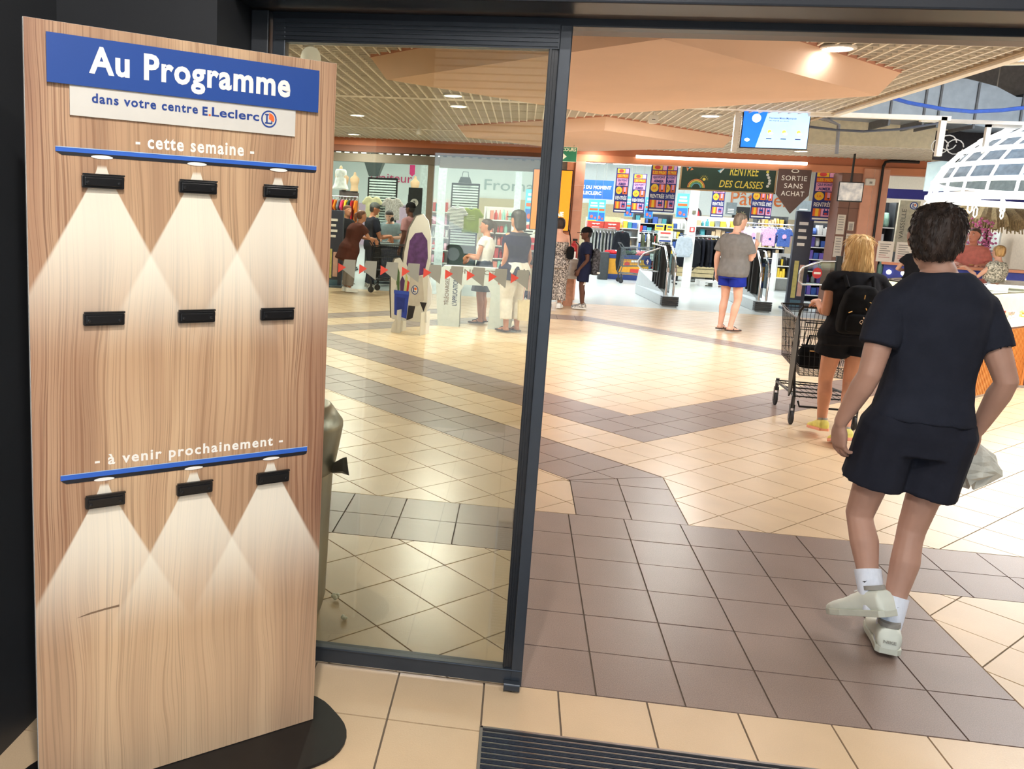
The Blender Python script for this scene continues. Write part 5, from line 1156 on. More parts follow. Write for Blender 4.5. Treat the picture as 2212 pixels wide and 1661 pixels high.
simple('ceiling_frame', B().box(4.2,4.26,7.7,7.76,2.5,2.93).box(4.95,5.0,8.25,8.3,2.58,2.96).box(4.95,6.4,8.25,8.3,2.9,2.96), WB, 'white upright frame left standing in the removed ceiling', 'frame')
simple('ceiling_membrane', B().ring_loft([[(5.05,9.7,2.62), (5.05,9.75,2.62), (5.05,9.75,3.0), (5.05,9.7,3.0)], [(5.4,9.75,2.6), (5.4,9.8,2.6), (5.4,9.8,3.0), (5.4,9.75,3.02)], [(6.2,9.75,2.7), (6.2,9.8,2.7), (6.2,9.8,3.0), (6.2,9.75,3.0)]]), M('membrane_black',(44,40,42),.8,var=.2), 'dark sagging membrane below the air duct', 'membrane')
simple('bulkhead', B().box(3.1,10.4,11.52,11.57,2.93,3.6), M('bulkhead_cream',(222,212,186),.8,var=.06), 'cream plaster bulkhead behind the removed ceiling', 'bulkhead')
simple('blue_conduit', B().tube([(3.6,8,3.2), (3.95,8,3.11), (4.35,8,3.05), (4.64,8,3.035), (4.95,8,3.06), (5.5,8,3.15), (6.4,8,3.3)], .022, 8), M('conduit_blue',(48,92,190),.45), 'blue cable bundle sagging below the air duct', 'cable', smooth=True)
simple('grey_conduit', B().tube([(2.9,8,2.80), (3.2,8,2.775), (3.5,8,2.77), (3.9,8,2.81), (4.25,8,2.88), (4.33,8,2.9)], .014, 8), M('conduit_dark',(70,76,92),.5), 'dark grey cable sagging right of the weather screen', 'cable', smooth=True)
simple('grey_conduit', B().tube([(3.05,8.6,3.0), (3.3,8.6,2.95), (3.42,8.6,2.9), (3.44,8.6,2.55)], .022, 8), M('conduit_grey',(112,112,116),.5), 'bent grey pipe hanging from the ceiling void', 'pipe', smooth=True)
cl = B()
for k in range(3): cl.tube([(4.75+.09*k+.10*math.cos(t*.5), 8.9, 2.72+.05*k*(k < 2)+.09*math.sin(t*.5)) for t in range(13)], .007, 6)
simple('cable_coil', cl, M('cable_white',(220,218,214),.5), 'coiled white cable hanging below the air duct', 'cable', smooth=True)
for k, (a_, c_) in enumerate([((3.9,6.5,3.3), (8.5,6.2,3.5)), ((3.6,5.2,3.15), (9,5.6,3.35)), ((4.2,10.4,3.5), (9,10.4,3.3))]):
    simple('roof_pipe', B().cyl(a_, c_, .035, n=10), (STEEL, M('pipe_dark',(52,56,64),.5), WB)[k], ('steel pipe crossing the open roof void', 'dark pipe in the open roof void nearest the door', 'white pipe at the back of the open roof void')[k], 'pipe', smooth=True)
for k in range(4):
    simple('roof_joist', B().box(3.2,10.4,2.2+2.4*k,2.3+2.4*k,4.1,4.5), M('joist_dark',(60,62,68),.7), ('dark roof joist nearest the door','second dark roof joist from the door','third dark roof joist from the door','furthest dark roof joist')[k], 'joist', group='roof joists')
cp_ = thing('corrugated_hose', 'white corrugated ventilation hose at the top right', 'hose', (3.35, 4.35, 3.05))
for k in range(7):
    r_ = B().tube([(.09*math.cos(t*PI/6), 0, .09*math.sin(t*PI/6)) for t in range(12)], .012, 6, closed=True).build('hose_ring', WB, cp_, (.04*k, .03*k, .01*k))
# ---------------------------------------------------------------- lit dome kiosk
dm = thing('dome_canopy', 'brilliant white wire dome canopy hung over the kiosk', 'canopy', (6.62, 8.35, 2.09))
LUM = M('glow_white', (255,255,252), .5, var=.005, emit=.8); LPAN = M('lit_panel', (118,136,154), .4, var=.15, emit=.0)  # dome wires emit a glow standing in for the strong light on them
rx, hz = 1.98, 1.1; RINGS = [(math.cos(t), math.sin(t)) for t in [i*PI/2/9 for i in range(9)]]
for i, (c_, s_) in enumerate(RINGS):
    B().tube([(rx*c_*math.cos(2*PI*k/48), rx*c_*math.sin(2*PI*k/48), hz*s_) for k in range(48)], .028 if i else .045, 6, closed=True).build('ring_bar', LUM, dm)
for k in range(36):
    t = 2*PI*k/36
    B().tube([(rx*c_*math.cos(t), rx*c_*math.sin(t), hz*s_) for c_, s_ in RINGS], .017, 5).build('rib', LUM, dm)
pn = B().ring_loft([[(rx*.965*c_*math.cos(2*PI*k/48), rx*.965*c_*math.sin(2*PI*k/48), hz*.965*s_) for k in range(48)] for c_, s_ in RINGS[1:]], cap=False).build('inner_skin', LPAN, dm, smooth=True)
hk = B().tube([(0,0,0), (.028,0,-.03), (.028,0,-.12), (0,0,-.15), (-.028,0,-.12), (-.028,0,-.03)], .009, 6, closed=True).mesh('hook', LUM)
for k in range(30): put('hanging_hook', hk, dm, (rx*math.cos(2*PI*k/30+.05), rx*math.sin(2*PI*k/30+.05), -.05), 2*PI*k/30)
for k in range(4): B().cyl((.9*math.cos(k*PI/2+.7), .9*math.sin(k*PI/2+.7), .95), (.9*math.cos(k*PI/2+.7), .9*math.sin(k*PI/2+.7), 2.5), .01, n=6).build('suspension_rod', STEEL, dm)
gp = thing('hanging_glass_sign', 'curved frosted glass sign with an oval emblem beside the dome', 'sign', (5.2, 10.2, 2.22))
B().ring_loft([[(0,0,.0), (0,.02,.0), (0,.02,.4), (0,0,.37)], [(.15,-.05,-.0), (.15,-.03,-.0), (.15,-.03,.42), (.15,-.05,.42)], [(.36,-.08,.02), (.36,-.06,.02), (.36,-.06,.43), (.36,-.08,.43)], [(.7,-.06,.06), (.7,-.04,.06), (.7,-.04,.44), (.7,-.06,.44)]]).build('glass_panel', M('frosted_glass',(196,220,226),.25,emit=.35,var=.03), gp)
flat(gp, 'oval_emblem', [(disc(.3,.25,.045,.1), INKW)], -.085); flat(gp, 'emblem_core', [(disc(.3,.25,.032,.082), M('frost_grey',(176,196,204),.4,emit=.3))], -.087); text(gp, 'E', INKW, .288, .312, .2, .3, -.089); text(gp, 'LE KIOSQUE', INKW, .03, .24, .02, .1, -.1) if False else None
# kiosk counter: wood slat front, lit glass case
ks = thing('kiosk_counter', 'kiosk counter with lit glass case above vertical wood slats', 'counter', (0, 0, 0))
foot = [(4.2,6.25), (5.22,7.27), (6.6,6.75), (7.7,8.2), (6.6,9.6), (5.0,9.5), (3.95,8.0)]
WSL = M('slat_wood', (200,124,56), .5, var=.12, scale=20, stretch=(1,1,.1))
B().slab(foot, .03, .70).build('core', M('core_brown',(92,56,34),.7), ks); B().slab([(x+(5.8-x)*-.004, y+(8-y)*-.004) for x, y in foot], 0, .03).build('skirting', ALU, ks)
sl_ = B().box(-.011,.011,-.012,.012,.03,.68).mesh('slat', WSL)
for (ax, ay), (bx_, by_) in zip(foot, foot[1:]+foot[:1]):
    if (ax, ay) == (6.6,9.6) or (ax, ay) == (7.7,8.2): continue
    L_ = math.hypot(bx_-ax, by_-ay); n_ = int(L_/.042)
    for i in range(n_): put('slat', sl_, ks, (ax+(bx_-ax)*(i+.5)/n_, ay+(by_-ay)*(i+.5)/n_, 0), math.atan2(by_-ay, bx_-ax))
B().slab([(x+(5.8-x)*-.02, y+(8-y)*-.02) for x, y in foot], .70, .745).build('ledge', M('ledge_pale',(232,224,206),.35,emit=.35), ks)
B().slab([(x+(5.8-x)*.03, y+(8-y)*.03) for x, y in foot], .745, .80).build('lit_base', M('case_glow',(255,246,214),.5,emit=1.3,var=.02), ks)
cg_ = B(); n_ = len(foot)
cg_.ring_loft([[(x, y, .745) for x, y in foot], [(x, y, 1.06) for x, y in foot]], cap=False); cg_.build('case_glass', glass('case_glass', (244,248,246)), ks)
B().slab(foot, 1.06, 1.072).build('glass_top', glass('case_glass'), ks)
B().slab([(x+(5.8-x)*.25, y+(8-y)*.25) for x, y in foot], .80, 1.04).build('inner_stand', M('stand_cream',(250,236,200),.6,emit=.55,var=.04), ks)
random.seed(3)
for k in range(26):
    e = random.randrange(3); (ax, ay), (bx_, by_) = foot[(e-1) % 7], foot[e]; t = random.random(); x, y = ax+(bx_-ax)*t, ay+(by_-ay)*t; x += (5.8-x)*.12; y += (8-y)*.12
    tag(B().lathe([(.03,0), (.035,.01), (.02,.03), (.03,.05+.02*(k % 3)), (.0,.07+.02*(k % 3))], (0,0,0), 10).build('trinket', M(('trinket_gold','trinket_silver','trinket_rose')[k % 3], ((214,176,90),(206,206,210),(206,120,110))[k % 3], .3, .8), None, (x, y, .80)), 'small '+('gold','silver','rose')[k % 3]+' trinket in the lit glass case of the kiosk', 'trinket', 'trinkets in the kiosk case')
random.seed(7)
tr_ = thing('paper_tray', 'white tray with a pen lying on the kiosk counter', 'tray', (4.62, 7.15, 1.073), .6); B().rbox(-.16,.16,-.2,.2,0,.05,.05).build('tray_body', WHITE, tr_, bevel=.01); B().tube([(-.1,-.1,.054), (.08,.1,.054)], .005, 6).build('pen', INKK, tr_)
tag(B().lathe([(.10,0), (.16,.015), (.17,.03), (.155,.03), (.1,.01)], n=28).build('plate', WHITE, None, (5.15, 7.5, 1.073), smooth=True), 'round white plate on the kiosk glass top at the picture edge', 'plate')
# information desk
ds = thing('information_desk', 'blue information desk with round white lamps and a peach top', 'counter', (0, 0, 0))
DBL = M('desk_blue',(58,76,176),.4,var=.05)
B().slab([(6.05,13.3), (6.5,12.92), (8.2,12.7), (9.8,12.9), (9.8,13.15), (8.2,12.98), (6.6,13.18), (6.2,13.5)], 0, 1.06).build('front_panel', DBL, ds); B().slab([(6.0,13.28), (6.46,12.86), (8.2,12.64), (9.85,12.84), (9.85,13.3), (8.2,13.1), (6.64,13.3), (6.2,13.56)], 1.06, 1.105).build('desk_top', M('desk_peach',(232,160,128),.4,var=.03), ds)
for x, y in ((6.12,13.22), (6.3,13.07), (6.9,12.84), (7.75,12.74), (8.2,12.68), (8.55,12.72), (8.9,12.76)): B().ball((x, y, .93), .042, 14, 10).build('lamp', M('desk_lamp',(255,252,240),.4,emit=1.6,var=.01), ds, smooth=True)
for k, (x, lb) in enumerate([(6.02,'left of the pair of white notices standing on the blue desk'), (6.29,'right of the pair of white notices standing on the blue desk')]):
    nb = B().box(-.125,.125,-.006,.006,0,.36).build('desk_notice', M('sheet_white',(236,230,222),.5,var=.02), None, (x, 13.25-.1*k, 1.105), -.3); tag(nb, lb, 'notice', 'desk notices')
    flat(nb, 'print', [(R(-.09,.08-.03*(i % 3),.30-.038*i,.314-.038*i), M('print_rose',(196,150,148),.6) if i > 4 else MATS['print_grey']) for i in range(7)], -.0075)
tag(B().slab([(-.16,-.12), (.16,-.1), (.14,.12), (-.14,.1)], 0, .035).build('leaflet_stack', WHITE, None, (6.02, 12.98, 1.106) if False else (6.5, 12.98, 1.106), .3), 'stack of white leaflets on the blue desk behind the blond woman', 'leaflets')
# small trolleys further back
t2 = trolley('dark shopping trolley beside the woman in the brown tunic', (-3.15, 13.2, 0), math.radians(-95)); t3 = trolley('grey shopping trolley parked in front of the yellow bin', (2.15, 19.45, 0), math.radians(-88), M('grey_wire',(92,98,100),.4,.6))
# ================================================================== STORE CONTENTS
def tint(o, m):
    o.material_slots[0].link = 'OBJECT'; o.material_slots[0].material = m; return o
NB = M('banner_navy', (38,48,122), .6, var=.03); BO = M('banner_orange', (232,104,48), .6, var=.03); BY = M('banner_yellow', (244,196,52), .6, var=.03); BPK = M('banner_pink', (240,170,204), .6, var=.03); BRD = M('banner_red', (214,64,60), .6, var=.03)
def banner(x0, x1, z0, z1, y, label, cut=0.0, group='back to school banners'):
    w_, h = x1-x0, z1-z0; t = thing('hanging_banner', label, 'banner', (x0, y, z0), 0, group)
    B().box(0, w_, 0, .006, 0, h).build('banner_sheet', NB, t)
    def q(a, b_, c, d): return R(a*w_, b_*w_, c*h, d*h)
    P_ = [(q(.08,.34,.78,.93) if False else q(.08,.66,.885,.985), BY), (q(.69,.93,.885,.985), BPK), (disc(.37*w_,.935*h,.18*w_,.04*h), BRD), (q(.08,.93,.78,.87), BO), (q(.08,.93,.60,.77), BPK), (disc(.30*w_,.50*h,.23*w_,.085*h), BY), (q(.57,.93,.42,.58), BO),
          (q(.68,.82,.47,.58), BPK), ([(.68*w_,.47*h), (.82*w_,.47*h), (.75*w_,.435*h)], INKK), (q(.08,.20,.09,.25), BO), (q(.2,.36,.09,.25), BY), (q(.36,.46,.09,.25), BO), (q(.48,.93,.09,.25), BPK), (q(.58,.84,.12,.21), INKB), (q(.61,.66,.2,.245), INKB), (q(.76,.81,.2,.245), INKB), (disc(.71*w_,.15*h,.09*w_,.02*h), BRD), (q(.08,.93,.025,.06), INKW)]
    flat(t, 'print', P_, -.001)
    text(t, 'LES PRIX', BY, .12*w_, .89*w_, .795*h, .855*h, -.0115, .03); text(t, 'QUI FONT', NB, .14*w_, .87*w_, .695*h, .755*h, -.0115, .03); text(t, 'AIMER', NB, .2*w_, .8*w_, .615*h, .675*h, -.0115, .03)
    text(t, 'LA', BO, .19*w_, .41*w_, .475*h, .525*h, -.0115, .03); text(t, 'RENTRÉE', INKW, .08*w_, .92*w_, .29*h, .395*h, -.0115, .02)
    for x in (.2, .8): B().cyl((x*w_,.003,h), (x*w_,.003,4.17-z0), .003, n=5).build('wire', STEEL, t)
    return t
for a in [(1.655,1.945,1.75,2.735,17.0,'blue back to school banner, leftmost of the row'), (2.09,2.40,1.76,2.65,17.5,'blue back to school banner, second from the left pillar, hung lowest'), (2.265,2.61,1.80,2.79,16.0,'large blue back to school banner left of the blackboard sign'), (2.60,2.87,1.80,2.82,16.35,'blue back to school banner half hidden behind the large one'),
          (4.19,4.49,1.77,2.75,19.0,'blue back to school banner under the middle of the blackboard sign'), (4.615,4.93,1.77,2.75,17.0,'blue back to school banner above the head of the man in grey'), (4.93,5.155,1.77,2.75,17.35,'blue back to school banner tucked behind the one right of the grey man'), (5.13,5.51,1.77,2.71,14.62,'blue back to school banner beside the brown column')]: banner(*a)
def poster(x0, x1, z0, z1, y, label):
    w_, h = x1-x0, z1-z0; t = thing('hanging_poster', label, 'poster', (x0, y, z0), 0, 'light blue posters'); B().box(0,w_,0,.006,0,h).build('poster_sheet', M('poster_sky',(96,200,232),.6,var=.05), t)
    flat(t, 'print', [(R(.06*w_,.94*w_,.02*h,.4*h), M('poster_blue',(52,120,206),.6)), (disc(.35*w_,.18*h,.14*w_,.08*h), M('poster_coral',(236,110,92),.6)), (disc(.7*w_,.12*h,.1*w_,.05*h), MATS['poster_coral']), (R(.1*w_,.9*w_,.48*h,.58*h), BO), (R(.15*w_,.85*w_,.66*h,.74*h), INKW), (R(.2*w_,.8*w_,.8*h,.88*h), INKW)], -.0012)
    B().cyl((w_/2,.003,h), (w_/2,.003,4.17-z0), .003, n=5).build('wire', STEEL, t)
for a in [(1.33,1.60,1.54,2.07,20.0,'light blue poster, leftmost, above the red crates'), (1.58,1.80,1.52,2.08,20.4,'light blue poster behind the leftmost one'), (2.27,2.5,1.68,2.2,20.2,'light blue poster low between two banners'), (2.78,3.0,1.66,2.2,20.2,'light blue poster below the large banner'), (3.2,3.47,1.72,2.27,18.0,'light blue poster left of the white pillar'), (-.32,-.02,1.42,2.2,18.0,'light blue poster seen through the glass beside the door stile')]: poster(*a)
# blackboard sign
bb = thing('blackboard_sign', 'green blackboard style back to school sign in a wooden frame', 'sign', (2.72, 15.0, 2.275))
B().box(0,1.79,0,.02,0,.56).build('board', M('board_green',(52,74,62),.7,var=.06,scale=6), bb)
WF = M('frame_wood',(190,158,116),.6,var=.08)
for a in ((-.03,1.82,-.025,.0), (-.03,1.82,.56,.585)): B().box(a[0],a[1],-.012,.03,a[2],a[3]).build('frame_rail', WF, bb)
for a in ((-.03,0), (1.79,1.82)): B().box(a[0],a[1],-.012,.03,-.025,.585).build('frame_stile', WF, bb)
CY = M('chalk_yellow',(246,224,96),.7,var=.05); CBU = M('chalk_blue',(110,190,216),.7); COR = M('chalk_orange',(230,140,86),.7); CGN = M('chalk_green',(130,190,120),.7)
text(bb, 'RENTRÉE', CY, .92, 1.47, .30, .53, -.002, .012, shear=.15); text(bb, 'DES CLASSES', CY, .74, 1.58, .06, .20, -.002, .012, shear=.2)
rb_ = []
for k, m_ in enumerate((COR, CY, CGN, CBU)):
    r0, r1 = .17-.025*k, .152-.025*k; rb_.append(([(.3+r0*math.cos(PI*i/12), .03+r0*math.sin(PI*i/12)) for i in range(13)]+[(.3+r1*math.cos(PI*i/12), .03+r1*math.sin(PI*i/12)) for i in range(12,-1,-1)], m_))
flat(bb, 'rainbow', rb_, -.002)
sn = [(disc(.44,.2,.03), CY)]
for k in range(8): a = PI*k/7-.1; sn.append(([(.44+.05*math.cos(a-.1), .2+.05*math.sin(a-.1)), (.44+.09*math.cos(a), .2+.09*math.sin(a)), (.44+.05*math.cos(a+.1), .2+.05*math.sin(a+.1))], CY))
flat(bb, 'sun', sn, -.0022); flat(bb, 'rocket', [([(.12,.38), (.2,.44), (.2,.52), (.14,.5)], CBU), ([(.1,.34), (.13,.4), (.08,.42)], COR), ([(.16,.36), (.22,.38), (.18,.42)], COR)], -.002); flat(bb, 'paper_plane', [([(.68,.38), (.82,.44), (.74,.33)], CBU), ([(.74,.33), (.82,.44), (.72,.37)], INKW)], -.002)
flat(bb, 'star_flower', [([(.52+.02*math.cos(a), .5+.02*math.sin(a)), (.52+.07*math.cos(a+.2), .5+.07*math.sin(a+.2)), (.52+.02*math.cos(a+.4), .5+.02*math.sin(a+.4))], CBU) for a in [PI+.6*k for k in range(6)]], -.002); flat(bb, 'caterpillar', [(disc(1.66+.03*math.sin(k), .12+.055*k, .028), (INKW, CY)[k > 4]) for k in range(7)], -.002)
for x in (.2, 1.6): B().cyl((x,.01,.58), (x,.01,1.9), .003, n=5).build('wire', STEEL, bb)
so_ = thing('exit_pennant', 'brown pointed sign reading sortie sans achat', 'sign', (4.57, 14.0, 0))
B().prism([(-.29,2.22), (0,1.87), (.29,2.22), (.29,2.68), (-.29,2.68)], 0, .02).build('panel', M('pennant_brown',(94,72,68),.6,var=.04), so_)
for s, z0, z1, hw in (('SORTIE',2.475,2.565,.225), ('SANS',2.335,2.425,.165), ('ACHAT',2.195,2.285,.205)): text(so_, s, INKW, -hw, hw, z0, z1, -.002, .008, spacing=1.1)
flat(so_, 'badge', [(disc(0,2.65,.07,.035), INKW)], -.002); flat(so_, 'badge_core', [(disc(0,2.655,.05,.024), MATS['pennant_brown'])], -.003)
bs_ = thing('blue_fascia_sign', 'blue hanging sign with white capitals behind the left pillar', 'sign', (0, 22, 0)); B().box(.3,2.12,0,.03,2.13,2.65).build('panel', M('fascia_blue',(38,96,206),.5,var=.03), bs_); text(bs_, 'S DU MOMENT', INKW, 1.275, 2.06, 2.40, 2.50, -.003, .035, spacing=1.05); text(bs_, 'LECLERC', INKW, 1.30, 1.80, 2.24, 2.34, -.003, .035, spacing=1.05)
for x in (.6, 1.9): B().cyl((x,.015,2.65), (x,.015,4.17), .004, n=5).build('wire', STEEL, bs_)
# wall lettering and bands
for s, x0, x1, z0, z1, c, lb in (('Pâtisserie',7.62,10.3,2.36,2.9,(232,124,64),'orange wall lettering of the pastry counter'), ('Fromagerie',-1.96,1.6,2.34,2.9,(150,168,164),'grey wall lettering of the cheese counter'), ('Traiteur',-6.75,-4.9,2.6,2.95,(206,60,110),'magenta wall lettering of the delicatessen')):
    l_ = put('wall_lettering', text_mesh('lettering', s, M('letter_'+s[:3].lower(), c, .5), x0, x1, z0, z1, .004), None, (0, 31.97, 0)); tag(l_, lb, 'lettering')
struct(B().box(-2.8,4.5,31.9,32,0,2.15).build('trim_10', M('counter_backing',(196,178,142),.7,var=.05)), 'beige back panelling of the cheese counter')
struct(B().box(4.5,10.5,31.9,32,0,1.9).build('trim_11', M('backing_tan',(206,190,164),.7,var=.05)), 'tan back panelling under the orange lettering')
struct(B().box(-12,-2.8,31.9,32,0,1.7).build('trim_12', M('backing_lilac',(206,178,200),.7,var=.05)), 'lilac back panelling at the left')
wpil = struct(B().box(3.69,3.87,18.9,19.08,0,3.9).build('pillar', WHITE), 'slim white store pillar'); flat(wpil, 'fire_sign', [(R(3.72,3.84,1.38,1.5), BRD), (R(3.75,3.81,1.4,1.48), INKW), (R(3.72,3.84,1.3,1.37), INKW)], 18.89); put('switch_box', B().box(3.74,3.82,18.86,18.9,1.82,1.9).mesh('sw', M('switch_grey',(120,116,96),.5)), wpil)
for x, y in ((-3.0,20), (-.55,24), (-2.45,19.2)): struct(B().box(x-.1,x+.1,y-.1,y+.1,0,4.1).build('pillar', M('pillar_pale',(206,216,216),.6)), 'pale store pillar')

# ---------------------------------------------------------------- clothes
def outline_mesh(pts, th, vox=.022, disp=.012):
    return remesh(B().prism(pts, -th/2, th/2), vox, 2, .5, disp, 9, len(pts), (1,1,.4))
TEE = outline_mesh([(-.1,0), (-.2,-.03), (-.33,-.2), (-.26,-.26), (-.2,-.18), (-.21,-.62), (.21,-.62), (.2,-.18), (.26,-.26), (.33,-.2), (.2,-.03), (.1,0), (0,-.05)], .07)
JACK = outline_mesh([(-.1,0), (-.2,-.03), (-.27,-.2), (-.30,-.6), (-.24,-.62), (-.2,-.25), (-.23,-.72), (.23,-.72), (.2,-.25), (.24,-.62), (.30,-.6), (.27,-.2), (.2,-.03), (.1,0), (0,-.04)], .12)
TROU = outline_mesh([(-.14,0), (.14,0), (.16,-.25), (.14,-.85), (.03,-.85), (0,-.3), (-.03,-.85), (-.14,-.85), (-.16,-.25)], .06)
for m_ in (TEE, JACK, TROU): m_.materials.append(WHITE)
HANG = B().tube([(-.18,0,-.03), (0,0,.02), (.18,0,-.03)], .007, 6).tube([(0,0,.02), (0,0,.06), (.02,0,.08), (.03,0,.06)], .004, 5).mesh('hanger', M('hanger_white',(206,210,210),.4))
NG = [0]
def garment(me, nm, label, loc, rz, m_, s=1.0, group='hanging clothes'):
    t = thing(nm, label, 'clothing', loc, rz, group); o = put('fabric', me, t); o.scale = (s, 1, s); tint(o, m_); put('hanger', HANG, t); return t
def rack(label, x0, x1, y, z, me, nm, cols, n, lab, s=1.0, base=0.0):
    r = thing('clothes_rack', label, 'rack', ((x0+x1)/2, y, 0)); w_ = (x1-x0)/2
    B().cyl((-w_,0,z+.09), (w_,0,z+.09), .014, n=8).build('rail', CHROME, r)
    for s_ in (-1,1): B().cyl((s_*w_,0,0.02), (s_*w_,0,z+.09), .014, n=8).build('post', CHROME if not base else BLACK, r); B().box(s_*w_-.025,s_*w_+.025,-.28,.28,0,.04).build('foot', BLACK, r)
    for i in range(n):
        c = cols[i % len(cols)]; garment(me, nm, lab % c[0], (x0+(x1-x0)*(i+.5)/n, y, z+.01), PI/2+random.uniform(-.08,.08), cloth(c[0].replace(' ','_')+'_wear', c[1]), s).children[0].scale[1] = .62
rack('chrome rack of dark trousers left of the yellow bin', 1.5, 2.25, 21.6, 1.22, TROU, 'trousers', [('dark navy',(38,42,56)), ('charcoal green',(62,66,58)), ('black',(32,32,36))], 8, '%s trousers hanging on the rack behind the boy', .7)
garment(JACK, 'jacket', 'black padded jacket facing out at the end of the trouser rack', (2.4,21.4,1.27), .15, cloth('padded_black',(40,42,46)), .85)
rack('rack of green and pale jackets behind the left barrier', 3.0, 3.75, 21.9, 1.22, JACK, 'jacket', [('olive green',(88,96,72)), ('cream',(196,192,178)), ('dark forest',(58,64,54))], 6, '%s jacket on the rack behind the left barrier', .62)
garment(JACK, 'shirt', 'pale grey zip top hanging on the white pillar side', (3.62,18.85,1.27), 0, cloth('pale_grey_top',(176,186,194)), .7)
rack('black rack of dark coats on a white pallet left of the man in grey', 3.72, 4.7, 20.2, 1.2, JACK, 'coat', [('black',(30,32,36)), ('midnight',(34,36,44))], 9, '%s coat on the rack left of the man in grey', 1.0, 1)
garment(JACK, 'coat', 'black coat facing out in front of the dark coat rack', (3.95,19.86,1.19), -.3, cloth('black_coat',(28,30,34)), 1.0)
rack('rack of children tops right of the man in grey', 5.05, 6.5, 19.6, 1.58, TEE, 'top', [('pale pink',(222,190,206)), ('lilac',(196,160,190)), ('blue dotted',(70,92,150))], 9, '%s child top on the rack right of the grey man', .62)
for x, c, lb in ((5.32,(224,194,210),'pale pink child sweatshirt facing out, nearest the man in grey'), (5.70,(196,158,188),'lilac child sweatshirt facing out, middle of the row'), (6.05,(64,88,150),'blue patterned child dress facing out, rightmost of the row')):
    g_ = garment(TEE, 'sweatshirt', lb, (x,19.28,1.58), 0, M('child_'+lb.split()[0]+'_print', c, .9, rgb2=tuple(min(255,int(v*1.25)) for v in c), scale=26), .72); flat(g_, 'chest_print', [(disc(0,-.2,.05,.06), BPK), (disc(.02,-.27,.03), INKB)], -.045)
tb_ = thing('display_table', 'dark skirted display table right of the barrier', 'table', (6.5, 20.8, 0)); B().box(-.42,.42,-.35,.35,0,.60).build('skirt', M('table_cloth_dark',(54,66,72),.8,var=.05), tb_); B().box(-.44,.44,-.37,.37,.60,.63).build('top', M('table_top',(90,98,100),.5), tb_)
for k in range(3): tag(put('folded_clothes', remesh(B().box(-.16,.16,-.12,.12,0,.1+.03*k), .03, 3, .5, .02, 8, k), None, (6.25+.27*k,20.65,.635)), ('folded dark clothes on the left of the display table','folded blue patterned clothes in the middle of the display table','folded pale clothes on the right of the display table')[k], 'clothing', 'folded clothes').data.materials.append((cloth('fold_dark',(44,46,60)), M('child_blue_print',(64,88,150),.9), cloth('fold_pale',(190,196,200)))[k])
rack('rack of bright summer clothes at the far left behind the glass', -5.05, -4.4, 18.0, 1.72, TEE, 'top', [('red',(176,40,48)), ('orange',(240,128,40)), ('grey',(120,124,132)), ('pink',(220,70,110)), ('yellow',(246,196,60)), ('dark green',(54,74,66))], 8, '%s top on the summer rack at the far left', .95)
def slatwall(label, x0, x1, z0, z1, y):
    t = thing('slat_wall', label, 'display wall', ((x0+x1)/2, y, 0)); w_ = (x1-x0)/2
    B().box(-w_,w_,.02,.05,0,z1).build('back_panel', M('slat_back',(66,78,76),.6), t)
    n = int((z1-z0)/.062)
    for i in range(n): B().box(-w_+.02,w_-.02,-.01,.02,z0+i*(z1-z0)/n,z0+(i+.6)*(z1-z0)/n).build('slat', M('slat_pale',(206,220,216),.5), t)
    for s_ in (-1,1): B().box(s_*w_-.015,s_*w_+.015,-.015,.055,0,z1+.02).build('upright', BLACK, t)
    B().box(-w_,w_,-.015,.055,z1,z1+.025).build('top_rail', BLACK, t); return t
slatwall('slatted display wall on the left with two tops hung on it', -4.08, -3.39, 1.0, 2.27, 17.6); slatwall('slatted display wall behind the olive top', -2.06, -1.42, .8, 2.23, 17.6)
garment(TEE, 'top', 'beige top hung on the left slatted wall', (-3.95,17.53,1.84), 0, cloth('beige_top',(206,196,156)), .8); garment(TEE, 'top', 'grey patterned top hung on the left slatted wall', (-3.46,17.53,1.83), 0, M('grey_pattern',(150,140,134),.9,rgb2=(196,188,180),scale=30), .85)
def stripes():
    m_ = M('striped_knit',(226,224,216),.9); t = m_.node_tree; b_ = t.nodes['Principled BSDF']; wv = t.nodes.new('ShaderNodeTexWave'); wv.bands_direction = 'Z'; wv.inputs['Scale'].default_value = 8; tc = t.nodes.new('ShaderNodeTexCoord'); r = t.nodes.new('ShaderNodeValToRGB'); r.color_ramp.interpolation = 'CONSTANT'; r.color_ramp.elements[0].color = lin((36,38,40)); r.color_ramp.elements[1].color = lin((228,226,216)); r.color_ramp.elements[1].position = .45
    t.links.new(tc.outputs['Object'], wv.inputs[0]); t.links.new(wv.outputs[0], r.inputs[0]); t.links.new(r.outputs[0], b_.inputs['Base Color']); return m_
garment(TEE, 'top', 'black and white striped top on the second slatted wall', (-1.9,17.53,1.70), -.2, stripes(), .85); ol_ = garment(TEE, 'top', 'olive green top with pale lettering on the second slatted wall', (-1.57,17.52,1.69), 0, cloth('olive',(124,140,48)), .95)
flat(ol_, 'chest_print', [(R(-.1,.1,-.27+.04*k,-.255+.04*k), M('olive_print',(170,186,120),.8)) for k in range(3)], -.05)
hb3 = thing('handbag', 'black handbag displayed on top of the second slatted wall', 'handbag', (-1.76,17.55,2.258)); B().ring_loft([[(-.16,-.04,0), (.16,-.04,0), (.16,.04,0), (-.16,.04,0)], [(-.11,-.03,.14), (.11,-.03,.14), (.11,.03,.14), (-.11,.03,.14)]]).build('bag_body', M('bag_leather',(40,44,42),.4), hb3, bevel=.01); B().tube([(-.08,0,.13), (-.06,0,.26), (.06,0,.26), (.08,0,.13)], .008, 6).build('strap', M('bag_leather'), hb3, smooth=True)
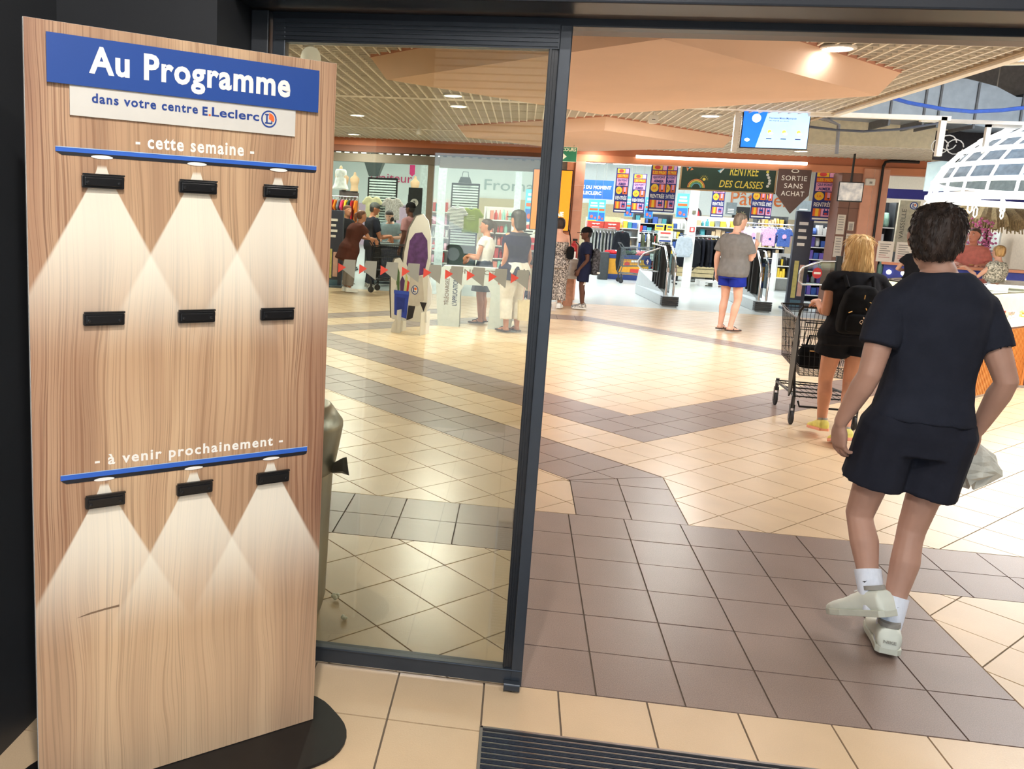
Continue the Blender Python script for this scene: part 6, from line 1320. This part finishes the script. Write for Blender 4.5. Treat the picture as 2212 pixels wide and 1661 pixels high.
# mannequin busts
BUST = remesh(B().ring_loft([ering(Vector((0,0,z)), Vector((w_,0,0)), Vector((0,d,0)), 18) for z, w_, d in ((0,.15,.1), (.1,.13,.09), (.2,.12,.085), (.33,.16,.11), (.44,.17,.1), (.5,.1,.07), (.54,.05,.05), (.62,.045,.045), (.66,.02,.02))]), .018, 3)
BUST.materials.append(M('mannequin_beige',(226,186,146),.5,var=.03))
for k, (x, y, z, s_, lb) in enumerate([(-4.98,19,1.98,.75,'beige mannequin bust, second from the left on the tall panel'), (-4.70,19,1.96,.75,'beige mannequin bust on the brown panel, right of the first'), (-3.14,19.05,1.955,.72,'beige mannequin bust above the dark panels near the checkout sign')]):
    t = thing('mannequin_bust', lb, 'mannequin', (x, y, z)); o_ = put('torso', BUST, t); o_.scale = (s_,)*3; B().cyl((0,0,-.02), (0,0,.02), .06, n=12).build('stand_plate', BLACK, t)
wbs = thing('mannequin_bust', 'white draped mannequin at the far left edge of the glass', 'mannequin', (-4.64,17,1.98)); put('torso', BUST, wbs).scale = (.8,.8,.8); o_ = put('white_dress', remesh(B().ring_loft([ering(Vector((0,0,z)), Vector((w_,0,0)), Vector((0,d,0)), 18, 0, 7, .04) for z, w_, d in ((-.02,.2,.14), (.1,.15,.11), (.25,.12,.09), (.38,.14,.1), (.44,.12,.09))]), .018, 2, .5, .008, 12), wbs); o_.data.materials.append(WTP)
for k, (x0, x1, z, y, lb) in enumerate([(-5.1,-4.62,1.97,19.05,'tall brown display panel at the far left behind the clothes'), (-4.8,-4.5,1.92,18.6,'brown display panel in front of the tall one'), (-3.3,-2.98,1.94,19.05,'dark display panel below the right mannequin')]):
    t = thing('room_divider', lb, 'divider', ((x0+x1)/2, y, 0)); B().box((x0-x1)/2,(x1-x0)/2,-.03,.03,0,z).build('panel', M('panel_brown',(84,70,66),.6) if k < 2 else M('panel_dark',(58,62,64),.6), t); B().box((x0-x1)/2,(x1-x0)/2,-.2,.2,0,.04).build('foot', BLACK, t)
# checkout
ck = thing('checkout_counter', 'checkout counter with belt in front of the bearded man', 'checkout', (-3.0, 15.2, 0))
B().box(-.55,.75,-.35,.3,.06,.8).build('cabinet', M('checkout_dark',(44,48,62),.5), ck); B().box(-.6,.8,-.4,.35,.8,.86).build('worktop', M('checkout_top',(150,162,164),.4), ck); B().box(-.5,.7,-.2,.15,.86,.868).build('belt', BLACK, ck); B().box(.35,.6,.16,.3,.86,1.12).build('till_screen', BLACK, ck)
cs_ = thing('checkout_sign', 'dark post with a round white number two checkout sign', 'sign', (-2.68, 15.66, 0)); B().box(-.16,.14,.0,.05,1.0,2.05).build('post_panel', M('panel_dark'), cs_); B().cyl((0,.02,0), (0,.02,1.0), .03, n=10).build('pole', STEEL, cs_); flat(cs_, 'number_disc', [(disc(-.02,1.73,.085), INKW)], -.03); text(cs_, '2', INKK, -.05, .01, 1.69, 1.77, -.032, .02); B().cyl((-.02,0,1.73), (-.02,-.028,1.73), .084, n=20).build('disc_body', WHITE, cs_)
tag(B().box(-.1,.1,-.05,.05,0,.002).build('receipt', WHITE, None, (-3.2,15.3,.872), .3), 'white receipt on the checkout belt in front of the bearded man', 'paper')
hp = thing('air_hopper', 'dark tapered air outlet hanging above the left slatted wall', 'air outlet', (-4.2,19,2.36)); B().ring_loft([[(-.12,-.1,0), (.12,-.1,0), (.12,.1,0), (-.12,.1,0)], [(-.24,-.2,.36), (.24,-.2,.36), (.24,.2,.36), (-.24,.2,.36)]]).build('hopper_body', M('hopper_dark',(70,80,80),.5), hp); B().box(-.1,.1,-.1,.1,.36,1.785).build('duct_neck', M('hopper_dark'), hp)
t = thing('hanging_pennant', 'magenta hanging pennant above the right mannequin', 'banner', (-3.35,20,2.5)); B().prism([(-.07,.0), (.0,-.06), (.07,.0), (.07,.24), (-.07,.24)], 0, .01).build('panel', M('magenta',(214,50,120),.6), t); B().cyl((0,.005,.24), (0,.005,1.68), .004, n=5).build('wire', STEEL, t)
tr4 = thing('toy_rack', 'red and white toy display behind the person in navy', 'rack', (-.18, 20, 0)); B().box(-.2,.2,.0,.04,0,1.1).build('back_panel', WHITE, tr4); B().prism(disc(0,1.25,.2,.2,18), 0, .03).build('header_disc', WHITE, tr4); flat(tr4, 'header_print', [(disc(0,1.28,.08,.06), BRD), (R(-.12,.12,1.14,1.18), INKK)], -.002)
for i in range(4):
    for j in range(3): tag(B().rbox(-.055,.055,-.05,.0,0,.13,.015,axis='y').build('toy_pack', (M('toy_red',(200,40,52),.4), M('toy_black',(40,40,44),.4))[(i+j) % 3 == 0], None, (-.31+.13*j,19.99,.3+.19*i)), ('black' if (i+j) % 3 == 0 else 'red')+' toy pack on the display behind the person in navy', 'toy', 'toy packs')

# ---------------------------------------------------------------- shelves with goods
BOXM = B().rbox(-.5,.5,-.5,.5,0,1,.06,axis='z').mesh('pack', WHITE); POUCH = remesh(B().ring_loft([ering(Vector((0,0,z)), Vector((w_,0,0)), Vector((0,d,0)), 14, .8) for z, w_, d in ((0,.42,.35), (.1,.5,.5), (.6,.5,.45), (.9,.48,.15), (1,.46,.05))]), .09, 2); BOTT = B().lathe([(.4,0), (.42,.05), (.42,.55), (.36,.68), (.16,.8), (.15,.95), (.18,.97), (.18,1.0)], n=12).mesh('bottle', WHITE, smooth=True)
POUCH.materials.append(WHITE)
def shelf(label, x, y, w_, h, levels, cols, where, per=8, z0=.15, d=.4, col=WHITE):
    t = thing('shelf_unit', label, 'shelf', (x, y, 0)); B().box(-w_/2,w_/2,d/2-.03,d/2,0,h).build('back_panel', col, t)
    for s_ in (-1,1): B().box(s_*w_/2-.02,s_*w_/2+.02,-d/2,d/2,0,h).build('upright', col, t)
    for i in range(levels):
        z = z0+(h-z0)*i/levels; B().box(-w_/2,w_/2,-d/2,d/2,z-.025,z).build('shelf_board', col, t); flat(t, 'price_strip', [(R(-w_/2,w_/2,z-.024,z-.002), INKW)], -d/2-.002)
        k = 0; xx = -w_/2+.04; gap = (h-z0)/levels
        while xx < w_/2-.06:
            c = random.choice(cols); kd = random.choice((BOXM, BOXM, POUCH, BOTT)); ww = min(w_/per*random.uniform(.7,1.1), .16 if kd is BOTT else 9); hh_ = gap*random.uniform(.5,.82)
            if xx+ww > w_/2-.02: break
            o = put(('pack','pouch','bottle')[0 if kd is BOXM else 1 if kd is POUCH else 2], kd, None, (x+xx+ww/2, y-.05, z+.001)); o.scale = (ww*.94, d*.55 if kd is not BOTT else ww*.94, hh_); tint(o, M('goods_'+c[0], c[1], .45, var=.12, scale=6))
            tag(o, '%s %s on the %s' % (c[0].replace('_',' '), {'pack': 'pack', 'pouch': 'pouch', 'bottle': 'bottle'}[o.name.split('.')[0]], where), o.name.split('.')[0], 'goods on the '+where[:40]); xx += ww*1.04
    return t
MIX = [('white',(226,226,222)), ('blue',(60,96,176)), ('red',(196,52,50)), ('black',(40,40,46)), ('beige',(206,180,144)), ('grey',(140,148,152)), ('yellow',(240,206,70)), ('teal',(70,150,160))]
shelf('white shelf of mixed goods behind the yellow bin', 2.62, 22.2, .62, 1.6, 6, MIX, 'white shelf behind the yellow bin', 4)
shelf('dark shelf of small goods under the large banner', 3.55, 24.0, 1.1, 1.8, 6, MIX, 'dark shelf under the large banner', 8, col=M('shelf_dark',(62,64,68),.5))
shelf('long shelf of school goods left of the man in grey', 5.1, 22.4, 1.5, 1.8, 6, MIX, 'long shelf left of the man in grey', 10)
shelf('tall shelf of purple packets beside the brown column', 6.15, 17.4, .75, 1.75, 6, [('purple',(84,72,160)), ('violet',(120,96,190)), ('white',(226,226,222)), ('blue',(60,96,176))], 'tall shelf beside the brown column', 6, col=M('shelf_dark'))
shelf('book shelf with yellow and dark volumes right of the grey man', 6.35, 19.95, .5, .95, 2, [('yellow',(240,206,70)), ('black',(40,40,46)), ('rose',(214,150,150))], 'book shelf right of the grey man', 8, .35)
shelf('shelf of cream jars behind the children tops', 6.6, 22.6, .8, 1.9, 6, [('cream',(226,214,180)), ('beige',(206,180,144)), ('black',(40,40,46)), ('gold',(206,170,80))], 'shelf behind the children tops', 8, col=M('shelf_dark'))
shelf('white shelf of baby goods behind the white pillar', 4.35, 25.5, .9, 1.7, 5, [('white',(226,226,222)), ('pink',(232,178,196)), ('yellow',(240,206,70)), ('blue',(60,96,176))], 'white shelf behind the white pillar', 8)
shelf('pale shelf of accessories between the slatted walls', -2.75, 21.0, .9, 1.9, 5, [('white',(226,226,222)), ('pink',(232,178,196)), ('teal',(70,150,160)), ('red',(196,52,50))], 'pale shelf between the slatted walls', 8)
shelf('pale shelf of bright goods right of the olive top', -.95, 19.0, .7, 1.75, 5, [('white',(226,226,222)), ('coral',(236,140,120)), ('mint',(150,206,190)), ('red',(196,52,50))], 'pale shelf right of the olive top', 7)
# red and yellow crates on the trouser rack wall
for k, x in enumerate((1.71, 2.16)):
    t = thing('display_crate', ('left','right')[k]+' of two red and yellow display crates above the trouser rack', 'crate', (x,22,1.29), 0, 'red and yellow crates'); B().box(-.22,.22,-.15,.15,0,.22).build('red_front', M('crate_red',(206,70,56),.6), t); B().box(-.22,.22,-.14,.15,.22,.36).build('yellow_back', M('crate_lime',(206,196,60),.6) if k == 0 else M('crate_cream',(206,196,150),.6), t); flat(t, 'print', [([(-.12,.15), (-.04,.13), (0,.15), (.04,.13), (.12,.15), (.1,.17), (0,.165), (-.1,.17)], INKW), (R(-.1,.1,.05,.07), INKW)], -.152)
struct(B().box(1.45,2.5,22.16,22.3,0,1.62).build('trim_13', M('gondola_end',(206,206,200),.6)), 'gondola end panel behind the crates'); tag(B().box(1.46,2.42,21.84,22.16,1.27,1.29).build('crate_shelf', STEEL, None), 'steel shelf carrying the red and yellow crates', 'shelf')
for k, (x0, x1, z0, z1) in enumerate([(2.99,3.22,1.37,1.53), (3.27,3.44,1.36,1.54)]):
    t = thing('promo_card', ('left','right')[k]+' yellow promotion card above the green jackets', 'card', (x0,19.55,z0), 0, 'yellow promotion cards'); B().box(0,x1-x0,0,.006,0,z1-z0).build('card', M('card_yellow',(246,214,70),.6), t); flat(t, 'print', [(R(.03,x1-x0-.03,.09,.13), INKB), (R(.03,x1-x0-.05,.03,.05), BRD)], -.001); B().cyl((.1,.012,-z0), (.1,.012,0), .006, n=6).build('stem', STEEL, t)
t = thing('price_poster', 'cream poster in a stand in front of the green jackets', 'poster', (3.16,18.9,0)); B().box(-.17,.17,0,.01,1.10,1.38).build('sheet', M('poster_cream',(232,220,196),.6), t); flat(t, 'print', [(R(-.12,.12,1.3,1.34), BRD), (R(-.12,.08,1.2,1.24), MATS['print_grey']), (R(-.14,.14,1.11,1.15), INKB)], -.002); B().cyl((0,.02,0), (0,.02,1.12), .01, n=6).build('stand', STEEL, t); B().cyl((0,.02,0), (0,.02,.02), .12, n=14).build('foot', STEEL, t)
# yellow promotion bin
yb = thing('promotion_bin', 'yellow and blue promotion bin heaped with clothes', 'bin', (2.5, 20.95, 0))
def octo(w_, d, c): return [(-w_+c,-d), (w_-c,-d), (w_,-d+c), (w_,d-c), (w_-c,d), (-w_+c,d), (-w_,d-c), (-w_,-d+c)]
YEL = M('bin_yellow',(232,166,48),.55,var=.05); BNV = M('bin_blue',(44,66,128),.55,var=.05)
B().slab(octo(.6,.45,.12), 0, .14).build('base_band', BNV, yb); B().slab(octo(.585,.435,.12), .14, .56).build('yellow_body', YEL, yb); B().slab(octo(.6,.45,.12), .56, .66).build('rim_band', BNV, yb)
flat(yb, 'print', [(disc(.0,.42,.07), BRD), (R(.1,.36,.48,.54), INKW), (R(.1,.4,.2,.3), BRD)], -.452); pr_ = put('corner_print', flat(None, 'tmp', [(R(-.08,.08,.38,.5), BO), (R(-.08,.08,.22,.35), INKB)], 0).data, yb, (-.55,-.4,0), -PI/4); bpy.data.objects.remove(bpy.data.objects['tmp'])
for k in range(7): tag(put('loose_garment', remesh(B().ball((0,0,0), (.2,.16,.07), 12, 8), .03, 2, .5, .05, 7, k*3.1), None, (2.12+.13*k,20.9+.1*(k % 3-1),.70)), ('red','white','navy','dark green','green','pink','coral')[k]+' loose garment heaped in the yellow bin', 'clothing', 'garments in the promotion bin').data.materials.append(cloth('heap_%d' % k, ((196,46,50),(214,216,220),(48,58,92),(60,78,66),(84,104,90),(226,140,150),(232,110,110))[k]))
tag(B().rbox(-.13,.13,-.13,.13,0,.72,.04).build('waste_container', M('container_dark',(58,62,64),.6), None, (1.86,20.75-.5,0), bevel=.01), 'dark square container left of the yellow bin', 'container')
# wooden L crate and pallet
lc = thing('wooden_crate', 'pale slatted wooden crate with a round black letter emblem', 'crate', (4.42, 21.6, .14))
for i in range(5): B().box(-.54,.54,-.3,-.28,.115*i,.115*i+.10).build('slat', M('pale_wood',(216,196,150),.6,var=.08), lc)
B().box(-.54,.54,-.28,.3,0,.57).build('crate_body', M('crate_inside',(70,60,46),.8), lc); B().box(-.5,-.42,-.28,.28,-.14,0).box(.42,.5,-.28,.28,-.14,0).build('feet', BLACK, lc)
flat(lc, 'emblem_ring', [([(-.17+.17*math.cos(2*PI*i/24), .3+.17*math.sin(2*PI*i/24)) for i in range(25)]+[(-.17+.14*math.cos(2*PI*i/24), .3+.14*math.sin(2*PI*i/24)) for i in range(24,-1,-1)], INKK)], -.302); text(lc, 'L', INKK, -.22, -.12, .21, .39, -.303, .03)
pt_ = thing('white_pallet', 'white plastic pallet under the dark coat rack', 'pallet', (4.7, 20.2, 0)); B().box(-.4,.4,-.3,.3,.1,.14).build('deck', WHITE, pt_)
for x in (-.33,0,.33): B().box(x-.07,x+.07,-.3,.3,0,.1).build('runner', WHITE, pt_)
rd = thing('life_ring_display', 'round red display disc with dark rim behind the white pillar', 'display', (4.55, 23, 1.83)); B().cyl((0,0,0), (0,.06,0), .24, n=28).build('dark_rim', M('rim_dark',(46,40,42),.5), rd); flat(rd, 'red_face', [(disc(-.02,0,.2), M('disc_red',(176,36,44),.5)), (R(-.06,.05,-.08,.06), INKW)], -.003); B().cyl((0,.03,.2), (0,.03,2.315), .006, n=5).build('wire', STEEL, rd)
for k, (x, z) in enumerate([(5.83,1.9), (6.04,1.88)]):
    t = thing('category_panel', ('dark grey hanging category panel above the man in grey','dark category panel beside the brown column banner')[k], 'sign', (x,(24,18)[k],z)); B().box(-.15,.15,0,.04,0,.36).build('panel', M('category_grey',(112,122,126),.5), t); flat(t, 'print', [(R(-.1,.08,.05+.05*i,.07+.05*i), INKW) for i in range(3)], -.002); B().cyl((0,.02,.36), (0,.02,2.32), .004, n=5).build('wire', STEEL, t)
t = thing('graphic_panel', 'black panel with cream floral graphic behind the man in grey', 'panel', (6.2,24.3,1.75)); B().box(-.25,.25,0,.03,0,.4).build('panel', BLACK, t); flat(t, 'floral_print', [([(-.15+.2*j+.02*math.cos(a), .2+.02*math.sin(a)), (-.15+.2*j+.1*math.cos(a+.2), .2+.1*math.sin(a+.2)), (-.15+.2*j+.02*math.cos(a+.5), .2+.02*math.sin(a+.5))], M('floral_cream',(226,206,140),.6)) for j in range(2) for a in [k*1.05 for k in range(6)]], -.002); B().box(-.02,.02,.03,.06,-1.75,0).build('post', BLACK, t)

# ---------------------------------------------------------------- right hand opening
struct(B().box(6.22,10.5,15.0,15.2,2.28,2.46).build('trim_14', M('beam_blue',(44,52,150),.45,var=.04)), 'blue beam across the right opening')
vs = thing('aisle_sign', 'beige vertical aisle sign with the store emblem', 'sign', (7.68,16.5,0)); B().box(-.2,.2,0,.04,1.22,2.3).build('panel', M('aisle_beige',(196,188,160),.6), vs); flat(vs, 'emblem', [(disc(.08,2.2,.08), INKB)], -.002); flat(vs, 'emblem_core', [(disc(.08,2.2,.06), INKW), ], -.003); flat(vs, 'emblem_letter', [(R(.05,.07,2.17,2.24), INKB), (R(.05,.11,2.16,2.175), INKB), (disc(.1,2.215,.02), INKO)], -.004)
me_ = text_mesh('lettering', 'VAISSELLE', M('aisle_text',(112,110,96),.6), 0, .62, 0, .09, .005); o_ = put('lettering', me_, vs, (-.05,-.003,1.5)); o_.rotation_euler = (0,-PI/2,0); B().box(-.25,.25,-.1,.2,0,1.22).build('pedestal', M('aisle_grey',(96,104,106),.5), vs)
shelf('shelf of tableware and flower pots right of the pink column', 7.0, 16.8, .95, 2.25, 4, [('white',(226,226,222)), ('orange',(226,140,60)), ('grey',(140,148,152)), ('glass_green',(150,190,170))], 'tableware shelf right of the pink column', 6, col=M('shelf_dark'))
shelf('shelf of white boxed appliances behind the blue desk', 9.55, 18.0, 1.3, 1.75, 3, [('white',(226,226,222)), ('pale_blue',(190,206,222))], 'appliance shelf behind the blue desk', 3, .6)
pa = thing('straw_parasol', 'straw thatched parasol on a wooden pole behind the desk', 'parasol', (9.0,16.0,0)); STR = M('straw',(176,152,108),.9,var=.3,scale=60,stretch=(1,1,.1),bump=.8)
B().cyl((0,0,0), (0,0,2.3), .04, n=10).build('pole', M('pole_brown',(104,78,60),.7), pa, smooth=True)
rg = []
for i, (r_, z) in enumerate([(.05,2.36), (.3,2.31), (.6,2.2), (.85,2.02), (.95,1.86)]): rg.append([(r_*(1+.03*((k*7) % 5-2)*(i/4))*math.cos(2*PI*k/60), r_*(1+.03*((k*7) % 5-2)*(i/4))*math.sin(2*PI*k/60), z-.03*((k*11) % 4)*(i/4)) for k in range(60)])
B().ring_loft(rg, cap=False).build('thatch', STR, pa)
st_ = B()
for k in range(120): a = 2*PI*k/120; st_.tube([(.88*math.cos(a), .88*math.sin(a), 1.97), (.97*math.cos(a), .97*math.sin(a), 1.8-.04*(k % 3))], .012, 4)
st_.build('straw_fringe', STR, pa)
fw = thing('flower_bush', 'artificial bush of pink blossom beside the parasol pole', 'plant', (8.3,14.8,0)); B().lathe([(.1,0), (.14,.02), (.16,.3), (.13,.3)], n=16).build('pot', M('pot_dark',(60,58,60),.6), fw); br = B(); fb = B(); random.seed(11)
for k in range(14):
    p = Vector((random.uniform(-.3,.3), random.uniform(-.15,.15), random.uniform(1.3,1.9))); br.tube([(0,0,.3), tuple(p*.6+Vector((0,0,.3))), tuple(p)], .01, 5)
    for j in range(14): q = p+Vector((random.uniform(-.12,.12), random.uniform(-.1,.1), random.uniform(-.16,.12))); fb.ball(tuple(q), (.025,.025,.02), 6, 4)
br.build('branches', M('twig',(92,66,54),.8), fw); o_ = fb.build('blossom', M('blossom_pink',(226,132,178),.8,var=.2), fw, smooth=True); o_['kind'] = 'stuff'
random.seed(7)

# ---------------------------------------------------------------- car park behind the camera (seen mirrored in the glass)
def car(label, loc, rz, body):
    t = thing('parked_car', label, 'car', loc, rz); s_ = [(-2.1,.35), (-2.15,.6), (-2.05,.85), (-1.2,.98), (-.55,1.42), (.55,1.46), (1.35,1.05), (2.0,.92), (2.12,.65), (2.08,.35)]
    rings = []
    for y, k in ((-.86,.94), (-.8,1.0), (.8,1.0), (.86,.94)): rings.append([(x, y*(1-.16*max(0,(z-.9)/.56)), .35+(z-.35)*(k if z > .9 else 1)) for x, z in s_])
    B().ring_loft(rings).build('body_shell', body, t, smooth=35, bevel=.03)
    CG_ = M('car_glass',(40,60,70),.08,spec=.8)
    for s in (-1,1): B().add([(-.95,s*.80,1.02), (1.15,s*.80,1.02), (.5,s*.752,1.38), (-.5,s*.752,1.36)], [(0,1,2,3)]).build('side_window', CG_, t)
    B().add([(-1.22,-.62,1.0), (-1.22,.62,1.0), (-.62,.6,1.40), (-.62,-.6,1.40)], [(0,1,2,3)]).build('windscreen', CG_, t)
    for x in (-1.35,1.3):
        for s in (-1,1):
            w_ = B().cyl((x,s*.7,.32), (x,s*.88,.32), .32, n=24).build('wheel', BLACK, t); B().cyl((x,s*.885,.32), (x,s*.89,.32), .2, n=20).build('hubcap', CHROME, w_)
    B().box(2.05,2.14,-.7,-.45,.7,.85).box(2.05,2.14,.45,.7,.7,.85).build('tail_lamps', M('lamp_red',(180,30,34),.3), t); return t
WC = M('car_white',(236,238,240),.25,coat=.6,var=.01)
car('white parked car outside, mirrored in the door glass', (-3.6,-24,-.03), math.radians(4), WC)
bt = thing('outer_door', 'dark framed glass entrance door behind the viewer', 'door', (0,-5.22,0)); B().box(-1.25,3.1,-.03,.03,2.14,2.2).box(-1.25,-1.21,-.03,.03,0,2.2).box(3.04,3.1,-.03,.03,0,2.2).box(.9,.98,-.03,.03,0,2.2).build('frame', DARK, bt)
B().box(.98,3.04,-.004,.004,.02,2.14).build('glass_pane', glass('outer_glass',(240,246,244)), bt)

bpy.data.scenes.remove(WK)
